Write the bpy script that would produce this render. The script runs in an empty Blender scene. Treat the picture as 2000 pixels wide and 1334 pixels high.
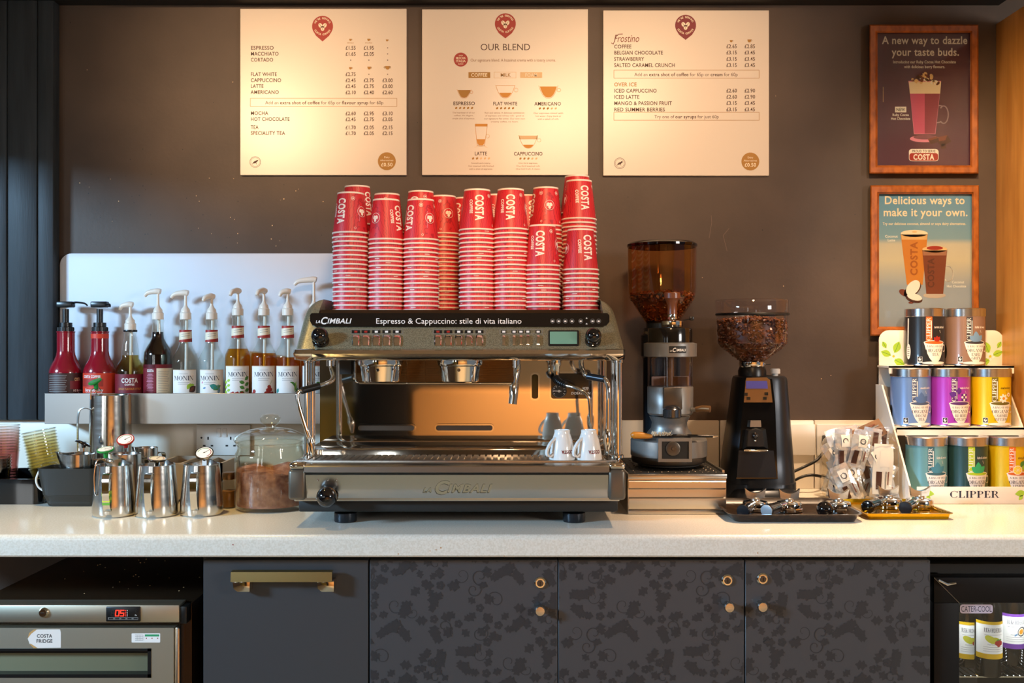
import bpy, bmesh, math, random
from mathutils import Vector, Matrix
random.seed(11)
SC = bpy.context.scene
COL = SC.collection
PI = math.pi

# ------------------------------------------------------------------ camera
F = 1920.0          # focal length in px of a 2000 px wide frame
H = 1.3445          # camera height
DW = 2.909          # camera to back wall (wall face at Y = 0)
WT = 0.91           # worktop height
cam = bpy.data.cameras.new('camera'); camo = bpy.data.objects.new('camera', cam); COL.objects.link(camo)
cam.sensor_fit = 'HORIZONTAL'; cam.sensor_width = 36.0; cam.lens = 36.0*F/2000.0
camo.location = (0, -DW, H); camo.rotation_euler = (PI/2, 0, 0)
cam.clip_start = 0.05; cam.clip_end = 60
SC.camera = camo

# ------------------------------------------------------------------ world, lights, exposure
wd = bpy.data.worlds.new('world'); SC.world = wd; wd.use_nodes = True
wd.node_tree.nodes['Background'].inputs[0].default_value = (0.80, 0.90, 1.0, 1)
wd.node_tree.nodes['Background'].inputs[1].default_value = 0.15
SC.view_settings.view_transform = 'Standard'; SC.view_settings.look = 'None'
SC.view_settings.gamma = 1.0; SC.view_settings.use_curve_mapping = False
SC.view_settings.exposure = 0.35
SC.cycles.transparent_max_bounces = 24
SC.cycles.max_bounces = 10
SC.cycles.sample_clamp_indirect = 6.0

def aim(o, target):
    o.rotation_euler = (Vector(target)-o.location).to_track_quat('-Z', 'Y').to_euler()
def area(name, loc, target, sx, sy, col, energy):
    l = bpy.data.lights.new(name, 'AREA'); l.shape = 'RECTANGLE'; l.size = sx; l.size_y = sy
    l.color = col; l.energy = energy
    o = bpy.data.objects.new(name, l); COL.objects.link(o); o.location = loc; aim(o, target); return o
def spot(name, loc, target, col, energy, ang, blend=0.6, rad=0.05):
    l = bpy.data.lights.new(name, 'SPOT'); l.color = col; l.energy = energy
    l.spot_size = math.radians(ang); l.spot_blend = blend; l.shadow_soft_size = rad
    o = bpy.data.objects.new(name, l); COL.objects.link(o); o.location = loc; aim(o, target); return o
WARM = (1.0, 0.64, 0.36)
area('window_daylight_west', (-4.2, -3.2, 2.44), (-0.7, 0, 1.35), 0.8, 0.5, (0.42, 0.70, 1.0), 225)
area('window_daylight_front', (-2.42, -5.05, 1.35), (-2.2, 0, 1.25), 1.6, 1.5, (0.92, 0.97, 1.0), 32)
area('window_daylight_east', (3.4, -3.4, 1.9), (0.6, -0.2, 1.2), 0.9, 0.6, (1.0, 0.95, 0.90), 45)
spot('ceiling_spot_centre', (0.20, -2.80, 2.62), (0.05, 0, 1.90), WARM, 128, 44, 1.0, 0.12)
spot('ceiling_spot_west', (-1.40, -2.80, 2.62), (-0.74, 0, 2.08), WARM, 205, 22, 1.0, 0.12)
spot('cup_fill_spot', (-0.05, -1.9, 2.66), (-0.08, -0.36, 1.74), (1.0, 0.48, 0.18), 62, 24, 1.0, 0.06)  # added fill, no known fitting: warms the upper paper cups
spot('board_fill_spot', (0.60, -2.40, 2.66), (0.47, 0, 2.00), WARM, 75, 28, 1.0, 0.08)  # added fill that lifts the iced drinks board
spot('ceiling_spot_east', (0.45, -1.9, 2.66), (1.43, -0.15, 1.66), (1.0, 0.70, 0.38), 230, 33, 1.0, 0.06)
spot('poster_fill_spot', (0.95, -2.2, 2.66), (1.24, 0, 1.66), (1.0, 0.82, 0.64), 120, 21, 1.0, 0.06)  # added fill to brighten the two framed posters
spot('ceiling_downlight_east', (0.95, -0.62, 2.66), (0.92, -0.42, 0.9), (1.0, 0.68, 0.42), 185, 54, 1.0, 0.04)
spot('ceiling_downlight_west', (-0.95, -0.70, 2.66), (-0.95, -0.55, 0.9), (1.0, 0.70, 0.28), 60, 44, 0.9, 0.05)
spot('service_side_fill', (0.7, -3.2, 2.66), (0.6, -4.1, 0.7), (1.0, 0.70, 0.42), 380, 85, 0.8, 0.1)  # unseen spot added to brighten the counter mirrored in the steel

# ------------------------------------------------------------------ projection helpers (pixels of the photograph at a depth)
def PX(x, d): return (x-1000.0)*d/F
def PZ(y, d): return H-(y-667.0)*d/F
def PY(d): return d-DW
def S(d): return d/F
def P(x, y, d): return Vector((PX(x, d), PY(d), PZ(y, d)))
def dtop(y, z=WT): return (H-z)*F/(y-667.0)      # depth of a point at height z seen at row y

# ------------------------------------------------------------------ materials
def lin(h):
    h = h.lstrip('#'); o = []
    for i in (0, 2, 4):
        c = int(h[i:i+2], 16)/255.0
        o.append(c/12.92 if c <= 0.04045 else ((c+0.055)/1.055)**2.4)
    return (o[0], o[1], o[2], 1.0)
def mat(name, hx, rough=0.5, metal=0.0, spec=0.5, coat=0.0, emit=None, estr=0.0):
    m = bpy.data.materials.new(name); m.use_nodes = True
    b = m.node_tree.nodes['Principled BSDF']
    b.inputs['Base Color'].default_value = lin(hx); b.inputs['Roughness'].default_value = rough
    b.inputs['Metallic'].default_value = metal; b.inputs['Specular IOR Level'].default_value = spec
    b.inputs['Coat Weight'].default_value = coat
    if emit:
        b.inputs['Emission Color'].default_value = lin(emit); b.inputs['Emission Strength'].default_value = estr
    m.diffuse_color = lin(hx)
    return m
def nd(m, typ, **kw):
    n = m.node_tree.nodes.new(typ)
    for k, v in kw.items():
        if k in n.inputs: n.inputs[k].default_value = v
        else: setattr(n, k, v)
    return n
def lk(m, a, ao, b, bi): m.node_tree.links.new(a.outputs[ao], b.inputs[bi])
def coords(m, scale=(1, 1, 1), src='Object'):
    t = nd(m, 'ShaderNodeTexCoord'); mp = nd(m, 'ShaderNodeMapping'); mp.inputs['Scale'].default_value = scale
    lk(m, t, src, mp, 'Vector'); return mp
def noise_color(m, hx0, hx1, scale=8, detail=4, stretch=(1, 1, 1), lo=0.35, hi=0.65):
    b = m.node_tree.nodes['Principled BSDF']
    mp = coords(m, stretch); n = nd(m, 'ShaderNodeTexNoise', Scale=scale, Detail=detail); lk(m, mp, 'Vector', n, 'Vector')
    r = nd(m, 'ShaderNodeValToRGB'); r.color_ramp.elements[0].position = lo; r.color_ramp.elements[1].position = hi
    r.color_ramp.elements[0].color = lin(hx0); r.color_ramp.elements[1].color = lin(hx1)
    lk(m, n, 'Fac', r, 'Fac'); lk(m, r, 'Color', b, 'Base Color'); return r
def noise_bump(m, scale=200, strength=0.1, dist=0.002, stretch=(1, 1, 1), detail=3):
    b = m.node_tree.nodes['Principled BSDF']
    mp = coords(m, stretch); n = nd(m, 'ShaderNodeTexNoise', Scale=scale, Detail=detail); lk(m, mp, 'Vector', n, 'Vector')
    bp = nd(m, 'ShaderNodeBump', Strength=strength, Distance=dist); lk(m, n, 'Fac', bp, 'Height'); lk(m, bp, 'Normal', b, 'Normal')
def noise_rough(m, lo, hi, scale=6, stretch=(1, 1, 1)):
    b = m.node_tree.nodes['Principled BSDF']
    mp = coords(m, stretch); n = nd(m, 'ShaderNodeTexNoise', Scale=scale, Detail=4); lk(m, mp, 'Vector', n, 'Vector')
    r = nd(m, 'ShaderNodeMapRange'); r.inputs['From Min'].default_value = 0.3; r.inputs['From Max'].default_value = 0.7
    r.inputs['To Min'].default_value = lo; r.inputs['To Max'].default_value = hi
    lk(m, n, 'Fac', r, 'Value'); lk(m, r, 'Result', b, 'Roughness')
def glass(name, tint='#f4f4f2', rough=0.02, refl=1.0, ior=1.45, k=0.75):
    """thin clear wall: tinted see-through plus fresnel gloss"""
    m = bpy.data.materials.new(name); m.use_nodes = True; t = m.node_tree; t.nodes.clear()
    out = t.nodes.new('ShaderNodeOutputMaterial'); mx = t.nodes.new('ShaderNodeMixShader')
    tr = t.nodes.new('ShaderNodeBsdfTransparent'); gl = t.nodes.new('ShaderNodeBsdfGlossy'); lw = t.nodes.new('ShaderNodeLayerWeight')
    pw = t.nodes.new('ShaderNodeMath'); pw.operation = 'POWER'; ma = t.nodes.new('ShaderNodeMath'); ma.operation = 'MULTIPLY_ADD'
    f0 = ((ior-1)/(ior+1))**2
    lw.inputs['Blend'].default_value = 0.5; pw.inputs[1].default_value = 3.6; ma.inputs[1].default_value = k; ma.inputs[2].default_value = f0
    tr.inputs[0].default_value = lin(tint); gl.inputs['Roughness'].default_value = rough; gl.inputs[0].default_value = (refl, refl, refl, 1)
    t.links.new(lw.outputs['Facing'], pw.inputs[0]); t.links.new(pw.outputs[0], ma.inputs[0]); t.links.new(ma.outputs[0], mx.inputs[0])
    t.links.new(tr.outputs[0], mx.inputs[1]); t.links.new(gl.outputs[0], mx.inputs[2])
    t.links.new(mx.outputs[0], out.inputs[0]); m.diffuse_color = lin(tint)
    return m
M = {}
m = M['wall'] = mat('dark_brown_wall_paint', '#52443a', 0.45, spec=0.25)
noise_color(m, '#4b3e35', '#58493e', 3.5, 6)
noise_bump(m, 90, 0.12, 0.002)
M['ceiling'] = mat('ceiling_paint', '#3a332d', 0.8)
M['darktrim'] = mat('black_trim_paint', '#15120f', 0.6)
m = M['boarding'] = mat('grey_painted_boarding', '#2e3236', 0.5, spec=0.25); noise_color(m, '#2a2e31', '#353a3e', 6, 5, (6, 6, 0.6)); noise_bump(m, 40, 0.2, 0.002, (6, 6, 0.4))
m = M['wood'] = mat('honey_wood_veneer', '#d6984e', 0.4); noise_color(m, '#c48538', '#e2a454', 9, 6, (3, 3, 0.35)); noise_bump(m, 60, 0.05, 0.001, (4, 4, 0.3))
m = M['frame'] = mat('brown_wood_frame', '#8f4c18', 0.32, coat=0.3); noise_color(m, '#7c3f12', '#a3591f', 30, 5, (2, 2, 1))
m = M['tile'] = mat('cream_upstand', '#e6dccb', 0.35)
m = M['worktop'] = mat('cream_speckled_worktop', '#d8cdb8', 0.2, spec=0.5)
r = noise_color(m, '#ddd4c3', '#e8e1d3', 260, 2, (1, 1, 1), 0.38, 0.6)
m = M['steel'] = mat('brushed_steel', '#c9c5bd', 0.27, 1.0); noise_bump(m, 30, 0.03, 0.0004, (0.6, 0.6, 60))
M['shelfsteel'] = mat('shelf_steel', '#a8a7a4', 0.3, 1.0)
m = M['steel_dull'] = mat('worn_steel', '#d0cbb8', 0.4, 1.0); noise_bump(m, 30, 0.03, 0.0004, (0.6, 0.6, 60))
m = M['polish'] = mat('polished_steel', '#d9d3c8', 0.09, 1.0)
m = M['jugsteel'] = mat('jug_steel', '#cfccc6', 0.17, 1.0); noise_rough(m, 0.14, 0.2, 8, (1, 1, 20))
M['chrome'] = mat('chrome', '#e6e4e0', 0.05, 1.0)
M['mirror'] = mat('mirror_steel', '#d8cfc2', 0.045, 1.0)
m = M['metalflake'] = mat('bronze_flake_paint', '#8f8970', 0.35, 0.5); noise_color(m, '#7d775f', '#a09a80', 420, 2, (1, 1, 1), 0.4, 0.6)
M['capgrey'] = mat('grey_end_cap', '#6d665b', 0.35, 0.7)
M['black'] = mat('black_plastic', '#121212', 0.32)
M['blackmatt'] = mat('matt_black', '#16140f', 0.6)
M['blackgloss'] = mat('gloss_black', '#0b0b0c', 0.08, coat=0.5)
m = M['tub'] = mat('charcoal_tub_plastic', '#232019', 0.5); noise_bump(m, 500, 0.1, 0.0008)
M['darkmetal'] = mat('dark_metal', '#5d564e', 0.35, 0.85)
m = M['castgrey'] = mat('cast_grey_metal', '#8a8884', 0.4, 0.65); noise_bump(m, 300, 0.08, 0.0006)
M['anthracite'] = mat('anthracite_satin', '#2a2d32', 0.3, 0.6)
M['white'] = mat('white_plastic', '#ece7de', 0.35)
M['whitegloss'] = mat('white_ceramic', '#f1eee8', 0.12, coat=0.4)
M['whiteboard'] = mat('white_board', '#d2d4da', 0.5)
M['paper'] = mat('white_paper', '#f0ece6', 0.55)
M['board'] = mat('menu_board_panel', '#dfd0be', 0.28, spec=0.5)
M['cabplain'] = mat('graphite_laminate', '#3b3b3d', 0.42)
noise_bump(M['cabplain'], 500, 0.05, 0.0005)
M['cabpat'] = mat('charcoal_laminate', '#414144', 0.42)
M['cabmotif'] = mat('dark_floral_print', '#2b2b2e', 0.5)
M['cupred'] = mat('red_card', '#cc2b33', 0.42)
M['cupwhite'] = mat('white_card', '#f3e6dc', 0.5)
m = M['cupred']
b_ = m.node_tree.nodes['Principled BSDF']; mp = coords(m, (1, 1, 1)); wv = nd(m, 'ShaderNodeTexWave', Scale=70.0, Distortion=5.0, Detail=1.0)
wv.bands_direction = 'X'; lk(m, mp, 'Vector', wv, 'Vector')
wv.inputs['Detail Scale'].default_value = 1.2
rp = nd(m, 'ShaderNodeValToRGB'); rp.color_ramp.elements[0].position = 0.0; rp.color_ramp.elements[0].color = lin('#a81a2a')
rp.color_ramp.elements[1].position = 0.22; rp.color_ramp.elements[1].color = lin('#cf2c36'); lk(m, wv, 'Fac', rp, 'Fac'); lk(m, rp, 'Color', b_, 'Base Color')
M['glass'] = glass('clear_glass', '#f8faf7')
M['jarglass'] = glass('jar_glass', '#f8f5ec', ior=1.55)
M['plastic'] = glass('clear_plastic', '#f6f5f1', 0.06, 0.9, 1.38)
M['hopper'] = glass('amber_smoked_plastic', '#f3cd9c', 0.05)
M['hopperclear'] = glass('clear_hopper', '#f5f2f5', 0.04)
M['pane'] = glass('door_glass', '#f4f6f6', 0.02)
def inkmat(n, h, r=0.5): 
    if n not in M: M[n] = mat(n, h, r)
    return M[n]
for n, h in dict(ink_brown='#4a2816', ink_tan='#8a5a2e', ink_gold='#a8741a', ink_orange='#d88e1c', ink_pale='#eac38c', ink_red='#a5281e', ink_crimson='#7a1220',
                 ink_white='#f4efe8', ink_black='#15130f', ink_green='#4f8a35', ink_leaf='#a3c93a', ink_teal='#2f8f86', ink_blue='#6f93b8', ink_grey='#8d8a86',
                 ink_cherry='#a52a1c', ink_choc='#4a2414', ink_navy='#23263c', ink_cream='#f2e2c4', ink_pink='#c8557d', ink_pinklight='#e08aa6',
                 ink_caramel='#d0822c', ink_cocoa='#7a3a24').items(): inkmat(n, h)

# ------------------------------------------------------------------ mesh builder
class MB:
    def __init__(self): self.v = []; self.f = []; self.mi = []; self.mats = []; self.cur = 0; self.X = None
    def use(self, m):
        if isinstance(m, str): m = M[m]
        if m not in self.mats: self.mats.append(m)
        self.cur = self.mats.index(m); return self
    def add(self, vs, fs):
        n = len(self.v)
        for v in vs:
            v = Vector(v)
            if self.X is not None: v = self.X @ v
            self.v.append(v)
        for f in fs: self.f.append([n+i for i in f]); self.mi.append(self.cur)
        return self
    def box(self, x0, x1, y0, y1, z0, z1, bev=0.0, seg=2):
        if bev <= 0:
            vs = [(x, y, z) for x in (x0, x1) for y in (y0, y1) for z in (z0, z1)]
            self.add(vs, [(0, 1, 3, 2), (4, 6, 7, 5), (0, 4, 5, 1), (2, 3, 7, 6), (0, 2, 6, 4), (1, 5, 7, 3)]); return self
        bm = bmesh.new(); bmesh.ops.create_cube(bm, size=1.0)
        for v in bm.verts: v.co = Vector(((x0+x1)/2+v.co.x*(x1-x0), (y0+y1)/2+v.co.y*(y1-y0), (z0+z1)/2+v.co.z*(z1-z0)))
        bev = min(bev, abs(x1-x0)*.49, abs(y1-y0)*.49, abs(z1-z0)*.49)
        bmesh.ops.bevel(bm, geom=bm.edges[:], offset=bev, segments=seg, affect='EDGES', profile=0.5)
        return self.bm(bm)
    def bm(self, bm):
        bm.verts.index_update()
        self.add([v.co.copy() for v in bm.verts], [[v.index for v in f.verts] for f in bm.faces]); bm.free(); return self
    def lathe(self, cx, cy, prof, n=32, a0=0.0, a1=2*PI):
        full = abs(a1-a0-2*PI) < 1e-6; k = n if full else n+1
        vs = []; rings = []
        for r, z in prof:
            if r <= 1e-7: rings.append([len(vs)]); vs.append((cx, cy, z))
            else:
                rings.append(list(range(len(vs), len(vs)+k)))
                for i in range(k):
                    a = a0+(a1-a0)*i/n; vs.append((cx+r*math.cos(a), cy+r*math.sin(a), z))
        fs = []
        for A, B in zip(rings[:-1], rings[1:]):
            for i in range(n):
                j = (i+1) % k
                if len(A) == 1 and len(B) == 1: continue
                if len(A) == 1: fs.append((A[0], B[j], B[i]))
                elif len(B) == 1: fs.append((A[i], A[j], B[0]))
                else: fs.append((A[i], A[j], B[j], B[i]))
        return self.add(vs, fs)
    def loft(self, rings, cap=True, closed=True):
        n = len(rings[0]); vs = [p for r in rings for p in r]; fs = []
        for k in range(len(rings)-1):
            for i in range(n if closed else n-1):
                j = (i+1) % n; fs.append((k*n+i, k*n+j, (k+1)*n+j, (k+1)*n+i))
        if cap: fs.append(tuple(range(n-1, -1, -1))); fs.append(tuple((len(rings)-1)*n+i for i in range(n)))
        return self.add(vs, fs)
    def tube(self, pts, r, n=10, smooth=0, cap=True, flat=1.0):
        pts = [Vector(p) for p in pts]; rs = r if isinstance(r, (list, tuple)) else [r]*len(pts)
        if smooth: pts, rs = spline(pts, rs, smooth)
        rings = []; up = None
        for i, p in enumerate(pts):
            t = (pts[min(i+1, len(pts)-1)]-pts[max(i-1, 0)]).normalized()
            if up is None: up = Vector((0, 0, 1)) if abs(t.z) < 0.9 else Vector((0, 1, 0))
            a = (up-t*up.dot(t)).normalized(); b = t.cross(a); up = a
            rings.append([p+(a*math.cos(2*PI*k/n)+b*math.sin(2*PI*k/n)*flat)*rs[i] for k in range(n)])
        return self.loft(rings, cap)
    def strap(self, pts, w, t, side, smooth=0):
        """flat band along pts: w across (direction side), t thick"""
        pts = [Vector(p) for p in pts]
        if smooth: pts, _ = spline(pts, [0]*len(pts), smooth)
        side = Vector(side).normalized(); rings = []
        for i, p in enumerate(pts):
            d = (pts[min(i+1, len(pts)-1)]-pts[max(i-1, 0)]).normalized(); nrm = d.cross(side).normalized()
            rings.append([p+side*w/2+nrm*t/2, p-side*w/2+nrm*t/2, p-side*w/2-nrm*t/2, p+side*w/2-nrm*t/2])
        return self.loft(rings)
    def ball(self, c, r, n=16, squash=(1, 1, 1)):
        c = Vector(c); k = n//2; vs = []; fs = []
        prof = [(math.sin(PI*i/k), -math.cos(PI*i/k)) for i in range(k+1)]
        m0 = len(self.v); self.lathe(0, 0, [(a, b) for a, b in prof], n)
        for i in range(m0, len(self.v)):
            v = self.v[i]; self.v[i] = Vector((c.x+v.x*r*squash[0], c.y+v.y*r*squash[1], c.z+v.z*r*squash[2]))
        return self
    def disc(self, c, r, axis, n=24, h=0.0, r2=None):
        """cylinder / cone stub from c along axis by h"""
        c = Vector(c); ax = Vector(axis).normalized(); up = Vector((0, 0, 1)) if abs(ax.z) < 0.9 else Vector((1, 0, 0))
        a = (up-ax*up.dot(ax)).normalized(); b = ax.cross(a); r2 = r if r2 is None else r2
        R = lambda q, rr: [q+(a*math.cos(2*PI*k/n)+b*math.sin(2*PI*k/n))*rr for k in range(n)]
        if h == 0: return self.add(R(c, r), [tuple(range(n))])
        return self.loft([R(c, r), R(c+ax*h, r2)])
    def turned(self, c, axis, prof, n=20):
        """lathe about any axis: prof (r, t along the axis)"""
        c = Vector(c); ax = Vector(axis).normalized(); q = Vector((0, 0, 1)).rotation_difference(ax).to_matrix().to_4x4()
        old = self.X; T = Matrix.Translation(c) @ q
        self.X = T if old is None else old @ T
        self.lathe(0, 0, prof, n); self.X = old; return self
    def prism(self, poly, y0, y1, bev=0.0):
        """outline in (x, z), extruded in y"""
        n = len(poly); vs = [(x, y0, z) for x, z in poly]+[(x, y1, z) for x, z in poly]
        fs = [tuple(range(n)), tuple(range(2*n-1, n-1, -1))]+[(i, i+n, (i+1) % n+n, (i+1) % n) for i in range(n)]
        if bev <= 0: return self.add(vs, fs)
        bm = bmesh.new(); bv = [bm.verts.new(v) for v in vs]
        for f in fs: bm.faces.new([bv[i] for i in f])
        bmesh.ops.recalc_face_normals(bm, faces=bm.faces[:])
        bmesh.ops.bevel(bm, geom=[e for e in bm.edges], offset=bev, segments=2, affect='EDGES', profile=0.5)
        return self.bm(bm)
def spline(pts, rs, k):
    o = []; ro = []
    for i in range(len(pts)-1):
        p0 = pts[max(i-1, 0)]; p1 = pts[i]; p2 = pts[i+1]; p3 = pts[min(i+2, len(pts)-1)]
        for s in range(k):
            t = s/k; o.append(0.5*((2*p1)+(p2-p0)*t+(2*p0-5*p1+4*p2-p3)*t*t+(3*p1-p0-3*p2+p3)*t**3)); ro.append(rs[i]+(rs[i+1]-rs[i])*t)
    o.append(pts[-1]); ro.append(rs[-1]); return o, ro
def rrect(x0, y0, x1, y1, r, n=5):
    o = []
    for cx, cy, a in ((x1-r, y1-r, 0), (x0+r, y1-r, 90), (x0+r, y0+r, 180), (x1-r, y0+r, 270)):
        for i in range(n+1):
            t = math.radians(a+90*i/n); o.append((cx+r*math.cos(t), cy+r*math.sin(t)))
    return o

# ------------------------------------------------------------------ objects
ORG = {}; SRC = {}
def link(name, mb, m, parent, org, angle=38):
    me = bpy.data.meshes.new(name)
    me.from_pydata([v-org for v in mb.v], [], mb.f)
    mats = mb.mats if mb.mats else [M[m] if isinstance(m, str) else m]
    for x in mats: me.materials.append(x)
    me.polygons.foreach_set('material_index', mb.mi if mb.mats else [0]*len(mb.f))
    me.polygons.foreach_set('use_smooth', [True]*len(mb.f))
    bm = bmesh.new(); bm.from_mesh(me); bmesh.ops.recalc_face_normals(bm, faces=bm.faces[:]); bm.to_mesh(me); bm.free()
    me.set_sharp_from_angle(angle=math.radians(angle)); me.update()
    o = bpy.data.objects.new(name, me); COL.objects.link(o); SRC[o] = (mb, m, org, angle)
    if parent is not None: o.parent = parent
    return o
def thing(name, label, cat, loc, group=None):
    o = bpy.data.objects.new(name, None); COL.objects.link(o); o.location = loc; o.empty_display_size = 0.02
    o['label'] = label; o['category'] = cat
    if group: o['group'] = group
    ORG[o] = Vector(loc); return o
def part(name, mb, parent, m=None, label=None, stuff=False, angle=38):
    o = link(name, mb, m, parent, ORG[parent], angle); ORG[o] = ORG[parent]
    if label: o['label'] = label
    if stuff: o['kind'] = 'stuff'
    return o
def single(name, mb, m, label, cat, loc, group=None, stuff=False):
    o = link(name, mb, m, None, Vector(loc)); o.location = loc; o['label'] = label; o['category'] = cat; ORG[o] = Vector(loc)
    if group: o['group'] = group
    if stuff: o['kind'] = 'stuff'
    return o
def stamp(a, host, fn, **kw):
    """print flat marks into the host's own mesh"""
    mb, m, org, ang = SRC[host]
    if not mb.mats: mb.mats = [M[m] if isinstance(m, str) else m]
    a.emit('', None, fn, into=mb, **kw)
    old = host.data; tmp = link('tmp', mb, m, None, org, ang); host.data = tmp.data; bpy.data.objects.remove(tmp); nm = old.name; bpy.data.meshes.remove(old); host.data.name = nm
def struct(name, mb, m=None, parent=None):
    o = link(name, mb, m, parent, Vector((0, 0, 0)))
    if parent is None: o['kind'] = 'structure'
    ORG[o] = Vector((0, 0, 0)); return o
def kids(o): return [c for c in ORG if c.parent == o]
CH = {}
def dup(root, loc, label=None, group=None, rotz=None, scale=None):
    def cp(o, par):
        c = o.copy(); COL.objects.link(c); ORG[c] = Vector(loc)
        if par is not None: c.parent = par
        for k in CH.get(o, []): cp(k, c)
        return c
    if root not in CH:
        def reg(o):
            CH[o] = kids(o)
            for k in CH[o]: reg(k)
        reg(root)
    c = cp(root, None); c.location = loc
    if rotz is not None: c.rotation_euler = (0, 0, rotz)
    if scale is not None: c.scale = scale
    if label: c['label'] = label
    if group: c['group'] = group
    return c

# ------------------------------------------------------------------ lettering: one glyph set from the built-in font, three weights
GL = {}
def load_glyphs():
    chars = ''.join(sorted(set('ABCDEFGHIJKLMNOPQRSTUVWXYZabcdefghijklmnopqrstuvwxyz0123456789.,:&£\'%-+/')))
    objs = []
    for w, off in (('r', 0.0), ('b', 0.018), ('h', 0.036)):
        for ch in chars+' ':
            for kind, body in (('g', ch), ('a', 'I'+ch+'I')):
                if kind == 'g' and ch == ' ': continue
                cu = bpy.data.curves.new('glyph', 'FONT'); cu.body = body; cu.offset = off if kind == 'g' else 0; cu.resolution_u = 3
                o = bpy.data.objects.new('glyph', cu); COL.objects.link(o); objs.append((w, ch, kind, o, cu))
        for body in ('II', 'H'):
            cu = bpy.data.curves.new('glyph', 'FONT'); cu.body = body; cu.resolution_u = 3
            o = bpy.data.objects.new('glyph', cu); COL.objects.link(o); objs.append((w, body, 'm', o, cu))
    dg = bpy.context.evaluated_depsgraph_get(); dg.update(); raw = {}
    for w, ch, kind, o, cu in objs:
        me = bpy.data.meshes.new_from_object(o.evaluated_get(dg))
        raw[(w, ch, kind)] = ([(v.co.x, v.co.y) for v in me.vertices], [list(p.vertices) for p in me.polygons]); bpy.data.meshes.remove(me)
    for w, ch, kind, o, cu in objs: bpy.data.objects.remove(o); bpy.data.curves.remove(cu)
    xm = lambda k: max(p[0] for p in raw[k][0])
    GL['cap'] = max(p[1] for p in raw[('r', 'H', 'm')][0])
    for w in 'rbh':
        base = xm((w, 'II', 'm'))
        for ch in chars+' ': GL[(w, ch)] = (raw.get((w, ch, 'g'), ([], [])), xm((w, ch, 'a'))-base+(0.03 if w == 'b' else 0.06 if w == 'h' else 0))
load_glyphs()
def text2d(s, weight='r'):
    """verts, faces with cap height 1, baseline 0, left at 0"""
    vs = []; fs = []; x = 0; c = GL['cap']
    for ch in s:
        (gv, gf), adv = GL[(weight, ch)]; n = len(vs)
        vs += [((x+a)/c, b/c) for a, b in gv]; fs += [[n+i for i in f] for f in gf]; x += adv
    return vs, fs, x/c

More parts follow.
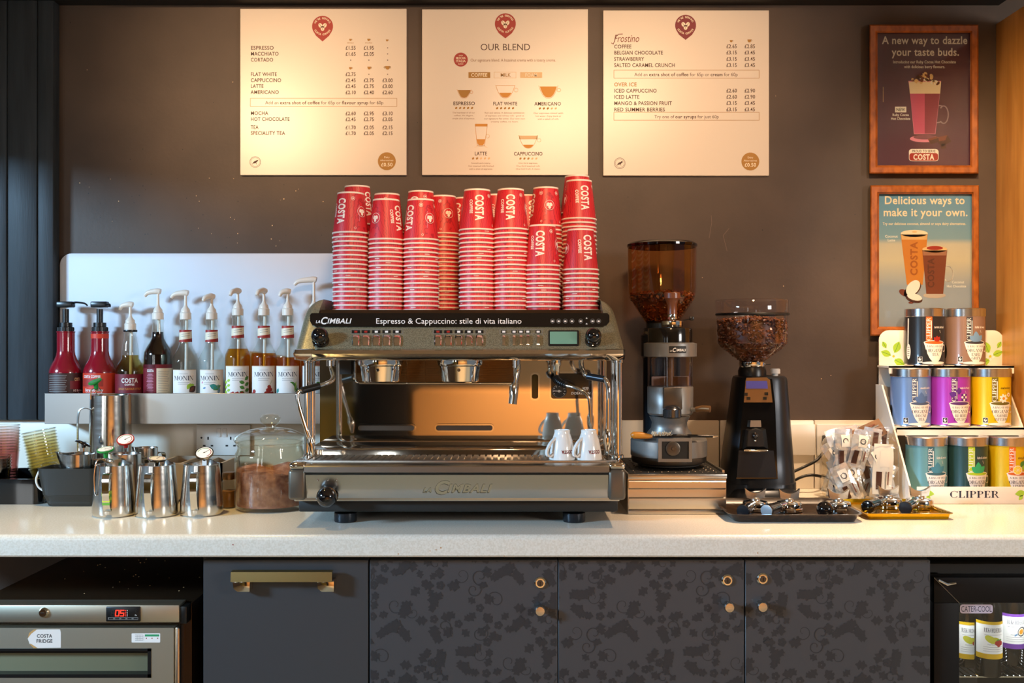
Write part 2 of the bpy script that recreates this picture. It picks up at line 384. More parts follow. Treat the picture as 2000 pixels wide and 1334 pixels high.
def arcpts(cx, cy, rx, ry, a0, a1, n=14): return [(cx+rx*math.cos(math.radians(a0+(a1-a0)*i/n)), cy+ry*math.sin(math.radians(a0+(a1-a0)*i/n))) for i in range(n+1)]
def serif(s):
    """didone capitals: thick stems, hair serifs. polygons with cap height 1"""
    T = 0.19; h = 0.05; polys = []; x = 0
    R = lambda a, b, c, d: [(a, b), (c, b), (c, d), (a, d)]
    def stem(cx, t=T, sw=0.36): return [R(cx-t/2, 0, cx+t/2, 1), R(cx-sw/2, 0, cx+sw/2, h), R(cx-sw/2, 1-h, cx+sw/2, 1)]
    def crescent(cx, cy, rx, ry, a0, a1, tk, hair=0.045):
        o = arcpts(cx, cy, rx, ry, a0, a1, 16); i = []
        for k in range(17):
            a = math.radians(a0+(a1-a0)*k/16); w = hair+(tk-hair)*abs(math.cos(a))**1.5
            i.append((cx+(rx-w)*math.cos(a), cy+(ry-hair*1.1)*math.sin(a)))
        return [[o[k], o[k+1], i[k+1], i[k]] for k in range(16)]
    for ch in s:
        g = []
        if ch == 'I': g = stem(.2); w = .42
        elif ch == 'L': g = stem(.2)+[R(.2, 0, .68, h), [(.68, 0), (.68, .28), (.63, .28), (.55, h)]]; w = .74
        elif ch in 'PRB':
            g = stem(.2)+crescent(.36, .74, .34, .26, -90, 90, .17)+[R(.2, 1-h, .4, 1), R(.2, .48, .4, .48+h)]; w = .76
            if ch == 'R': g += [[(.4, .5), (.52, .5), (.8, .03), (.86, .06), (.86, 0), (.66, 0)]]; w = .86
            if ch == 'B': g += crescent(.38, .25, .36, .25, -90, 90, .17)+[R(.2, 0, .4, h)]
        elif ch == 'E': g = stem(.2)+[R(.2, 0, .66, h), R(.2, 1-h, .64, 1), R(.2, .48, .5, .48+h), [(.66, 0), (.66, .26), (.61, .26), (.54, h)], [(.64, 1), (.64, .76), (.59, .76), (.53, 1-h)], R(.47, .38, .5, .64)]; w = .74
        elif ch == 'C': g = crescent(.5, .5, .46, .5, 40, 320, .2)+[R(.82, .7, .86, .98)]; w = .92
        elif ch == 'G': g = crescent(.5, .5, .46, .5, 40, 320, .2)+[R(.66, 0.05, .84, .42), R(.58, .38, .92, .42)]; w = .98
        elif ch == 'O': g = crescent(.5, .5, .46, .5, 0, 360, .2); w = 1.0
        elif ch == 'D': g = stem(.2)+crescent(.36, .5, .48, .5, -90, 90, .19)+[R(.2, 0, .4, h), R(.2, 1-h, .4, 1)]; w = .92
        elif ch == 'U': g = [R(.12, .3, .3, 1), R(.02, 1-h, .4, 1), R(.68, .3, .72, 1), R(.58, 1-h, .84, 1)]+crescent(.42, .32, .3, .32, 180, 360, .16); w = .88
        elif ch == 'N': g = [R(.1, 0, .15, 1), R(.82, 0, .87, 1), [(.1, 1), (.3, 1), (.87, 0), (.74, 0)], R(0, 0, .26, h), R(0, 1-h, .2, 1), R(.7, 1-h, .98, 1)]; w = 1.02
        elif ch == 'M': g = [R(.1, 0, .15, 1), R(.9, 0, 1.09, 1), [(.1, 1), (.3, 1), (.62, .05), (.54, 0)], [(.54, 0), (.62, .05), (.95, 1), (.9, 1)], R(0, 0, .26, h), R(0, 1-h, .2, 1), R(.8, 0, 1.18, h), R(.95, 1-h, 1.18, 1)]; w = 1.22
        elif ch == 'A': g = [[(.38, 1), (.5, 1), (.14, 0), (.09, 0)], [(.38, 1), (.52, 1), (.86, 0), (.66, 0)], R(.2, .3, .7, .34), R(0, 0, .26, h), R(.56, 0, .96, h)]; w = .96
        elif ch == 'T': g = stem(.42)+[R(.04, 1-h, .8, 1), R(.04, .74, .08, 1), R(.76, .74, .8, 1)]; w = .84
        elif ch == 'K': g = stem(.2)+[[(.28, .42), (.66, 1), (.72, 1), (.34, .42)], [(.36, .56), (.48, .66), (.86, 0), (.64, 0)], R(.55, 1-h, .86, 1), R(.56, 0, .92, h)]; w = .92
        elif ch == 'F': g = stem(.2)+[R(.2, 1-h, .64, 1), R(.2, .48, .5, .48+h), [(.64, 1), (.64, .76), (.59, .76), (.53, 1-h)]]; w = .68
        elif ch == 'Y': g = stem(.42)+[[(.05, 1), (.28, 1), (.5, .45), (.36, .45)], [(.7, 1), (.78, 1), (.5, .42), (.46, .48)]]; g[0] = R(.33, 0, .52, .5); w = .84
        elif ch == 'S': g = crescent(.36, .75, .3, .25, 20, 270, .16)+crescent(.36, .25, .32, .25, -160, 90, .16); w = .74
        else: w = .4
        for p in g: polys.append([(x+a, b) for a, b in p])
        x += w
    return polys, x

class Art:
    """flat printed marks. Coordinates (u right, v UP) handed to a mapping fn(u, v, lift) -> point; y-down pixel helpers when px=True"""
    def __init__(self, px=True): self.it = []; self.s = -1.0 if px else 1.0
    def raw(self, vs, fs, m, layer): self.it.append((vs, fs, m, layer)); return self
    def poly(self, pts, m, layer=0): return self.raw(list(pts), [list(range(len(pts)))], m, layer)
    def rect(self, x0, y0, x1, y1, m, layer=0): return self.poly([(x0, y0), (x1, y0), (x1, y1), (x0, y1)], m, layer)
    def rrect(self, x0, y0, x1, y1, r, m, layer=0): return self.poly(rrect(min(x0, x1), min(y0, y1), max(x0, x1), max(y0, y1), r), m, layer)
    def ell(self, cx, cy, rx, ry, m, layer=0, n=24, a0=0, a1=360, rot=0):
        c, s = math.cos(math.radians(rot)), math.sin(math.radians(rot)); pts = []
        full = a1-a0 >= 360
        for i in range(n if full else n+1):
            a = math.radians(a0+(a1-a0)*i/n); x, y = rx*math.cos(a), ry*math.sin(a); pts.append((cx+x*c-y*s, cy+x*s+y*c))
        return self.poly(pts, m, layer)
    def line(self, pts, w, m, layer=0, closed=False):
        pts = [Vector((p[0], p[1])) for p in pts]
        if closed: pts = pts+[pts[0]]
        for a, b in zip(pts[:-1], pts[1:]):
            d = b-a
            if d.length < 1e-9: continue
            d.normalize(); n = Vector((-d.y, d.x))*w/2; e = d*w*0.3
            self.poly([a-n-e, b-n+e, b+n+e, a+n-e], m, layer)
        return self
    def ribbon(self, pts, w, m, layer=0):
        pts = [Vector((p[0], p[1])) for p in pts]; L = []; R = []
        for i, p in enumerate(pts):
            d = (pts[min(i+1, len(pts)-1)]-pts[max(i-1, 0)]).normalized(); k = w/2*(1-.5*i/len(pts)); L.append((p.x-d.y*k, p.y+d.x*k)); R.append((p.x+d.y*k, p.y-d.x*k))
        n = len(L); return self.raw(L+R, [[i, i+1, n+i+1, n+i] for i in range(n-1)], m, layer)
    def ring(self, cx, cy, r, w, m, layer=0, n=28, a0=0, a1=360, ry=None):
        ry = ry or r
        return self.line([(cx+r*math.cos(math.radians(a0+(a1-a0)*i/n)), cy+ry*math.sin(math.radians(a0+(a1-a0)*i/n))) for i in range(n+1)], w, m, layer)
    def frame(self, x0, y0, x1, y1, w, m, layer=0): return self.line([(x0, y0), (x1, y0), (x1, y1), (x0, y1)], w, m, layer, True)
    def _put(self, vs, fs, W, x0, yc, cap, m, layer, width, align, shear, rot):
        k = (width/(W*cap)) if width else 1.0; tw = W*cap*k
        ox = {'l': 0, 'c': -tw/2, 'r': -tw}[align]; out = []
        c, s = math.cos(math.radians(rot)), math.sin(math.radians(rot))
        for a, b in vs:
            u = ox+(a+shear*b)*cap*k; v = (b-0.5)*cap
            u, v = u*c-v*s, u*s+v*c
            out.append((x0+u, yc+self.s*v))
        return self.raw(out, fs, m, layer)
    def text(self, s, x0, yc, cap, m, layer=1, width=None, align='l', w='r', shear=0.0, rot=0):
        vs, fs, W = text2d(s, w); return self._put(vs, fs, W, x0, yc, cap, m, layer, width, align, shear, rot)
    def serif(self, s, x0, yc, cap, m, layer=1, width=None, align='l', rot=0):
        polys, W = serif(s); vs = []; fs = []
        for p in polys: n = len(vs); vs += p; fs.append(list(range(n, n+len(p))))
        return self._put(vs, fs, W, x0, yc, cap, m, layer, width, align, 0, rot)
    def arctext(self, s, cx, cy, r, a0, a1, cap, m, layer=1, w='b', inward=False):
        n = len(s)
        for i, ch in enumerate(s):
            if ch == ' ': continue
            a = a0+(a1-a0)*(i+0.5)/n; ar = math.radians(a)
            self.text(ch, cx+r*math.cos(ar), cy+self.s*r*math.sin(ar), cap, m, layer, None, 'c', w, 0, (a-90) if not inward else (a+90))
        return self
    def emit(self, name, parent, fn, cut=None, clip=None, label=None, lift=0.0002, step=0.00009, into=None, both=False):
        mb = into or MB()
        for vs, fs, m, layer in self.it:
            mb.use(m)
            if cut or clip:
                bm = bmesh.new(); bv = [bm.verts.new((a, b, 0)) for a, b in vs]
                for f in fs:
                    try: bm.faces.new([bv[i] for i in f])
                    except ValueError: pass
                us = [a for a, b in vs]; lo, hi = min(us), max(us)
                if clip:
                    for co, no in (((clip[0], 0, 0), (-1, 0, 0)), ((clip[2], 0, 0), (1, 0, 0)), ((0, clip[1], 0), (0, -1, 0)), ((0, clip[3], 0), (0, 1, 0))):
                        bmesh.ops.bisect_plane(bm, geom=bm.verts[:]+bm.edges[:]+bm.faces[:], plane_co=co, plane_no=no, clear_outer=True)
                if cut:
                    x = math.ceil(lo/cut)*cut
                    while x < hi:
                        bmesh.ops.bisect_plane(bm, geom=bm.verts[:]+bm.edges[:]+bm.faces[:], plane_co=(x, 0, 0), plane_no=(1, 0, 0)); x += cut
                bm.verts.index_update()
                vs = [(v.co.x, v.co.y) for v in bm.verts]; fs = [[v.index for v in f.verts] for f in bm.faces]; bm.free()
            mb.add([fn(a, b, lift+layer*step) for a, b in vs], fs)
        if into is not None: return mb
        return part(name, mb, parent, None, label)
def flat_at(d):
    """print standing upright, facing the room, at depth d; coordinates in photo pixels"""
    return lambda u, v, o: Vector((PX(u, d), PY(d)-o, PZ(v, d)))
def flat_local(c, sx=1.0):
    c = Vector(c); return lambda u, v, o: Vector((c.x+u*sx, c.y-o, c.z+v*sx))
def wrap(cx, cy, rad, phi0=-PI/2):
    """print wrapped round a vertical axis: u metres along the arc from the front, v = world z; rad(z)"""
    rf = rad if callable(rad) else (lambda z: rad)
    def fn(u, v, o):
        r = rf(v); a = phi0+u/r; return Vector((cx+(r+o)*math.cos(a), cy+(r+o)*math.sin(a), v))
    return fn
# ================================================================== THE SETTING
mb = MB(); mb.box(-1.95, 2.6, 0, 0.12, 0, 2.7); struct('wall_back', mb, 'wall')
mb = MB(); mb.box(-3.2, 3.2, -5.2, 0.12, -0.1, 0); struct('floor', mb, mat('floor_tiles', '#c2b08c', 0.5))
mb = MB(); mb.box(-3.2, 3.2, -5.2, 0.12, 2.7, 2.8); struct('ceiling', mb, mat('ceiling_white', '#b9a78e', 0.8))
# left side wall with a glazed opening whose lintel cuts the daylight
mb = MB()
mb.box(-2.02, -1.90, -5.2, 0.12, 1.95, 2.7); mb.box(-2.02, -1.90, -5.2, 0.12, 0, 0.75); mb.box(-2.02, -1.90, -0.32, 0.12, 0.75, 1.95); mb.box(-2.02, -1.90, -5.2, -3.6, 0.75, 1.95)
struct('wall_left', mb, mat('side_wall_paint', '#5b4a3a', 0.7))
mb = MB(); mb.box(-3.2, 3.2, -5.2, -5.1, 0, 2.7); struct('wall_front', mb, mat('greige_wall_paint', '#6f675a', 0.7))
# customer side counter behind the camera (seen only in the polished steel)
mb = MB(); mb.box(-0.64, 2.6, -4.6, -4.0, 0, 1.02, 0.01); struct('wall_counter', mb, mat('peach_counter_front', '#eab070', 0.55))
mb = MB(); mb.box(-2.6, -1.04, -4.6, -4.1, 0, 0.95, 0.01); struct('wall_counter', mb, mat('olive_reflection_tint', '#b3a352', 0.6))  # olive block added behind the camera to tint the steel reflections
mb = MB(); mb.box(-1.02, -0.66, -4.35, -4.0, 0, 1.6, 0.03); struct('reflection_block', mb, mat('black_reflection_paint', '#15161a', 0.5))  # unseen block added to put a dark reflection in the mirror steel
# grey boarding pier at the left
mb = MB(); d = 2.867; yb = PZ(820, 2.867)
for x0, x1 in ((-30, 12.5), (14.5, 71.5), (73.5, 104)): mb.box(PX(x0, d), PX(x1, d), PY(d), 0.0, yb, 2.7, 0.004)
mb.box(PX(-30, d), PX(103, d), PY(d)+0.006, 0.0, yb, 2.7); struct('trim_1', mb, 'boarding')
mb = MB(); mb.box(-1.95, 1.44, -0.055, 0, PZ(4, 2.88), 2.7); struct('trim_2', mb, 'darktrim')
# honey coloured end panel at the right
mb = MB(); mb.box(1.432, 1.47, -0.62, 0.0, WT, PZ(47, 2.909), 0.002); struct('wall_right', mb, 'wood')
# cream upstand behind the worktop
mb = MB()
for x0, x1 in ((-60, 700), (702, 1404), (1406, 1589), (1591, 1995)): mb.box(PX(x0, 2.9), PX(x1, 2.9), -0.012, 0, WT, PZ(821, 2.897), 0.002)
struct('trim_3', mb, 'tile')
# paint chips and pin holes in the wall finish
wa = Art()
rr = random.Random(5)
for i in range(150):
    x, y = rr.uniform(120, 1940), rr.uniform(10, 800); s = rr.uniform(0.4, 1.1)
    if rr.random() < 0.45: x = rr.uniform(140, 660); y = rr.uniform(340, 490)
    wa.ell(x, y, s, s*rr.uniform(.8, 1.4), 'ink_black' if rr.random() < .6 else 'ink_pale', 0, 7)
for x, y, a in ((1385, 465, 70), (1235, 540, 80), (1420, 490, -60)): wa.line([(x, y), (x+8*math.cos(a), y-30), (x+4, y-44)], 0.9, inkmat('scuff', '#6a5444'), 0)
w_ = wa.emit('wall_marks', None, flat_at(DW), into=MB()); o = link('paint_chips', w_, None, bpy.data.objects['wall_back'], Vector((0, 0, 0)))

# worktop: one continuous slab with a rounded front edge
mb = MB(); yf = PY(2.207); prof = []
zt, zb, r = WT, WT-0.050, 0.012
prof = [(0.0, zt), (yf+r, zt)]+[(yf+r-r*math.sin(PI/2*i/6), zt-r+r*math.cos(PI/2*i/6)) for i in range(1, 7)]+[(yf, zb+.004), (yf+.004, zb), (0.0, zb)]
mb.loft([[Vector((x, a, b)) for a, b in prof] for x in (-1.88, 2.0)])
wt = single('worktop', mb, 'worktop', 'long cream speckled worktop with pale square front edge', 'worktop', (0, -0.35, WT-0.05))
st = Art()
rr = random.Random(9)
for x, y in ((455, 1064), (1480, 1080), (840, 1076), (852, 1074), (861, 1070), (985, 1086), (778, 1082)): st.ell(x, y, rr.uniform(.8, 2.2), rr.uniform(.7, 1.6), inkmat('stain', '#b5793a'), 0, 8)
st.ell(455, 1064, 1.6, 1.2, 'ink_red', 1, 8)
stamp(st, wt, flat_at(2.207))

# ------------------------------------------------------------------ under-counter units
dc = 2.245; yc = PY(dc)
def carcass(x0, x1, name, label, cat):
    t = thing(name, label, cat, (PX((x0+x1)/2, dc), yc+0.3, 0))
    mb = MB(); X0, X1 = PX(x0, dc), PX(x1, dc); mb.box(X0, X1, yc+0.020, -0.02, 0.10, WT-0.052); mb.box(X0, X1, yc+0.07, -0.02, 0, 0.10)
    part('carcass', mb, t, mat('dark_carcass', '#1d1b1a', 0.6)); return t
ztop = PZ(1094, dc)
motifs = []
def motif_set():
    """leaves, blossoms and tendrils on a repeating square"""
    rr = random.Random(3); out = []
    def leaf(a, cx, cy, L, ang, lobes=3):
        pts = []; n = 12
        for sgn in (1, -1):
            rng = range(n+1) if sgn == 1 else range(n-1, 0, -1)
            for i in rng:
                t = i/n; w = math.sin(PI*min(1, t*1.02))**.8*.34*(1+.38*math.cos(t*PI*2*lobes)); pts.append((t*L, sgn*w*L))
        c, s = math.cos(ang), math.sin(ang); a.append(('p', [(cx+x*c-y*s, cy+x*s+y*c) for x, y in pts]))
    def flower(a, cx, cy, R, k=5):
        for i in range(k):
            t = 2*PI*i/k; leafp = [(cx+R*.55*math.cos(t)+R*.42*math.cos(q), cy+R*.55*math.sin(t)+R*.42*math.sin(q)) for q in [2*PI*j/9 for j in range(9)]]
            a.append(('p', leafp))
    def curl(a, cx, cy, R, ang, turn, w):
        pts = []
        for i in range(26):
            t = i/25; r = R*(1-.82*t); q = ang+turn*t*2*PI*1.1; pts.append((cx+r*math.cos(q), cy+r*math.sin(q)))
        a.append(('l', pts, w))
    T = 0.26; pts = []
    while len(pts) < 30:
        best = None
        for _ in range(12):
            p = (rr.uniform(0, T), rr.uniform(0, T)); dm = min([math.hypot(min(abs(p[0]-q[0]), T-abs(p[0]-q[0])), min(abs(p[1]-q[1]), T-abs(p[1]-q[1]))) for q in pts] or [9])
            if best is None or dm > best[0]: best = (dm, p)
        pts.append(best[1])
    for j, (cx, cy) in enumerate(pts):
        an = rr.uniform(0, 6.28)
        if j % 3 == 0:
            flower(out, cx, cy, .0105, 5)
            for q in range(4): leaf(out, cx+.015*math.cos(an+q*1.57), cy+.015*math.sin(an+q*1.57), rr.uniform(.020, .030), an+q*1.57+rr.uniform(-.4, .4))
        elif j % 3 == 1:
            curl(out, cx, cy, rr.uniform(.015, .021), an, rr.choice((1, -1)), .0021); leaf(out, cx+.016*math.cos(an), cy+.016*math.sin(an), .018, an+1.2, 2)
        else:
            for q in (-.7, 0, .7): leaf(out, cx+.004*math.cos(an+q), cy+.004*math.sin(an+q), rr.uniform(.022, .030), an+q)
    return out, T
MOT, MT = motif_set()
def floral(mb, X0, X1, Z0, Z1, yface):
    a = Art(False); i0 = math.floor(X0/MT)-1; j0 = math.floor(Z0/MT)-1
    for i in range(i0, math.ceil(X1/MT)+1):
        for j in range(j0, math.ceil(Z1/MT)+1):
            ox, oz = i*MT, j*MT+(MT/2 if i % 2 else 0)
            for k, it in enumerate(MOT):
                pts = [(ox+x, oz+z) for x, z in it[1]]
                if max(p[0] for p in pts) < X0 or min(p[0] for p in pts) > X1 or max(p[1] for p in pts) < Z0 or min(p[1] for p in pts) > Z1: continue
                if it[0] == 'p': a.poly(pts, 'cabmotif', k)
                else: a.ribbon(pts, it[2], 'cabmotif', k)
    a.emit('x', None, lambda u, v, o: Vector((u, yface-o, v)), clip=(X0, Z0, X1, Z1), into=mb, lift=0.0001, step=0.000006)
def lock(t, x, y):
    c = P(x, y, dc); mb = MB()
    mb.use('polish').turned(c, (0, -1, 0), [(0, .006), (.0105, .006), (.0135, .003), (.0135, -.001)], 24)
    mb.use('darkmetal').turned(c+Vector((0, -.006, 0)), (0, -1, 0), [(0, .0025), (.007, .002), (.0078, 0)], 18)
    mb.use('black').box(c.x-.001, c.x+.001, c.y-.0092, c.y-.008, c.z-.0045, c.z+.0045)
    return part('lock', mb, t, None)
def knob(t, x, y):
    c = P(x, y, dc-.03); c.y = yc; mb = MB()
    mb.turned(c, (0, -1, 0), [(.008, -.001), (.008, .012), (.007, .016), (.0115, .022), (.012, .028), (.010, .032), (0, .033)], 24)
    return part('knob', mb, t, 'steel')
def doorpanel(t, x0, x1, y1z=0.12, pat=True):
    mb = MB(); X0, X1 = PX(x0, dc), PX(x1, dc)
    mb.use('cabpat' if pat else 'cabplain').box(X0, X1, yc, yc+.018, y1z, ztop, .0012, 1)
    if pat: floral(mb, X0+.002, X1-.002, 0.40, ztop-.002, yc)
    return part('door', mb, t, None)
t = carcass(392, 720, 'drawer_cabinet', 'plain graphite cabinet with wide yellow-tinted nickel bow handle under the worktop', 'cabinet')
d_ = doorpanel(t, 397, 719, 0.12, False)
mb = MB(); hx0, hx1 = PX(450, 2.21), PX(648, 2.21); zt_, zb_ = PZ(1117, 2.215), PZ(1136, 2.215)
mb.use(mat('yellow_tinted_nickel', '#c9ba84', 0.25, 1.0))  # nickel with its yellow reflection put into the base colour
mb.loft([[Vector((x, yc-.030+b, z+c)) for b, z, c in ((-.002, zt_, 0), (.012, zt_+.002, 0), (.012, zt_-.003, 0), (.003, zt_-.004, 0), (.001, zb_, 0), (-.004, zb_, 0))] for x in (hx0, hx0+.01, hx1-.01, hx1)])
mb.use('polish')
for xa, xb in ((hx0+.002, hx0+.042), (hx1-.036, hx1+.004)):
    mb.prism([(xa, zb_+.002), (xb, zb_+.002), (xb, PZ(1153, 2.23)), (xa+.012, PZ(1153, 2.23)), (xa+.003, PZ(1147, 2.23))], yc-.030, yc, .0015)
part('handle', mb, d_, None, 'yellow-tinted nickel bow handle')
for x0, x1, lx, ly, kx, ky, lab in ((722, 1089, 1055, 1138, 1055, 1194, 'dark floral cabinet next to the plain graphite one, lock and knob at its edge'),
                                   (1090.5, 1453.5, 1420, 1133, 1425, 1187, 'middle one of the three dark floral cabinets, hinged beside another floral door'),
                                   (1455.5, 1817, 1489, 1130, 1490, 1186, 'dark floral cabinet beside the glass-door bottle fridge')):
    t = carcass(x0, x1, 'floral_cabinet', lab, 'cabinet'); t['group'] = 'floral cabinets under the worktop'
    dd = doorpanel(t, x0, x1); lock(dd, lx, ly); knob(dd, kx, ky)

# ------------------------------------------------------------------ steel fridge
df = 2.25; yfz = PY(df); zf = PZ(1182, df); xr = PX(355, df); xl = PX(-70, df)
t = thing('undercounter_fridge', 'worn stainless steel fridge with red digital display under the worktop', 'fridge', ((xl+xr)/2, yfz+.3, 0))
mb = MB(); mb.box(xl, xr+.012, yfz+.035, -.05, 0.06, zf-.004, .003); mb.box(xl+.03, xr-.03, yfz+.08, -.1, 0, .06)
part('body', mb, t, mat('dark_fridge_shell', '#3a2a1c', 0.35, 0.5))
mb = MB(); mb.box(xl, xr-.006, yfz, yfz+.05, PZ(1216, df), zf, .002); p_ = part('control_panel', mb, t, 'steel_dull')
mb = MB(); mb.box(xr-.006, xr+.010, yfz+.004, yfz+.05, PZ(1216, df)-.004, zf-.004, .002); part('corner_trim', mb, t, 'black')
mb = MB(); c = P(86, 1196, df); mb.use('polish').turned(c, (0, -1, 0), [(0, .007), (.0085, .007), (.0115, .003), (.0115, -.001)], 24)
mb.use('black').box(c.x-.0045, c.x+.0045, c.y-.0078, c.y-.0068, c.z-.001, c.z+.001); part('lock', mb, p_, None)
mb = MB(); mb.use('black').box(PX(208, df), PX(275, df), yfz-.004, yfz+.01, PZ(1213.5, df), PZ(1184.5, df), .002); dsp = part('display', mb, p_, None)
a = Art(); rd = mat('red_led', '#ff3020', 0.4, emit='#ff2818', estr=3.0); M['led'] = rd
def seg7(a, x, y, w, h, segs, m, t=1.6):
    q = {'a': [(x, y), (x+w, y)], 'g': [(x-.05*h, y+h/2), (x+w-.05*h, y+h/2)], 'd': [(x-.1*h, y+h), (x+w-.1*h, y+h)], 'f': [(x, y), (x-.05*h, y+h/2)], 'e': [(x-.05*h, y+h/2), (x-.1*h, y+h)], 'b': [(x+w, y), (x+w-.05*h, y+h/2)], 'c': [(x+w-.05*h, y+h/2), (x+w-.1*h, y+h)]}
    for s in segs: a.line(q[s], t, m, 1)
seg7(a, 226.5, 1192, 6.5, 11, 'abcdef', 'led'); seg7(a, 236, 1192, 6.5, 11, 'afgcd', 'led'); seg7(a, 218, 1192, 5.5, 11, 'abcdefg', inkmat('led_off', '#3a2a26'), .9)
for i, yy in enumerate((1191.5, 1195, 1198.5, 1202)): a.rect(248, yy, 249.4, yy+1.6, 'ink_white', 1); a.rect(245, yy, 246.2, yy+1.4, 'led', 1)
a.ring(266, 1193, 2.0, .7, 'ink_grey', 1); a.rect(211, 1205.5, 270, 1210.5, inkmat('display_bar', '#6e6c68'), 1)
for i in range(5): a.rect(213+i*12, 1206.7, 221+i*12, 1209.5, 'ink_black', 2)
a.text('Fn', 263.5, 1201.5, 2.4, 'ink_white', 1, w='b')
a.emit('readout', dsp, flat_at(df-.0045))
zd = PZ(1226, df); mb = MB(); xd = xr-.018
# door skin round a recessed grip
gx1 = PX(296, df); gz1, gz0 = PZ(1266, df), PZ(1323, df)
for (xa, xb, za, zb) in ((xl, xd, gz1, zd), (xl, xd, .09, gz0), (gx1, xd, gz0, gz1)): mb.box(xa, xb, yfz-.002, yfz+.04, za, zb)
dr = part('door', mb, t, 'steel_dull')
mb = MB(); mb.box(xd, xd+.012, yfz+.003, yfz+.04, .09, zd, .004); part('door_edge', mb, dr, 'steel')
mb = MB(); mb.use('black')
mb.box(xl, gx1, yfz+.03, yfz+.038, gz0, gz1); mb.box(gx1-.008, gx1, yfz-.003, yfz+.03, gz0, gz1); mb.box(xl, gx1, yfz-.003, yfz+.03, gz0, gz0+.008); mb.box(xl, gx1, yfz-.003, yfz+.03, gz1-.006, gz1)
mb.use(mat('olive_grip_plate', '#6a664c', .5, .6)).loft([[Vector((x, yfz+.028, gz1-.02)), Vector((x, yfz+.02, gz0+.008)), Vector((x, yfz+.03, gz0+.008)), Vector((x, yfz+.03, gz1-.02))] for x in (xl, gx1-.009)])
part('recessed_grip', mb, dr, None)
mb = MB(); a = Art()
a.poly([(66, 1229.5), (117, 1229), (119, 1235), (119, 1265), (66, 1266), (58, 1258), (54, 1247), (57, 1236)], inkmat('sticker_paper', '#efe6dc'), 0)
a.poly([(54, 1247), (57, 1236), (66, 1229.5), (72, 1229.5), (61, 1238)], inkmat('sticker_scuff', '#c99a5c'), 1); a.poly([(58, 1258), (66, 1266), (74, 1266), (60, 1257)], 'sticker_scuff', 1)
a.text('COSTA', 87, 1242, 6.6, 'ink_black', 2, 30, 'c', 'b'); a.text('FRIDGE', 87, 1252, 6.6, 'ink_black', 2, 32, 'c', 'b')
o = a.emit('sticker', dr, flat_at(df-.0022), label='torn white sticker with black lettering')
a = Art(); a.rrect(257, 1237, 313, 1255, 1.5, 'ink_white', 0); a.rect(283, 1239, 311, 1243, inkmat('sticker_green', '#2f9a63'), 1)
for i in range(4): a.line([(264, 1240+i*3.4), (279, 1240+i*3.4)], .6, 'ink_grey', 1)
for i in range(6): a.line([(266+i*3, 1240), (266+i*3, 1251)], .5, 'ink_grey', 1)
for i in range(3): a.rect(285+i*11, 1245.5, 287+i*11, 1247.5, 'ink_red', 1)
a.emit('energy_label', dr, flat_at(df-.0022), label='white and green energy label')
mb = MB(); rr = random.Random(2)
for i in range(30):
    x, y = rr.uniform(xl+.1, xr-.02), rr.uniform(yfz+.06, yfz+.5); s = rr.uniform(.001, .0022); mb.ball((x, y, zf-.0035), s, 6, (1, 1, .5))
single('crumbs', mb, 'ink_pale', 'scattered crumbs lying on top of the steel fridge', 'crumbs', ((xl+xr)/2, yfz+.2, zf-.004), stuff=True)

# ------------------------------------------------------------------ glass door bottle fridge at the right
dg_ = 2.262; yg = PY(dg_); gx0 = PX(1824, dg_); gx2 = PX(2150, dg_); gzt = PZ(1128, dg_)
t = thing('bottle_cooler', 'black glass-door bottle cooler standing under the worktop', 'fridge', ((gx0+gx2)/2, yg+.3, 0))
mb = MB(); yb_ = -0.08
mb.box(gx0, gx2, yg+.05, yb_, gzt-.01, gzt+.02); mb.box(gx0, gx0+.03, yg+.05, yb_, 0, gzt); mb.box(gx2-.03, gx2, yg+.05, yb_, 0, gzt); mb.box(gx0, gx2, yb_-.03, yb_, 0, gzt); mb.box(gx0, gx2, yg+.05, yb_, 0, .1)
part('cabinet_shell', mb, t, 'blackmatt')
mb = MB(); mb.box(gx0+.032, gx2-.032, yb_-.034, yb_-.031, .12, gzt-.02); part('liner', mb, t, mat('embossed_aluminium', '#aab2b8', 0.35, 0.8))
w1 = PX(1874, dg_)-gx0; w2 = gzt-PZ(1178, dg_)
mb = MB(); fr = MB()
for (xa, xb, za, zb) in ((gx0, gx2, gzt-w2, gzt), (gx0, gx0+w1, .1, gzt-w2), (gx2-w1, gx2, .1, gzt-w2), (gx0, gx2, .1, .15)): fr.box(xa, xb, yg, yg+.04, za, zb, .002)
dr = part('door_frame', fr, t, M.setdefault('coolerblack', mat('satin_black_frame', '#0c0b0b', 0.5, spec=0.2)))
mb = MB(); mb.box(gx0+w1, gx2-w1, yg+.018, yg+.022, .15, gzt-w2); part('glass_pane', mb, dr, 'pane')
mb = MB(); mb.tube([(gx0, yg-.0005, gzt), (gx0+w1, yg-.0005, gzt-w2)], .0004, 5); part('mitre_joint', mb, dr, 'steel')
mb = MB(); c = P(1850, 1138, dg_-.01); mb.tube([c+Vector((-.02, 0, .006)), c+Vector((0, 0, -.004)), c+Vector((.02, 0, -.001))], [.003, .0035, .002], 8); part('hinge_pin', mb, dr, 'chrome')
sz = PZ(1322, 2.33)
mb = MB()
for k in range(4): mb.tube([(gx0+.035, yg+.07+k*.13, sz), (gx2-.035, yg+.07+k*.13, sz)], .003, 6)
for k in range(24): x = gx0+.045+k*.0145; mb.tube([(x, yg+.06, sz+.0035), (x, yb_-.05, sz+.0035)], .0018, 5)
part('wire_shelf', mb, t, 'chrome')
a = Art(); a.rrect(1875, 1180.5, 1939, 1198, 5, inkmat('badge_lilac', '#c3b7c6'), 0); a.text('CATER-COOL', 1907, 1189.3, 11, 'ink_navy', 1, 60, 'c')
a.emit('badge', dr, flat_at(PY(0)+0 if False else dg_+.0175), label='lilac maker badge on the glass')
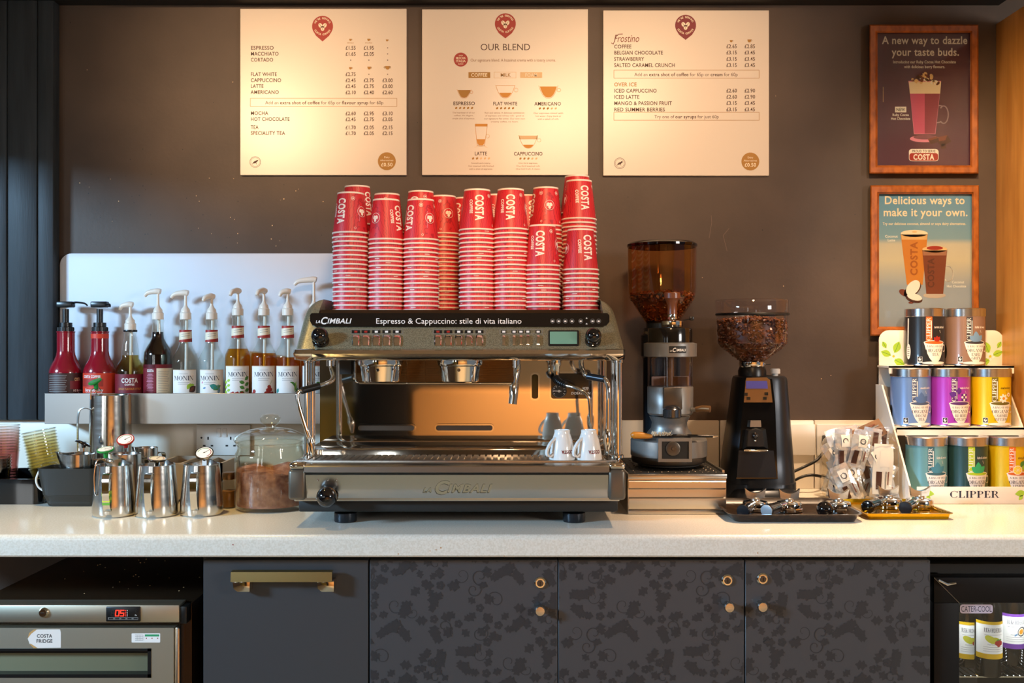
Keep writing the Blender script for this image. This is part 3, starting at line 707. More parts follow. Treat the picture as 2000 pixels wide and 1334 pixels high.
area('cooler_fill', ((gx0+gx2)/2, yg+.06, gzt-.03), ((gx0+gx2)/2, yg+.2, .5), .45, .03, (0.85, 0.94, 1.0), 2.2)  # added fill light inside the cooler, brightens the bottle labels
# cider bottles inside
def cider(cx_px, base_px_d, lab, cols, fruit, ytop, y0, y1):
    d = base_px_d; cx, cy = PX(cx_px, d), PY(d); z0 = sz+.0055; r = 25.2*S(d); t = thing('cider_bottle', lab, 'bottle', (cx, cy, z0), 'cider bottles in the cooler')
    hh = .245
    mb = MB(); mb.lathe(cx, cy, [(0, z0), (r*.92, z0), (r, z0+.006), (r, z0+.145), (r*.9, z0+.165), (r*.5, z0+.195), (.014, z0+.215), (.014, z0+hh), (0, z0+hh)], 28)
    part('bottle', mb, t, M['cider'])
    mb = MB(); mb.lathe(cx, cy, [(.0155, z0+hh-.012), (.0155, z0+hh+.001), (0, z0+hh+.002)], 20); part('crown_cap', mb, t, 'steel')
    a = Art(False); zl, zh = PZ(y1, d-r), PZ(y0, d-r)
    w = r*1.45; a.rect(-w, zl, w, zh, 'ink_white', 0); a.rect(-w, zl, w, zl+.012, cols, 1); a.rect(-w, zh-.007, w, zh, cols, 1)
    a.serif('REKORDERLIG', 0, zh-.020, .010, 'ink_navy', 1, r*1.5, 'c')
    for k in range(3): a.line([(-r*.8, zl+.018+k*.005), (r*.8, zl+.018+k*.005)], .0007, 'ink_grey', 1)
    a.line([(-r*.7, zh-.031), (r*.7, zh-.031)], .0008, 'ink_grey', 1)
    zc = (zl+zh)/2
    if fruit == 'pear':
        a.ell(-.008, zc+.002, .014, .008, inkmat('banana', '#c6bf3a'), 2, 16, rot=-30); a.ell(.004, zc+.001, .012, .006, 'banana', 2, 16, rot=-15)
        for dx, dz in ((.006, -.006), (.013, -.004), (.018, -.007), (.011, -.010)): a.ell(dx, zc+dz, .0055, .0055, 'ink_red', 3, 12)
        for dx in (.009, .016): a.ell(dx, zc+.001, .004, .002, 'ink_green', 3, 8)
    else:
        a.ell(.010, zc, .010, .012, 'ink_navy', 2, 18, rot=-25); a.ell(.009, zc, .0075, .0095, 'ink_cream', 3, 18, rot=-25); a.ell(.009, zc, .005, .0065, 'ink_orange', 4, 16, rot=-25); a.ell(-.004, zc-.008, .005, .002, 'ink_blue', 3, 8, rot=40)
    a.text('PREMIUM CIDER', 0, zl+.034, .003, 'ink_grey', 1, r, 'c')
    a.emit('label', t, wrap(cx, cy, r), cut=.004)
    return t
M['cider'] = mat('dark_bottle_glass', '#0e0c0a', 0.08, coat=0.3)
inkmat('cider_yellow', '#d6a912'); inkmat('cider_purple', '#6f3a93')
cider(1887, 2.405, 'dark cider bottle with yellow-edged label, half cut off by the cooler door frame', 'cider_yellow', 'pear', 0, 1216, 1288)
cider(1930, 2.335, 'dark cider bottle with yellow-edged label showing yellow and red fruit, whole in view', 'cider_yellow', 'pear', 0, 1215, 1288)
cider(1975, 2.42, 'dark cider bottle with purple-edged label and passion fruit picture', 'cider_purple', 'passion', 0, 1200, 1268)

# ================================================================== ON THE WALL
def pin(a, cx, cy, r, tip, m):
    pts = []
    for i in range(21):
        t = math.radians(148-296*i/20+90-90); ang = math.radians(-(212)+244*i/20)
        pts.append((cx+r*math.cos(math.radians(150+240*i/20)), cy+r*math.sin(math.radians(150+240*i/20))))
    pts += [(cx+r*.62, cy+r*.9), (cx, tip), (cx-r*.62, cy+r*.9)]
    a.poly(pts, m, 1)
    for dx, dy, rot in ((-4.0, -1.5, 60), (4.0, -1.5, -60), (0, 4, 90)):
        a.ell(cx+dx*r/20, cy+dy*r/20, 4.8*r/20, 3.6*r/20, 'ink_cream', 2, 14, rot=rot)
    for dx, dy, rot in ((-4.0, -1.5, 60), (4.0, -1.5, -60), (0, 4, 90)):
        q = math.radians(rot); a.line([(cx+(dx-3.5*math.cos(q))*r/20, cy+(dy-3.5*math.sin(q))*r/20), (cx+(dx+3.5*math.cos(q))*r/20, cy+(dy+3.5*math.sin(q))*r/20)], .7, m, 3)
    a.arctext("WE'RE SERVING", cx, cy, r*.78, 155, 25, r*.17, 'ink_cream', 2); a.arctext('COSTA COFFEE', cx, cy, r*.78, 205, 335, r*.17, 'ink_cream', 2, inward=True)
def cupicon(a, x, y, s, m):
    a.poly([(x-4*s, y-3*s), (x+4*s, y-3*s), (x+3.2*s, y+1*s), (x+1.5*s, y+3*s), (x-1.5*s, y+3*s), (x-3.2*s, y+1*s)], m, 1)
    a.ring(x+4.2*s, y-1*s, 1.4*s, .8*s, m, 1, 8)
def badge(a, x, y):
    a.ell(x, y, 17.5, 17.5, 'ink_gold', 1, 30); a.text('Dairy', x, y-8, 3.6, 'ink_cream', 2, 11, 'c', 'r'); a.text('Alternatives', x, y-1.8, 3.4, 'ink_cream', 2, 26, 'c'); a.text('£0.50', x, y+6.5, 6.6, 'ink_cream', 2, 23, 'c', 'b')
def frogseal(a, x, y):
    a.ring(x, y, 10.5, .8, 'ink_brown', 1); a.ring(x, y, 8.4, .5, 'ink_brown', 1); a.ell(x, y, 5, 2, 'ink_brown', 2, 12, rot=-28); a.ell(x+4, y-2.6, 1.8, 1.5, 'ink_brown', 2, 8); a.line([(x-3, y+1), (x-5.5, y+4)], 1, 'ink_brown', 2); a.line([(x+1, y+1), (x+2.5, y+4)], .9, 'ink_brown', 2)
def seglist(a, segs, x0, x1, y, cap, m):
    W = sum(text2d(s, w)[2] for s, w in segs); k = (x1-x0)/W; x = x0
    for s, w in segs: L = text2d(s, w)[2]*k; a.text(s, x, y, cap, m, 1, L, 'l', w); x += L
def board(name, label, quad):
    d = DW-.012; x0, x1, y0, y1 = quad; t = thing(name, label, 'menu board', (PX((x0+x1)/2, d), -.006, PZ(y1, d)))
    mb = MB(); mb.box(PX(x0, d), PX(x1, d), PY(d), -.0005, PZ(y1, d), PZ(y0, d), .001, 1); p_ = part('panel', mb, t, 'board'); return t, p_, flat_at(d)
t, pnl_, fn = board('menu_board', 'square cream menu board listing hot drinks and prices, hung first from the dark boarding', (469, 794, 17, 342))
a = Art(); pin(a, 630, 51.5, 20.5, 81, 'ink_red'); a.emit('logo', t, fn)
a = Art()
for s, xe, y in (('ESPRESSO', 535, 93.5), ('MACCHIATO', 544.5, 105), ('CORTADO', 534, 116.8), ('FLAT WHITE', 541, 145), ('CAPPUCCINO', 549.5, 156.7), ('LATTE', 515, 168.2), ('AMERICANO', 545, 180), ('MOCHA', 524, 221), ('HOT CHOCOLATE', 566, 232.6), ('TEA', 505, 248.5), ('SPECIALITY TEA', 557, 260)):
    a.text(s, 489.7, y, 6.9, 'ink_brown', 1, xe-489.7, 'l', 'b')
a.frame(489, 192, 775, 208, .8, 'ink_gold', 1)
seglist(a, (('Add an ', 'r'), ('extra shot of coffee', 'b'), (' for 65p or ', 'r'), ('flavour syrup', 'b'), (' for 60p', 'r')), 518, 749, 200.5, 6.2, 'ink_brown')
frogseal(a, 498.5, 316.5); stamp(a, pnl_, fn)
a = Art()
for y, row in ((93.5, ('£1.55', '£1.95', '.')), (105.5, ('£1.65', '£2.05', '.')), (117.5, ('.', '.', '.')), (145, ('£2.75', '.', '.')), (157, ('£2.45', '£2.75', '£3.00')), (168.6, ('£2.45', '£2.75', '£3.00')), (180.5, ('£2.10', '£2.40', '£2.60')), (221.5, ('£2.60', '£2.95', '£3.10')), (233, ('£2.45', '£2.75', '£3.05')), (249, ('£1.70', '£2.05', '£2.15')), (260.5, ('£1.70', '£2.05', '£2.15'))):
    for x, s in zip((685, 720.5, 757), row):
        if s == '.': a.ell(x, y, 1.1, 1.1, 'ink_brown', 1, 8)
        else: a.text(s, x, y, 6.9, 'ink_brown', 1, 20.5, 'c', 'b')
cupicon(a, 684.5, 78, .62, 'ink_gold'); cupicon(a, 720, 78, .7, 'ink_gold'); cupicon(a, 756, 79, .6, 'ink_gold'); cupicon(a, 684.5, 133.5, .75, 'ink_gold'); cupicon(a, 721, 133, .9, 'ink_gold'); cupicon(a, 757, 132.5, 1.15, 'ink_gold'); a.ring(751.5, 131.5, 1.6, .9, 'ink_gold', 1, 8)
a.text('SINGLE', 684.5, 83.7, 2.2, 'ink_gold', 1, 13, 'c'); a.text('DOUBLE', 720, 83.7, 2.2, 'ink_gold', 1, 14, 'c')
stamp(a, pnl_, fn)
a = Art(); badge(a, 755.5, 315); a.emit('price_badge', t, fn, label='round gold badge')
t, pnl_, fn = board('menu_board', 'square cream board headed OUR BLEND with orange cup drawings, between two price lists', (824, 1148.5, 18, 342))
a = Art(); pin(a, 987, 46.5, 20.5, 75, 'ink_red'); a.emit('logo', t, fn)
a = Art(); a.text('OUR BLEND', 987, 92, 12.5, 'ink_brown', 1, 98, 'c', 'r')
a.text('Our signature blend. A hazelnut crema with a toasty aroma.', 919, 117.5, 5.6, 'ink_tan', 1, 167)
a.text('COFFEE', 936, 146.5, 6.6, 'ink_cream', 2, 32, 'c', 'b'); a.text('MILK', 987.5, 146.5, 6.6, 'ink_gold', 2, 20, 'c', 'b'); a.text('FOAM', 1037.5, 146.5, 6.6, 'ink_cream', 2, 24, 'c', 'b')
for s, x0, x1, y in (('ESPRESSO', 885, 928, 202), ('FLAT WHITE', 963, 1010.5, 202.3), ('AMERICANO', 1044, 1096, 202.6), ('LATTE', 927, 951.5, 300), ('CAPPUCCINO', 1003.5, 1060, 300.3)): a.text(s, x0, y, 6.7, 'ink_brown', 1, x1-x0, 'l', 'b')
for s, x, y, w in (('The heartbeat of all our', 905.5, 220, 44), ('coffees. An elegant,', 905.5, 225.6, 38), ('simple shot of espresso.', 905.5, 231.4, 44), ('Rich and velvety. A delicious combination', 985.5, 220.3, 78), ('of espresso and velvety milk - good as', 985.5, 226, 76), ('our signature flat white. Our very own', 985.5, 231.8, 80), ('creamy coffee, no foam.', 985.5, 237.6, 54), ('Our espresso mixed with', 1071, 221, 58), ('hot water. Enjoy black or', 1071, 226.8, 50), ('with a splash of milk.', 1071, 232.4, 42), ('Smooth and creamy.', 939.5, 318.6, 38), ('Hot steamed milk finished', 939.5, 324.2, 50), ('with a shot of espresso.', 939.5, 330, 46), ('One third espresso,', 1031.5, 318.6, 38), ('One third steamed milk', 1031.5, 324.2, 46), ('One third froth. A classic.', 1031.5, 330, 48)):
    a.text(s, x, y, 3.0, 'ink_tan', 1, w, 'c')
stamp(a, pnl_, fn)
a = Art(); a.ell(900, 116.5, 13.7, 13.7, 'ink_red', 1, 28); a.text('OUR', 900, 108.5, 2.2, 'ink_cream', 2, 8, 'c', 'b'); a.text('MOCHA', 900, 113.4, 4.4, 'ink_cream', 2, 19, 'c', 'b'); a.text('ITALIA', 900, 119.3, 4.4, 'ink_cream', 2, 19, 'c', 'b'); a.text('BLEND', 900, 125, 2.2, 'ink_cream', 2, 10, 'c', 'b'); a.emit('round_seal', t, fn)
a = Art(); a.rect(915, 141, 957.5, 152.3, 'ink_gold', 1); a.rect(1016, 141, 1059, 152.3, 'ink_pale', 1)
a.frame(965, 141, 1008, 152.3, .7, 'ink_pale', 1)
def bowl(x0, x1, y0, y1, n=14):
    cx = (x0+x1)/2; w = (x1-x0)/2; o = [(x0, y0)]
    for i in range(n+1):
        u = -1+2*i/n; o.append((cx+u*w*.98, y0+(y1-y0)*(1-abs(u)**2.6)))
    return o+[(x1, y0)]
def half(x0, x1, y0, y1, f):
    pts = bowl(x0, x1, y0, y1, 20); yl = y0+(y1-y0)*f; return [p for p in pts if p[1] >= yl]
a.poly(bowl(894, 919, 176, 191), 'ink_gold', 1); a.line(bowl(892.5, 920.5, 175, 192), .6, 'ink_orange', 1); a.ring(920.5, 180, 3, .7, 'ink_orange', 1, 10)
a.line(bowl(968, 1006, 167, 191.5), .7, 'ink_orange', 1); a.line([(968, 167), (1006, 167)], .7, 'ink_orange', 1); a.poly(half(969.5, 1004.5, 167, 190.5, .5), 'ink_orange', 1); a.ring(1008, 176, 4, .7, 'ink_pale', 1, 10)
a.poly(bowl(1054, 1088, 169, 190.5), 'ink_orange', 1); a.line(bowl(1052, 1090, 167.5, 191.8), .7, 'ink_orange', 1); a.ring(1091.5, 176, 3.6, .7, 'ink_orange', 1, 10)
a.line([(928, 243), (932, 284), (936, 285.5), (942, 285.5), (946.5, 284), (952, 243)], .7, 'ink_orange', 1); a.rect(928, 242, 952, 247, 'ink_orange', 1); a.poly([(931, 272), (947.5, 272), (946, 280), (943, 284), (935.5, 284), (932.5, 280)], 'ink_orange', 1); a.ring(952.5, 266, 3.6, .7, 'ink_pale', 1, 10); a.line([(927, 288), (934, 285), (945, 285), (952, 288)], .6, 'ink_pale', 1)
a.line(bowl(1013, 1050.5, 264.5, 289.5), .7, 'ink_orange', 1); a.rect(1014, 265, 1050, 272, 'ink_pale', 1); a.poly(half(1014.5, 1049, 265, 289, .70), 'ink_orange', 1); a.ring(1053, 274, 3.6, .7, 'ink_pale', 1, 10)
for x, y, n in ((891, 211, 5), (971, 211.4, 5), (1054.5, 211.8, 3), (924, 309.5, 2), (1016.5, 309.8, 3)):
    for k in range(5): a.ell(x+k*7.75, y, 2.6, 1.9, 'ink_gold' if k < n else 'ink_pale', 1, 10, rot=-45)
stamp(a, pnl_, fn)
t, pnl_, fn = board('menu_board', 'square cream menu board listing iced drinks and prices, beside the framed posters', (1178, 1502, 20, 343))
a = Art(); pin(a, 1339, 49.5, 20.5, 78, 'ink_crimson'); a.emit('logo', t, fn)
a = Art(); a.text('Frostino', 1198, 75, 14, inkmat('ink_script', '#7d3a1a'), 1, 50, 'l', 'r', .28); a.line([(1194, 84), (1198, 86), (1203, 72), (1208, 67), (1216, 66.5)], 1.3, 'ink_script', 1)
for s, xe, y in (('COFFEE', 1233.5, 91), ('BELGIAN CHOCOLATE', 1295, 103), ('STRAWBERRY', 1258, 115.2), ('SALTED CARAMEL CRUNCH', 1318.5, 127.4), ('ICED CAPPUCCINO', 1283, 177.2), ('ICED LATTE', 1249, 189.4), ('MANGO & PASSION FRUIT', 1312.5, 201.7), ('RED SUMMER BERRIES', 1299, 214)): a.text(s, 1199.3, y, 7.0, 'ink_brown', 1, xe-1199.3, 'l', 'b')
a.text('OVER ICE', 1199.3, 165, 7.2, 'ink_gold', 1, 44.5, 'l', 'b')
a.frame(1199, 137, 1482.5, 152.8, .8, 'ink_gold', 1); a.frame(1199, 219.3, 1482.5, 235, .8, 'ink_gold', 1)
seglist(a, (('Add an ', 'r'), ('extra shot of coffee', 'b'), (' for 65p or ', 'r'), ('cream', 'b'), (' for 60p', 'r')), 1239, 1441, 145.5, 6.4, 'ink_brown')
seglist(a, (('Try one of ', 'r'), ('our syrups', 'b'), (' for just 60p', 'r')), 1278, 1404, 228, 6.4, 'ink_brown')
frogseal(a, 1210.5, 319); stamp(a, pnl_, fn)
a = Art()
for y, r0 in ((90.5, ('£2.65', '£2.85')), (102.7, ('£3.15', '£3.45')), (115, ('£3.15', '£3.45')), (127.2, ('£3.15', '£3.45')), (177, ('£2.60', '£2.90')), (189, ('£2.60', '£2.90')), (201.3, ('£3.15', '£3.45')), (213.7, ('£3.15', '£3.45'))):
    for x, s in zip((1429, 1464.5), r0): a.text(s, x, y, 7.0, 'ink_brown', 1, 21, 'c', 'b')
cupicon(a, 1428, 80.5, .7, 'ink_gold'); cupicon(a, 1463.5, 80, .95, 'ink_gold'); stamp(a, pnl_, fn)
a = Art(); badge(a, 1465.5, 315.5); a.emit('price_badge', t, fn, label='round gold badge')

# framed posters
def poster(label, X0, Y0, X1, Y1, x0, y0, x1, y1, base):
    d = DW-.03; t = thing('framed_poster', label, 'poster', (PX((X0+X1)/2, d), -.015, PZ(Y1, d)))
    mb = MB(); w = [(X0, Y0, x0, y0)]
    o = [(X0, Y0), (X1, Y0), (X1, Y1), (X0, Y1)]; i = [(x0, y0), (x1, y0), (x1, y1), (x0, y1)]
    def ring(f, dep): return [P(o[k][0]+(i[k][0]-o[k][0])*f, o[k][1]+(i[k][1]-o[k][1])*f, dep) for k in range(4)]
    R = [ring(0, DW-.001), ring(0, d+.004), ring(.15, d), ring(.75, d), ring(1.0, d+.008), ring(1.0, DW-.008)]
    for k in range(4):
        j = (k+1) % 4
        for A, B in zip(R[:-1], R[1:]): mb.add([A[k], A[j], B[j], B[k]], [(0, 1, 2, 3)])
    part('frame', mb, t, 'frame')
    dd = DW-.012; mb = MB(); a0, b0 = P(x0-3, y0-3, dd), P(x1+3, y1+3, dd); mb.box(a0.x, b0.x, PY(dd), -.002, b0.z, a0.z); sh = part('print', mb, t, base)
    mb = MB(); dd2 = DW-.0185; a0, b0 = P(x0, y0, dd2), P(x1, y1, dd2); mb.box(a0.x, b0.x, PY(dd2), PY(dd2)+.0015, b0.z, a0.z); part('glazing', mb, t, M['posterglass'])
    return t, sh, flat_at(dd)
M['posterglass'] = glass('poster_glazing', '#f2f2f0', 0.08, 1.0, 1.35)
t, sh, fn = poster('upper framed poster in brown wood, dark purple with a pink drink in a tall glass', 1698, 48, 1911, 339, 1714, 64, 1895, 323, mat('aubergine_print', '#552c40', 0.5))
a = Art(); a.text('A new way to dazzle', 1723, 78.5, 14.5, 'ink_white', 1, 167, 'l', 'b'); a.text('your taste buds.', 1742, 101.5, 14.5, 'ink_white', 1, 132, 'l', 'b')
a.text('Introducing our Ruby Cocoa Hot Chocolate', 1744, 121, 5.4, 'ink_white', 1, 123, 'l', 'b'); a.text('with delicious berry flavours.', 1766, 130.3, 5.4, 'ink_white', 1, 80, 'l', 'b')
a.rect(1748, 208.5, 1770, 219.5, 'ink_white', 1); a.text('NEW', 1759, 214, 6, 'ink_black', 2, 17, 'c', 'b'); a.text('Ruby Cocoa', 1759, 224.3, 4.8, 'ink_white', 1, 32, 'c', 'b'); a.text('Hot Chocolate', 1759, 231.7, 4.8, 'ink_white', 1, 38, 'c', 'b')
a.line([(1725, 170), (1725, 199)], .8, 'ink_pale', 1)
a.poly([(1774, 158), (1838, 158), (1836, 180), (1827, 262), (1785, 262), (1777, 180)], 'ink_pinklight', 1)
a.poly([(1777, 183), (1835, 183), (1826, 261), (1786, 261)], 'ink_pink', 2); a.poly([(1806, 183), (1835, 183), (1826, 261), (1806, 261)], inkmat('ink_rose', '#8e3450'), 3)
a.poly([(1775, 160), (1838, 160), (1836, 183), (1777, 183)], 'ink_cream', 3)
rr = random.Random(8)
for k in range(46):
    u = rr.uniform(-1, 1); y = 160-rr.uniform(0, 1)*20*(1-abs(u))+rr.uniform(-2, 4); a.ell(1806+u*27, y, rr.uniform(2.2, 5), rr.uniform(1.5, 3.4), rr.choice(('ink_cream', 'ink_choc', 'ink_cocoa', 'ink_white', 'ink_pale')), 4+k % 6, 8, rot=rr.uniform(0, 180))
a.ring(1843, 224, 9, 2.4, inkmat('ink_glass', '#b9a2ae'), 1, 20, -130, 130, 17); a.line([(1834, 206), (1840, 207)], 2, 'ink_glass', 1); a.line([(1829, 240), (1838, 238)], 2, 'ink_glass', 1)
a.ell(1806, 271, 29, 7, 'ink_pinklight', 1); a.ell(1806, 268, 22, 4.5, inkmat('ink_mauve', '#7d4a5c'), 2)
for p in ([(1812, 272), (1830, 266), (1836, 276), (1818, 282)], [(1832, 268), (1850, 264), (1858, 276), (1842, 286), (1832, 280)], [(1836, 282), (1846, 280), (1848, 290), (1838, 291)]): a.poly(p, 'ink_choc', 5)
for p in ([(1812, 272), (1830, 266), (1831, 270), (1814, 275)], [(1832, 268), (1850, 264), (1846, 274), (1834, 276)]): a.poly(p, 'ink_cocoa', 6)
a.rrect(1775, 291, 1833, 315, 6, 'ink_white', 6); a.rrect(1776, 299, 1832, 314, 5, 'ink_red', 7); a.text('PROUD TO SERVE', 1804, 295.3, 4.6, 'ink_brown', 8, 46, 'c', 'b'); a.text('COSTA', 1804, 306.8, 10, 'ink_white', 8, 41, 'c', 'h')
stamp(a, sh, fn)
m = M['skyprint'] = mat('sky_and_sand_print', '#b8b4a8', 0.5)
b_ = m.node_tree.nodes['Principled BSDF']; tc = nd(m, 'ShaderNodeTexCoord'); sx = nd(m, 'ShaderNodeSeparateXYZ'); rp = nd(m, 'ShaderNodeValToRGB'); lk(m, tc, 'Generated', sx, 'Vector'); lk(m, sx, 'Z', rp, 'Fac'); lk(m, rp, 'Color', b_, 'Base Color')
e = rp.color_ramp.elements; e[0].position = 0.0; e[0].color = lin('#a5adb8'); e[1].position = 1.0; e[1].color = lin('#5d93b8')
for p_, c_ in ((.3, '#9aa6b4'), (.5, '#cfc6ae'), (.62, '#c9c2b2'), (.66, '#7fa4b8')): q = e.new(p_); q.color = lin(c_)
t, sh, fn = poster('lower framed poster in brown wood, pale blue with two iced drinks and coconut', 1700, 362, 1912, 656, 1717, 379, 1898, 638, 'skyprint')
a = Art(); a.text('Delicious ways to', 1727, 391, 15, 'ink_cream', 1, 158, 'l', 'b'); a.text('make it your own.', 1725, 414.5, 15, 'ink_cream', 1, 166, 'l', 'b'); a.text('Try our delicious coconut, almond or soya dairy alternatives.', 1724, 437, 5, 'ink_cream', 1, 163, 'l', 'b')
a.text('Coconut', 1741, 461.5, 4.6, 'ink_white', 1, 25, 'c', 'b'); a.text('Latte', 1741, 469, 4.6, 'ink_white', 1, 15, 'c', 'b'); a.text('Coconut', 1871, 551, 4.6, 'ink_white', 1, 24, 'c', 'b'); a.text('Hot Chocolate', 1868, 559, 4.6, 'ink_white', 1, 38, 'c', 'b')
a.poly([(1759, 456), (1812, 456), (1802, 556), (1771, 556)], 'ink_caramel', 2); a.ell(1785.5, 456, 26.5, 7, 'ink_cream', 3); a.poly([(1760, 458), (1811, 458), (1810, 468), (1761, 468)], inkmat('ink_foam', '#e2b478'), 3); a.ell(1786, 453, 5, 2, 'ink_pale', 4)
a.text('COSTA', 1785, 505, 13, inkmat('ink_logo_orange', '#a85c14'), 4, 66, 'c', 'h', 0, 90)
a.poly([(1801, 487), (1850, 487), (1842, 574), (1809, 574)], 'ink_cocoa', 5); a.ell(1825.5, 487, 24.5, 6.5, 'ink_pale', 6); a.ell(1825.5, 484.5, 16, 4, 'ink_cherry', 7); a.poly([(1802, 489), (1849, 489), (1848, 499), (1803, 499)], inkmat('ink_mocha', '#a8735a'), 6)
a.text('COSTA', 1818, 533, 12, inkmat('ink_logo_dark', '#5a2a1c'), 7, 58, 'c', 'h', 0, 90)
a.ring(1852, 535, 9, 2, 'ink_white', 4, 20, -130, 130, 15); a.ell(1825, 577, 22, 5.5, inkmat('ink_base', '#c4b3a6'), 4)
a.ell(1782, 566, 20, 11, 'ink_choc', 8, 20, rot=-40); a.ell(1783, 562, 17, 11, 'ink_white', 9, 20, rot=-50); a.ell(1785, 583, 17, 8, 'ink_choc', 9, 20, rot=15); a.ell(1786, 580, 15, 6.5, 'ink_white', 10, 20, rot=15); a.ell(1766, 572, 11, 6, 'ink_cocoa', 8, rot=25); a.ell(1779, 591, 5, 2, 'ink_cocoa', 9)
stamp(a, sh, fn)
# ================================================================== SYRUP SHELF
dl = 2.79; zl1, zl0 = PZ(768, dl), PZ(828, dl); xs0, xs1 = PX(87, dl), PX(650, dl); fz = zl0+.016
mb = MB(); mb.box(xs0, xs1, PY(dl), PY(dl)+.002, zl0, zl1, .0008, 1); mb.box(xs0, xs1, PY(dl)+.001, -.012, fz-.002, fz); mb.box(xs0, xs0+.002, PY(dl)+.001, -.012, zl0, zl1); mb.box(xs1-.002, xs1, PY(dl)+.001, -.012, zl0, zl1)
mb.turned((xs0-.0005, PY(dl)+.012, PZ(797, dl)), (-1, 0, 0), [(0, .004), (.003, .003), (.004, 0)], 10)
single('bottle_shelf', mb, 'shelfsteel', 'long steel wall shelf with high front lip holding the syrup bottles', 'shelf', ((xs0+xs1)/2, -.06, zl0))
mb = MB(); d = 2.9; pts = rrect(PX(117, d), PZ(815, d), PX(700, d), PZ(495, d), .035, 8)
mb.prism(pts, -.010, -.0005, .001)
single('splash_panel', mb, 'whiteboard', 'white round-cornered splash panel on the wall behind the syrup bottles', 'panel', (PX(408, d), -.005, PZ(815, d)))

db = 2.848
def zb(y): return PZ(y, db-.03)
M['amber'] = glass('amber_syrup', '#efbc66', 0.03, 0.8, 1.33); M['paleyellow'] = glass('pale_syrup', '#e6d29c', 0.03, 0.8, 1.33); M['nearclear'] = glass('clear_syrup', '#e6dcc4', .03, .8, 1.3)
M['darksyrup'] = mat('dark_brown_syrup', '#1c0d07', 0.1, coat=.4); M['redsauce'] = mat('red_sauce_bottle', '#8e1424', 0.16, coat=.5)
M['pumpwhite'] = mat('cream_pump_plastic', '#eadccb', 0.35); M['tubewhite'] = mat('pump_tube_plastic', '#e9e4da', .4)
SG = 'syrup bottles on the steel shelf'
def pump(t, cx, cy, yh, ycap, rc, nz_px, drop=6, col='pumpwhite', head_w=9, fwd=0.0):
    """head at row yh, cap from ycap; nozzle reaching nz_px to the side, fwd metres toward the room"""
    s = S(db); zc = zb(ycap); zh = zb(yh); mb = MB()
    p_ = part('pump', MB().lathe(cx, cy, [(0, zc-.002), (rc, zc-.002), (rc, zc+.016), (rc*.82, zc+.019), (rc*.78, zc+.026), (rc*.4, zc+.034), (.0042, zc+.040), (.0038, zh-.004), (0, zh-.004)], 22), t, col)
    sg = 1 if nz_px > 0 else -1; L = abs(nz_px)*s
    dirx = Vector((sg*L, -fwd, 0)); e = dirx.normalized() if dirx.length > 0 else Vector((0, -1, 0)); side = Vector((-e.y, e.x, 0))
    o = Vector((cx, cy, zh)); pts = [o-e*head_w*s*.55+Vector((0, 0, .002)), o+e*head_w*s*.3+Vector((0, 0, .0035)), o+dirx*.75+Vector((0, 0, -.001)), o+dirx+Vector((0, 0, -drop*s))]
    mb.tube(pts, [.0080, .0088, .0068, .0045], 12, 5); part('nozzle', mb, p_, col)
    return p_
def tube_in(t, cx, cy, z0, z1):
    part('dip_tube', MB().tube([(cx, cy, z0), (cx+.003, cy, z1)], .0045, 8), t, 'tubewhite')
def costa_sauce(cx_px, lab, art, arm, dark):
    cx, cy = PX(cx_px, db), PY(db); s = S(db); t = thing('sauce_bottle', lab, 'bottle', (cx, cy, fz), SG)
    R = 30.5*s; N = 16.2*s
    prof = [(0, fz), (R*.95, fz), (R, fz+.006), (R, zb(728)), (R*.97, zb(722)), (R*.86, zb(713)), (R*.68, zb(703)), (N*1.08, zb(694)), (N, zb(686)), (N, zb(650)), (N*1.06, zb(649)), (N*1.06, zb(647)), (0, zb(647))]
    part('bottle', MB().lathe(cx, cy, prof, 32), t, 'redsauce')
    zc = zb(647); mb = MB(); mb.lathe(cx, cy, [(0, zc), (14.8*s, zc), (14.8*s, zc+.012), (12*s, zc+.013), (12*s, zc+.025), (6*s, zc+.026), (6*s, zb(603)), (0, zb(603))], 24)
    for k in range(24): an = 2*PI*k/24; mb.box(cx+14.9*s*math.cos(an)-.0006, cx+14.9*s*math.cos(an)+.0006, cy+14.9*s*math.sin(an)-.0006, cy+14.9*s*math.sin(an)+.0006, zc+.001, zc+.011)
    p_ = part('pump', mb, t, 'black')
    mb = MB(); mb.box(cx-16*s, cx+16*s, cy-.012, cy+.012, zb(600), zb(588), .004); part('pump_head', mb, p_, 'black')
    mb = MB(); q = Vector((cx, cy, zb(594)))
    if arm == 'long': mb.tube([q+Vector((14*s, 0, .001)), q+Vector((20*s, -.006, .006)), q+Vector((40*s, -.014, .003)), q+Vector((47*s, -.016, -.004))], [.0035, .003, .0026, .0022], 8, 4)
    else: mb.tube([q+Vector((10*s, -.004, 0)), q+Vector((24*s, -.02, -.001)), q+Vector((26*s, -.024, -.008))], [.004, .0036, .003], 8, 4)
    part('nozzle', mb, p_, 'black')
    a = Art(False); z1, z0 = zb(728.5), zb(775); art(a, R, z0, z1, s, cx); a.emit('label', t, wrap(cx, cy, R, -PI/2+math.atan2(-cx, db)), cut=.004)
    return t
def lab1(a, R, z0, z1, s, cx):
    a.rect(-R*1.5, z0, R*1.5, z1, inkmat('label_brown', '#3a1a14'), 0); a.rect(R*.25, z0+.022, R*1.5, z0+.046, 'ink_crimson', 1)
    for k in range(12): a.line([(-R*1.25, z1-.006-k*.0052), (R*.05-(k % 3)*.002, z1-.006-k*.0052)], .0016, 'ink_grey', 1)
    a.text('COSTA', R*.75, z0+.05, .008, 'ink_pale', 2, .02, 'c', 'h'); a.text('HS Belgian', R*.8, z0+.018, .006, 'ink_white', 2, .032, 'c', 'b'); a.text('Sauce', R*.95, z0+.010, .006, 'ink_white', 2, .016, 'c', 'b')
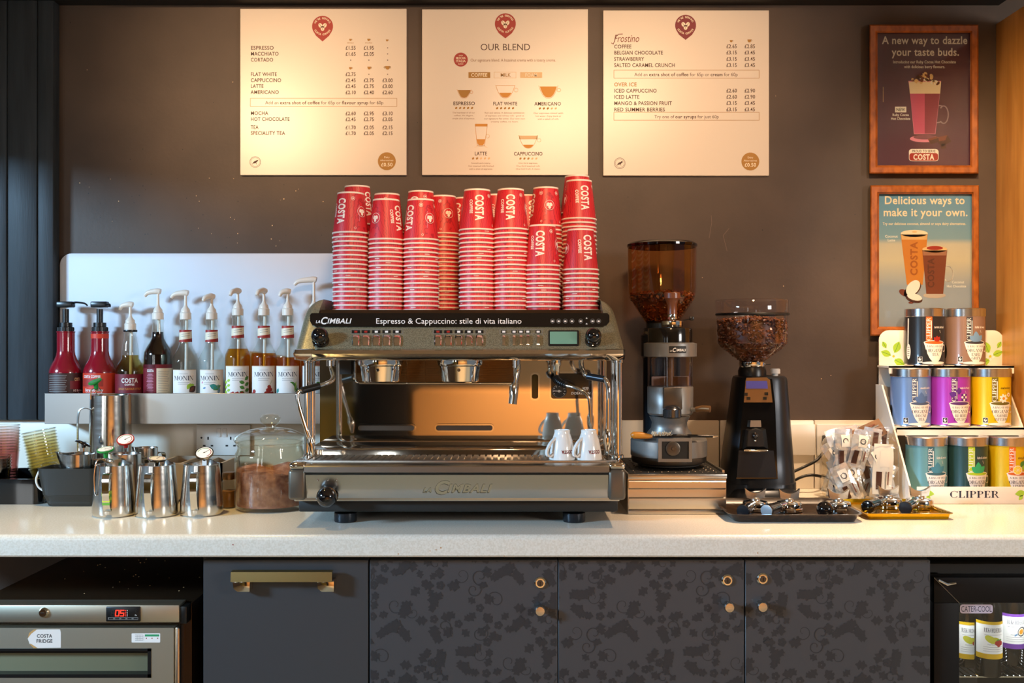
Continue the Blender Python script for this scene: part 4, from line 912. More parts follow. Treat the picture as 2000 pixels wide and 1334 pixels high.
def lab2(a, R, z0, z1, s, cx):
    a.rect(-R*1.5, z0, R*1.5, z1, inkmat('label_orange', '#d8391b'), 0); a.rect(-R*1.5, z0+.03, R*.2, z0+.052, 'ink_red', 1)
    a.text('COSTA COFFEE', -R*.55, z1-.010, .007, 'ink_white', 2, R*1.2, 'c', 'h'); a.text('Strawberry', -R*.4, z0+.020, .008, 'ink_white', 2, R*1.2, 'c', 'b'); a.text('FLAVOUR SAUCE', -R*.4, z0+.010, .005, 'ink_white', 2, R*1.1, 'c', 'b')
costa_sauce(128.5, 'dark red sauce bottle with black pump and brown label, next to the boarding', lab1, 'long', True)
t = costa_sauce(195, 'red sauce bottle with black pump and bright orange label', lab2, 'short', False)
cx, cy, s = PX(195, db), PY(db), S(db)
part('neck_band', MB().lathe(cx, cy, [(16.4*s, zb(661)), (16.4*s, zb(652))], 28), t, inkmat('label_orange', '#d8391b'))

def syrup(cx_px, lab, dy, head, nz, level, liq, art, ltop, lw, N=10.5, neckband=True, R=25.5, fwd=.0, lx=0, yneck=622, blackring=False, glassm='glass', yb=669, flare=1.1, sh=707):
    cx, cy = PX(cx_px, db), PY(db); s = S(db); t = thing('syrup_bottle', lab, 'bottle', (cx, cy, fz), SG)
    Rm, Nm = R*s, N*s; Y = lambda y: zb(y+dy)
    prof = [(0, fz), (Rm*.95, fz), (Rm, fz+.005), (Rm, Y(sh)), (Rm*.97, Y(sh-6)), (Rm*.80, Y(sh-16)), (Rm*.60, Y(sh-25)), (Nm*flare*1.06, Y(sh-34)), (Nm*flare, Y(yb-8)), (Nm, Y(yneck+14)), (Nm, Y(yneck+8)), (Nm*1.12, Y(yneck+7)), (Nm*1.12, Y(yneck+2)), (Nm*.95, Y(yneck+1)), (Nm*.95, Y(yneck))]
    part('bottle', MB().lathe(cx, cy, prof, 32), t, glassm)
    zlv = zb(level)
    if liq:
        pr = [(0, fz+.003)]
        out = [(r-.0018, z) for r, z in prof[1:] if z < zlv]
        for (r0, z0), (r1, z1) in zip(prof[1:-1], prof[2:]):
            if z0 < zlv <= z1: out.append((r0+(r1-r0)*(zlv-z0)/(z1-z0)-.0018, zlv))
        pr += [(max(.001, r), max(z, fz+.003)) for r, z in out]+[(0, zlv)]
        part('syrup', MB().lathe(cx, cy, pr, 28), t, liq)
    tube_in(t, cx, cy, fz+.01, Y(yneck))
    pump(t, cx, cy, head, yneck+dy, 10.8*s, nz, 8, fwd=fwd)
    if blackring: part('neck_ring', MB().lathe(cx, cy, [(Nm*1.16, Y(yneck+1)), (Nm*1.2, Y(yneck+3)), (Nm*1.16, Y(yneck+5))], 24), t, 'black')
    if neckband:
        rb = Nm*1.03+.0004; za, zc = Y(yneck+22), Y(yneck+46); a = Art(False); ww = rb*1.5
        a.rect(-ww, zc, ww, za, 'ink_cream', 0); a.poly([(-ww, za), (ww, za), (ww, za-.004), (-ww, za-.008)], 'ink_red', 1); a.poly([(-ww, zc), (ww, zc), (ww, zc+.011), (-ww, zc+.005)], 'ink_red', 1)
        for k in range(2): a.line([(-rb*.7, zc+.016+k*.006), (rb*.7, zc+.019+k*.006)], .0012, 'ink_grey', 1)
        a.emit('neck_label', t, wrap(cx, cy, lambda z: Nm*(1.02+(flare-1)*min(1, max(0, (Y(yneck+14)-z)/(Y(yneck+14)-Y(yb-8)))))+.0006, -PI/2+math.atan2(-cx, db)), cut=.003)
    a = Art(False); art(a, Rm, zb(778), zb(ltop), s); a.emit('label', t, wrap(cx, cy, Rm, -PI/2+math.atan2(-cx, db)), cut=.004)
    return t
def paper(a, R, z0, z1, w0, w1, name='MONIN', tx=0.0, tw=.058):
    a.rect(w0, z0, w1, z1, 'ink_white', 0); a.line([(w0, z1-.001), (w1, z1-.001)], .0012, 'ink_pale', 1)
    a.serif(name, tx, z1-.024, .0125, 'ink_navy', 1, tw, 'c'); a.line([(tx-.012, z1-.012), (tx+.012, z1-.012)], .0009, 'ink_grey', 1); a.line([(tx-.016, z1-.036), (tx+.016, z1-.036)], .0009, 'ink_grey', 1); a.line([(tx-.016, z1-.041), (tx+.012, z1-.041)], .0009, 'ink_grey', 1)
def leaf2(a, x, z, L, ang, m, lay=2, w=.28):
    c, s = math.cos(math.radians(ang)), math.sin(math.radians(ang)); pts = []
    for sg in (1, -1):
        for i in (range(0, 9) if sg == 1 else range(7, 0, -1)): q = i/8; b = sg*w*L*math.sin(PI*q); pts.append((x+q*L*c-b*s, z+q*L*s+b*c))
    a.poly(pts, m, lay)
def l_costa(a, R, z0, z1, s):
    a.rect(-R*1.4, z0, R*1.02, z1, 'ink_crimson', 0); a.text('COSTA', -.002, z1-.018, .012, 'ink_white', 1, .046, 'c', 'h'); a.text('COFFEE', -.002, z1-.030, .005, 'ink_white', 1, .027, 'c', 'h')
    a.text('GINGE FLAVOUR SYRUP', -.002, z1-.042, .0055, inkmat('ink_amber', '#d88a30'), 1, .066, 'c', 'b')
def l_dark(a, R, z0, z1, s):
    a.rect(-R*1.45, z0, -R*.1, z1, 'ink_crimson', 0); a.rect(-R*1.45, z1-.011, R*1.4, z1, 'ink_crimson', 0); a.rect(-R*.1, z0, R*1.4, z1-.011, 'ink_cream', 0)
    a.text('COSTA', -R*.55, z1-.018, .007, 'ink_white', 1, .021, 'c', 'h')
    for k in range(14): a.line([(-R*.75-(k % 3)*.002, z1-.028-k*.0042), (-R*.38+(k % 2)*.002, z1-.028-k*.0042)], .0011, 'ink_pinklight', 1)
    for k in range(13): a.line([(R*.02, z1-.020-k*.005), (R*.85-(k % 4)*.002, z1-.020-k*.005)], .0009, 'ink_grey', 1)
def l_almond(a, R, z0, z1, s):
    paper(a, R, z0, z1, -R*1.1, R*.85, tx=-.006); zc = z0+.030
    leaf2(a, .004, zc-.004, .02, 60, 'ink_leaf'); leaf2(a, .010, zc+.006, .016, 10, 'ink_leaf'); leaf2(a, .010, zc-.012, .026, 40, 'ink_choc', 3, .36); leaf2(a, .012, zc-.010, .018, 45, 'ink_cocoa', 4, .22)
def l_mint(a, R, z0, z1, s):
    paper(a, R, z0, z1, -R*1.0, R*1.0, tx=-.006); zc = z0+.036
    leaf2(a, -.006, zc+.002, .026, -22, 'ink_teal', 2, .3); leaf2(a, .004, zc-.012, .026, 30, 'ink_green', 2, .26); leaf2(a, .018, zc+.004, .018, -80, 'ink_blue', 2); leaf2(a, .018, zc-.022, .016, 70, 'ink_blue', 2); leaf2(a, -.026, zc-.008, .01, 20, 'ink_blue', 2); leaf2(a, -.03, zc+.006, .008, 60, 'ink_pinklight', 2)
def l_berry(a, R, z0, z1, s):
    paper(a, R, z0, z1, -R*1.05, R*.95)
    for k in range(6): leaf2(a, .020, z0+.012+k*.008, .017, (20 if k % 2 else 150)+k*4, 'ink_green', 2, .3); leaf2(a, -.034, z0+.014+k*.007, .013, (20 if k % 2 else 140), 'ink_leaf', 2, .3)
    for k in range(10): a.ell(-.022+k*.0042, z0+.013+(k % 3)*.002, .0034, .0032, 'ink_cherry', 3, 10)
def l_cherry(a, R, z0, z1, s):
    paper(a, R, z0, z1, -R*1.05, R*.9)
    for dx, dz in ((0, 0), (.009, .001), (.018, -.001), (.005, .009), (.013, .010), (.009, .018)): a.ell(.006+dx, z0+.015+dz, .0056, .0056, 'ink_cherry', 2, 14)
    a.line([(.015, z0+.035), (.024, z0+.052)], .0009, 'ink_green', 3)
    for dx, dz in ((-.034, .012), (-.030, .020)): a.ell(dx, z0+dz, .006, .006, 'ink_cherry', 2, 12)
def l_vanilla(a, R, z0, z1, s):
    paper(a, R, z0, z1, -R*.98, R*.98)
    for k in range(7): leaf2(a, .022, z0+.012+k*.005, .017, 30+k*22, 'ink_green', 2, .16)
    leaf2(a, .02, z0+.02, .03, 80, 'ink_leaf', 2, .1); leaf2(a, -.034, z0+.014, .016, 70, 'ink_teal', 2)
syrup(254.5, 'clear syrup bottle with pale yellow syrup and crimson label', 0, 596, -21, 694, 'paleyellow', l_costa, 730.7, 1, N=11, neckband=False, R=28, yneck=643, blackring=True, yb=690, flare=1.42, sh=726)
syrup(308.5, 'near-black syrup bottle with half crimson half beige label', 0, 570, -26, 648, 'darksyrup', l_dark, 711.7, 1, N=10.5, neckband=False, R=27, yneck=622, yb=660, sh=694)
syrup(362.5, 'nearly empty syrup bottle with white label picturing an almond and leaves', 0, 573, -28, 771, None, l_almond, 722, 1)
syrup(413.5, 'almost colourless syrup bottle with white label picturing mint leaves', 0, 580, -12, 771, None, l_mint, 722, 1, fwd=.022)
syrup(464.5, 'amber syrup bottle, fullest of the three amber ones, label with green sprigs', -8, 569, -9, 681, 'amber', l_berry, 714.5, 1, fwd=.03)
syrup(515.5, 'amber syrup bottle with white label picturing red cherries', -8, 569, -9, 690, 'amber', l_cherry, 714.5, 1, fwd=.03)
syrup(562, 'half-full amber syrup bottle with a green sprig label, nearest the coffee machine', -8, 570, -14, 698, 'amber', l_vanilla, 714.5, 1, fwd=.012)
syrup(613, 'syrup bottle half hidden behind the coffee machine, tall white pump rising above it', -8, 547, -38, 690, 'amber', l_vanilla, 714.5, 1)

# double socket on the upstand
d = 2.894; t = thing('wall_socket', 'white double wall socket half hidden by the big glass jar', 'socket', (PX(430, d), -.014, PZ(889, d)))
mb = MB(); mb.box(PX(385, d), PX(490, d), PY(d)-.008, -.0125, PZ(889, d), PZ(829, d), .003); part('face_plate', mb, t, 'white')
a = Art()
for ox in (0, 44):
    a.rect(405+ox, 853, 408+ox, 859, 'ink_black', 1); a.rect(396.5+ox, 869, 401.5+ox, 872, 'ink_black', 1); a.rect(411.5+ox, 869, 416.5+ox, 872, 'ink_black', 1)
a.ell(393.5, 855, 2, 2, 'ink_black', 1, 10)
a.emit('pin_slots', t, flat_at(d-.008))
mb = MB()
for x in (425, 437): mb.box(PX(x, d), PX(x+8, d), PY(d)-.011, PY(d)-.007, PZ(853, d), PZ(836, d), .0015)
part('switches', mb, t, 'white')

# ================================================================== LEFT HAND COUNTER
# black tray with nests of clear cups
d0, d1 = 2.62, 2.86; X0, X1 = PX(-60, 2.62), PX(78, 2.62); zt = PZ(936, 2.62)
mb = MB(); o = rrect(X0, PY(d0), X1, PY(d1), .02, 4); i_ = rrect(X0+.006, PY(d0)+.006, X1-.006, PY(d1)-.006, .018, 4)
mb.loft([[Vector((x, y, WT+.0005)) for x, y in o], [Vector((x, y, zt)) for x, y in o], [Vector((x, y, zt)) for x, y in i_], [Vector((x, y, WT+.006)) for x, y in i_]])
single('cup_tray', mb, M['blackgloss'], 'shallow gloss black tray holding nested clear cups', 'tray', ((X0+X1)/2, PY(2.7), WT))
def clearcup(label, group, r0, r1, h, m='plastic', ribs=False):
    t = thing('clear_cup', label, 'cup', (0, 0, 0), group); mb = MB()
    prof = [(0, 0), (r0, 0)]+[(r0+(r1-r0)*k/6, h*k/6) for k in range(1, 7)]
    mb.lathe(0, 0, prof, 26); part('cup_wall', mb, t, m); part('rim', MB().lathe(0, 0, [(r1, h-.002), (r1+.0022, h-.001), (r1+.0022, h+.0015), (r1, h+.002), (r1-.001, h)], 26), t, 'plasticrim'); return t
M['plasticrim'] = glass('thick_clear_rim', '#f2f0ea', .08, 1, 2.0, .9); M['plasticpink'] = glass('pink_printed_plastic', '#fbf3f2', .1, .9, 1.3, .35); M['plasticgold'] = glass('amber_tinted_plastic', '#fdf9ec', .1, 1, 1.35, .4)
zc = WT+.007
c0 = clearcup('clear plastic cup in a tall upright nest by the boarding', 'tall nest of clear cups', .030, .0385, .125, 'plasticpink')
cxy = (PX(8, 2.72), PY(2.72))
c0.location = (cxy[0], cxy[1], zc)
for k in range(1, 10): dup(c0, (cxy[0], cxy[1], zc+k*.0078))
g0 = clearcup('clear tumbler nested in the low front stack beside the tall clear nest', 'low nest of clear cups', .026, .033, .085, 'plastic')
g0.location = (PX(-12, 2.655), PY(2.675), zc)
for k in range(1, 5): dup(g0, (PX(-12, 2.655), PY(2.675), zc+k*.008))
l0 = clearcup('clear ribbed cup in the leaning nest between tray and charcoal tub', 'leaning nest of clear cups', .032, .043, .066, 'plasticgold')
base = Vector((PX(92, 2.74), PY(2.76), zc+.012)); ax = Vector((-.20, 0, 1)).normalized(); rot = (0, math.atan2(-.20, 1), 0)
l0.location = base; l0.rotation_euler = rot
for k in range(1, 13):
    c = dup(l0, base+ax*k*.0085); c.rotation_euler = rot

def ringloft(mb, rects): mb.loft([[Vector((x, y, z)) for x, y in rrect(a, b, c, d_, r, 4)] for a, b, c, d_, r, z in rects]); return mb
# charcoal tub
dt = 2.575; xa, xb = PX(68, dt), PX(188, dt); ya, yb2 = PY(dt), PY(dt)+.10; z1 = PZ(916, dt)
t = thing('storage_tub', 'charcoal plastic tub holding a small steel jug, beside the front milk jugs', 'tub', ((xa+xb)/2, ya+.08, WT))
mb = MB(); ringloft(mb, [(xa+.022, ya+.014, xb-.004, yb2-.014, .02, WT+.001), (xa+.012, ya+.008, xb-.002, yb2-.008, .02, WT+.03), (xa+.0105, ya+.007, xb-.0018, yb2-.007, .02, WT+.0305), (xa, ya, xb, yb2, .02, z1), (xa+.005, ya+.005, xb-.005, yb2-.005, .018, z1), (xa+.020, ya+.012, xb-.008, yb2-.012, .016, WT+.008)])
part('tub_body', mb, t, 'tub')
mb = MB(); mb.tube([(xa+.002, ya+.02, z1-.008), (xa-.006, ya+.02, z1-.03), (xa-.001, ya+.022, z1-.05), (xa+.014, ya+.024, z1-.062)], .003, 8, 5); part('handle_loop', mb, t, 'white', 'white handle loop')

# steel jugs
def jug(cx_px, d, ytop, rb, rt, lab, handle, group='steel milk jugs', base=WT, tape=False, hx=None, name='milk_jug', spout=True):
    s = S(d); cx, cy = PX(cx_px, d), PY(d); z1 = PZ(ytop, d); h = z1-base; RB, RT = rb*s, rt*s
    t = thing(name, lab, 'jug', (cx, cy, base), group); mb = MB(); n = 40; rings = []
    prof = [(RB*.90, 0), (RB*.97, .003), (RB, .010), (RB*.99, .03*1.0)]+[(RB*.99+(RT-RB*.99)*k/6, .03+(h-.03)*k/6) for k in range(1, 7)]+[(RT+.001, h), (RT-.0006, h+.0006), (RT-.0016, h-.001)]+[(RT-.0016+(RB*.97-RT)*k/5, h-.001+(.012-h)*k/5) for k in range(1, 6)]
    sp = handle+PI
    for r, z in prof:
        ring = []
        for i in range(n):
            a = 2*PI*i/n; k = max(0, math.cos(a-sp))**14 if spout else 0; w = max(0, (z-h*.72)/(h*.28))
            ring.append(Vector((cx+(r+.014*k*w)*math.cos(a), cy+(r+.014*k*w)*math.sin(a), base+z+.006*k*w*w)))
        rings.append(ring)
    mb.loft(rings, cap=True); part('jug_body', mb, t, 'jugsteel')
    e = Vector((math.cos(handle), math.sin(handle), 0)); side = Vector((-e.y, e.x, 0)); c = Vector((cx, cy, base))
    ro = (RB+RT)/2
    pts = [c+e*(RT*1.0-.001)+Vector((0, 0, h*.86)), c+e*(RT+.016)+Vector((0, 0, h*.88)), c+e*(RT+.030)+Vector((0, 0, h*.83)), c+e*(RT+.032)+Vector((0, 0, h*.6)), c+e*(RT+.028)+Vector((0, 0, h*.38)), c+e*(RB+.012)+Vector((0, 0, h*.20)), c+e*(RB-.002)+Vector((0, 0, h*.14))]
    mb = MB(); mb.strap(pts, .016, .0022, side, 5); hd = part('handle', mb, t, 'polish')
    if tape:
        mb = MB()
        for k in range(4): q = c+e*(RT+.0295-k*.0012)+Vector((0, 0, h*(.50-k*.062))); mb.use('ink_lime' if k % 2 == 0 else 'ink_greentape').strap([q+Vector((0, 0, .0048)), q-Vector((0, 0, .0036))], .0175, .0034, side)
        part('tape_bands', mb, hd, None, 'yellow and green tape')
    return t
inkmat('ink_lime', '#d9e63c'); inkmat('ink_greentape', '#6fae3a')
ha = math.radians(-83)
jug(223, 2.46, 907, 40.5, 35, 'steel milk jug with yellow and green tape on its handle', ha, tape=True)
jug(306.5, 2.46, 907, 41, 34.5, 'steel milk jug, middle one of the front three, plain handle', math.radians(-87))
jug(394, 2.475, 906, 41, 34, 'steel milk jug with white-stemmed thermometer, next to the small spice jar', math.radians(-88))
jug(216, 2.733, 771, 41, 37.5, 'tall steel pitcher standing behind the charcoal tub, under the bottle shelf', math.radians(216), name='tall_pitcher', spout=False)
jug(243, 2.578, 886, 36, 31, 'steel jug in the second row holding the red-rimmed thermometer', math.radians(60))
jug(285, 2.69, 874, 24, 22, 'small plain steel jug tucked against the tall pitcher, below the shelf lip', math.radians(60))
jug(152, 2.628, 886, 29, 30, 'small steel jug sitting inside the charcoal tub', math.radians(15), base=WT+.0085, name='small_jug')

# probe thermometers
def thermo(dial, R, face, tip, ring, lab, group=None, glassface='ink_white', clip=None, thick=.008, stemm='polish', strip=None):
    dial = Vector(dial); f = Vector(face).normalized(); t = thing('milk_thermometer', lab, 'thermometer', tip, 'milk thermometers'); tip = Vector(tip)
    mb = MB(); mb.turned(dial-f*thick, f, [(0, 0), (R*.55, 0), (R*.96, thick*.45), (R, thick*.6), (R, thick), (R*.88, thick*1.02)], 28); dl_ = part('dial_case', mb, t, ring)
    up = Vector((0, 0, 1)); b = (up-f*up.dot(f)); b = b.normalized() if b.length > .01 else Vector((0, 1, 0)); a_ = b.cross(f)
    fn = lambda u, v, o: dial+f*(o+.0002)+a_*u+b*v
    A = Art(False); A.ell(0, 0, R*.88, R*.88, glassface, 0, 26); A.ring(0, 0, R*.72, R*.08, 'ink_green', 1, 16, 60, 170); A.ring(0, 0, R*.72, R*.08, 'ink_red', 1, 16, -60, 60); A.line([(-R*.1, -R*.1), (R*.45, R*.4)], R*.07, 'ink_black', 2); A.ell(0, 0, R*.1, R*.1, 'ink_black', 2, 8)
    A.emit('dial_face', t, fn)
    mb = MB(); q = dial-f*thick; mid = q+(tip-q)*.12
    mb.use(ring).tube([q+f*.001, mid], [.0065, .005], 10); mb.use(stemm).tube([mid, tip], .0018, 8); part('stem', mb, t, None)
    if strip:
        p0 = q+(tip-q)*strip[0]; p1 = q+(tip-q)*strip[1]; mb = MB(); mb.box(p0.x-.0055, p0.x+.0055, p0.y-.004, p0.y-.0028, p1.z, p0.z); part('paper_strip', mb, t, 'paper', 'white paper strip')
    if clip:
        mb = MB(); mb.tube([Vector(c) for c in clip], .0016, 8, 5); part('wire_clip', mb, t, 'polish')
    return t
M['greenplastic'] = mat('green_plastic', '#149038', .3); M['redplastic'] = mat('red_plastic', '#a8201c', .35); M['darkplastic'] = mat('dark_bronze_case', '#1f1712', .2, .3)
j1 = P(206, 877, 2.44)
thermo(j1, .0205, (-.05, -.25, 1), P(206, 985, 2.46), 'greenplastic', 'green probe thermometer standing in the taped front jug', clip=[P(204, 895, 2.44), P(221, 899, 2.43), P(215, 904, 2.425), P(192, 898, 2.42), P(184, 925, 2.415), P(185, 960, 2.415), P(188, 968, 2.415)])
thermo(P(245, 858, 2.56), .022, (.06, -.55, .85), P(246, 960, 2.575), 'redplastic', 'red-rimmed probe thermometer in the second-row jug', strip=(.25, .55))
thermo(P(161, 868, 2.628), .021, (-.35, -.25, -.9), P(163, 960, 2.634), 'darkplastic', 'dark bronze probe thermometer tipped over the small jug in the tub', glassface='ink_black')
thermo(P(307, 895, 2.46), .0225, (.1, -.12, 1), P(303, 985, 2.465), 'polish', 'steel-cased thermometer lying low over the middle front jug', glassface='ink_cream')
thermo(P(399, 884, 2.45), .0225, (.05, -.55, .8), P(402, 975, 2.476), 'polish', 'steel-cased thermometer upright in the front jug beside the spice jar', strip=(.12, .62))
thermo(P(185, 744, 2.705), .0185, (-.30, -.35, .95), P(192, 850, 2.722), 'greenplastic', 'green probe thermometer clipped in the tall pitcher, against the orange label', glassface='greenplastic', clip=[P(192, 756, 2.695), P(197, 764, 2.685), P(180, 760, 2.685), P(177, 780, 2.685)])
# scoop resting on the tub
t = thing('scoop', 'clear plastic scoop lying across the rim of the charcoal tub', 'scoop', P(95, 912, 2.63))
mb = MB(); c = P(97, 911, 2.65); mb.ball(c+Vector((0, 0, .004)), .02, 14, (1.1, 1, .45)); part('bowl', mb, t, 'plastic')
part('handle', MB().tube([c, c+Vector((.025, -.01, -.001))], [.005, .004], 8), t, 'plastic')
# divided wooden box
xa, xb = PX(322, 2.74), PX(449, 2.74); ya, yb2 = PY(2.665), PY(2.84); zt = PZ(890, 2.84)
t = thing('divided_box', 'grey-brown divided box behind the front milk jugs, open at the top', 'box', ((xa+xb)/2, (ya+yb2)/2, WT)); M['boxwood'] = mat('grey_brown_board', '#b9a893', .6)
mb = MB(); w = .006
for q in ((xa, xb, ya, ya+w), (xa, xb, yb2-w, yb2), (xa, xa+w, ya, yb2), (xb-w, xb, ya, yb2)): mb.box(q[0], q[1], q[2], q[3], WT+.0005, zt)
mb.box(xa, xb, ya, yb2, WT+.0005, WT+.006); part('box_walls', mb, t, 'boxwood')
for f in (.33, .66): part('divider', MB().box(xa+(xb-xa)*f-.003, xa+(xb-xa)*f+.003, ya+w, yb2-w, WT+.006, zt-.004), t, 'boxwood')
mb = MB(); mb.box(xa+.008, xb-.01, ya+.01, yb2-.01, WT+.008, WT+.04); 
# small spice jar
d = 2.572; cx, cy, s = PX(447, d), PY(d), S(d); t = thing('spice_jar', 'small glass jar with brown metal lid beside the big lidded jar', 'jar', (cx, cy, WT))
part('jar_glass', MB().lathe(cx, cy, [(0, WT+.001), (.018, WT+.001), (.0195, WT+.006), (.0195, PZ(944, d)), (.015, PZ(938, d)), (.015, PZ(934, d))], 24), t, 'jarglass')
part('lid', MB().lathe(cx, cy, [(.0155, PZ(936, d)), (.0165, PZ(935, d)), (.0165, PZ(924, d)), (.015, PZ(922, d)), (0, PZ(922, d))], 24), t, mat('brown_metal_lid', '#8a6a48', .35, .8))
part('contents', MB().lathe(cx, cy, [(0, WT+.003), (.0175, WT+.003), (.0175, PZ(958, d)), (0, PZ(955, d))], 20), t, mat('brown_spice', '#9c6d2e', .9))
# big glass jar
d = 2.565; cx, cy, s = PX(528, d), PY(d), S(d); R = .0905; t = thing('glass_jar', 'large lidded glass jar half full of pinkish powder', 'jar', (cx, cy, WT)); Y = lambda y: PZ(y, d)
part('jar_glass', MB().lathe(cx, cy, [(0, WT+.001), (R*.9, WT+.001), (R*.97, WT+.006), (R, WT+.016), (R, Y(890)), (R*.985, Y(884)), (R*.93, Y(878)), (R*.92, Y(870)), (R*.97, Y(867)), (R*.97, Y(864)), (R*.90, Y(863)), (R*.90, Y(874)), (R*.95, Y(886)), (R*.965, Y(900)), (R*.965, WT+.02), (R*.9, WT+.010), (0, WT+.009)], 44), t, 'jarglass')
ld = part('lid', MB().lathe(cx, cy, [(R*.86, Y(864)), (R*1.0, Y(862)), (R*1.03, Y(857)), (R*1.0, Y(852)), (R*.86, Y(846)), (R*.6, Y(839)), (R*.3, Y(835.5)), (.0, Y(834.5))], 44), t, 'jarglass')
part('knob', MB().lathe(cx, cy, [(.012, Y(836)), (.013, Y(832)), (.020, Y(828)), (.0265, Y(821)), (.0265, Y(815)), (.020, Y(810)), (.009, Y(808)), (0, Y(808.5))], 32), ld, 'jarglass')
rr = random.Random(4); mb = MB(); n = 36; rings = []
for r, z in ((.001, WT+.0115), (R*.94, WT+.0115), (R*.955, WT+.03), (R*.955, 0), (R*.8, .004), (R*.5, .010), (R*.2, .004), (.001, .0)):
    ring = []
    for i in range(n):
        a = 2*PI*i/n; zz = z if z > .5 else Y(918)+z+.006*math.sin(a*2+1)+.004*math.sin(3*a); ring.append(Vector((cx+r*math.cos(a), cy+r*math.sin(a), zz)))
    rings.append(ring)
mb.loft(rings, cap=True); m = M['powder'] = mat('pinkish_chocolate_powder', '#a8705c', .95); noise_color(m, '#8f5a49', '#bb8670', 60, 4); noise_bump(m, 200, .4, .003)
o = part('powder', mb, t, 'powder'); o['kind'] = 'stuff'
# ================================================================== ESPRESSO MACHINE
t = EM = thing('espresso_machine', 'wide bronze and chrome espresso machine stacked with red paper cups', 'coffee machine', (PX(892, 2.40), PY(2.55), WT))
def yf_at(z):
    """front face of the upper body: Y at height z"""
    pr = [(.30, 2.40), (1.298, 2.395), (1.302, 2.362), (1.315, 2.348), (1.324, 2.352), (1.327, 2.362), (1.380, 2.410), (1.415, 2.436), (1.4235, 2.446), (1.452, 2.50), (1.6, 2.55)]
    for (z0, d0), (z1, d1) in zip(pr[:-1], pr[1:]):
        if z0 <= z <= z1: return PY(d0+(d1-d0)*(z-z0)/(z1-z0))
    return PY(2.55)
yb_ = PY(2.84); XL, XR = PX(617, 2.40), PX(1180, 2.40); zfl = WT+.497; zunder = 1.298
sect = [(yb_, zunder), (yf_at(1.298), 1.298), (yf_at(1.302), 1.302), (yf_at(1.308)-.001, 1.308), (yf_at(1.315), 1.315), (yf_at(1.3235), 1.3235), (yf_at(1.327), 1.327)]
mb = MB(); mb.loft([[Vector((x, a, b)) for a, b in sect+[(yb_, 1.327)]] for x in (XL, XR)]); part('chrome_lip', mb, t, 'polish')
mb = MB(); mb.loft([[Vector((x, a, b)) for a, b in [(yb_, 1.3272), (yf_at(1.3272)+.0005, 1.3272), (yf_at(1.38), 1.38), (PY(2.47), 1.38), (PY(2.47), zfl-.02), (yb_, zfl-.02)]] for x in (XL, XR)]); pnl = part('control_panel', mb, t, 'metalflake')
mb = MB(); mb.loft([[Vector((x, a, b)) for a, b in [(yf_at(1.3803), 1.3803), (yf_at(1.415), 1.415), (yf_at(1.4235), 1.4235), (PY(2.458), 1.4235), (PY(2.458), 1.3803)]] for x in (XL+.004, XR-.004)]); part('top_rail', mb, t, M['darkbronze'] if 'darkbronze' in M else M.setdefault('darkbronze', mat('dark_bronze_rail', '#54402c', .3, .8)))
mb = MB(); mb.box(XL, XR, PY(2.458), yb_, zfl-.02, zfl); mb.box(XL, XR, yb_-.004, yb_, zfl, 1.43)
for k in range(16): x = XL+.02+k*(XR-XL-.04)/15; mb.box(x-.003, x+.003, PY(2.47), yb_-.01, zfl, zfl+.003)
part('cup_tray_top', mb, t, 'steel')
# end caps: rounded silhouette following the sloping front
def cap_poly(sg):
    if sg < 0: px = [(645, 587), (630, 588), (615, 593), (603, 603), (594, 620), (585, 650), (579, 680), (577, 694), (580, 701), (588, 705.5), (618, 706), (618, 640), (645, 612)]
    else: px = [(1160, 587), (1176, 588), (1189, 593), (1199, 604), (1206, 622), (1213, 650), (1218, 680), (1219.5, 692), (1217, 700), (1209, 705.5), (1179, 706), (1179, 640), (1160, 612)]
    return [(PX(x, 2.40), PZ(y, 2.40)) for x, y in px]
for sg in (-1, 1):
    sil = [(1.3265, 578.5), (1.345, 582), (1.37, 587.5), (1.40, 593.5), (1.418, 598.5), (1.428, 603), (1.437, 609), (1.444, 616), (1.449, 625), (1.4515, 636)]
    xi = XL if sg < 0 else XR; mb = MB(); rings = []
    for z, px in sil:
        y0 = yf_at(z)-.0008; xo = PX(px if sg < 0 else 1797-px, y0+DW+.02); w_ = abs(xo-xi); r = min(.024, w_*.8); ring = [Vector((xi, yb_, z)), Vector((xi, y0, z))]
        for k in range(8): a_ = PI/2*k/7; ring.append(Vector((xo-sg*(-1)*(-1)*0+(-sg)*r-(-sg)*r*math.sin(a_), y0+r-r*math.cos(a_), z)))
        ring.append(Vector((xo, yb_, z))); rings.append(ring)
    mb.loft(rings); part('end_cap', mb, t, 'metalflake', None, angle=50)
    mb = MB(); xe = PX(577.5 if sg < 0 else 1219, 2.40)
    xi = XL if sg < 0 else XR
    sec = [(PY(2.50), 1.2965), (yf_at(1.298)+.004, 1.2965), (yf_at(1.302)-.001, 1.301), (yf_at(1.315)-.002, 1.315), (yf_at(1.3235)-.001, 1.325), (PY(2.50), 1.325)]
    mb.loft([[Vector((xi, a, b)) for a, b in sec], [Vector((xi+(xe-xi)*.55, a+.001, b)) for a, b in sec], [Vector((xi+(xe-xi)*.85, a+(.006 if a < PY(2.45) else 0), b+(.002 if b < 1.30 else 0))) for a, b in sec], [Vector((xi+(xe-xi)*.98, a+(.022 if a < PY(2.45) else 0), b+(.006 if b < 1.30 else 0))) for a, b in sec]])
    part('corner_trim', mb, t, 'polish')
def slope(z0, d0, z1, d1):
    p0 = Vector((0, PY(d0), z0)); n = Vector((0, -(z1-z0), PY(d1)-PY(d0))).normalized(); n = n if n.y < 0 else -n
    def fn(u, v, o):
        c = Vector((0, -DW, H)); r = Vector(((u-1000)/F, 1, -(v-667)/F)); k = (p0-c).dot(n)/r.dot(n); return c+r*k+n*o
    return fn
pan = slope(1.327, 2.362, 1.380, 2.410); strip = slope(1.380, 2.410, 1.415, 2.436)
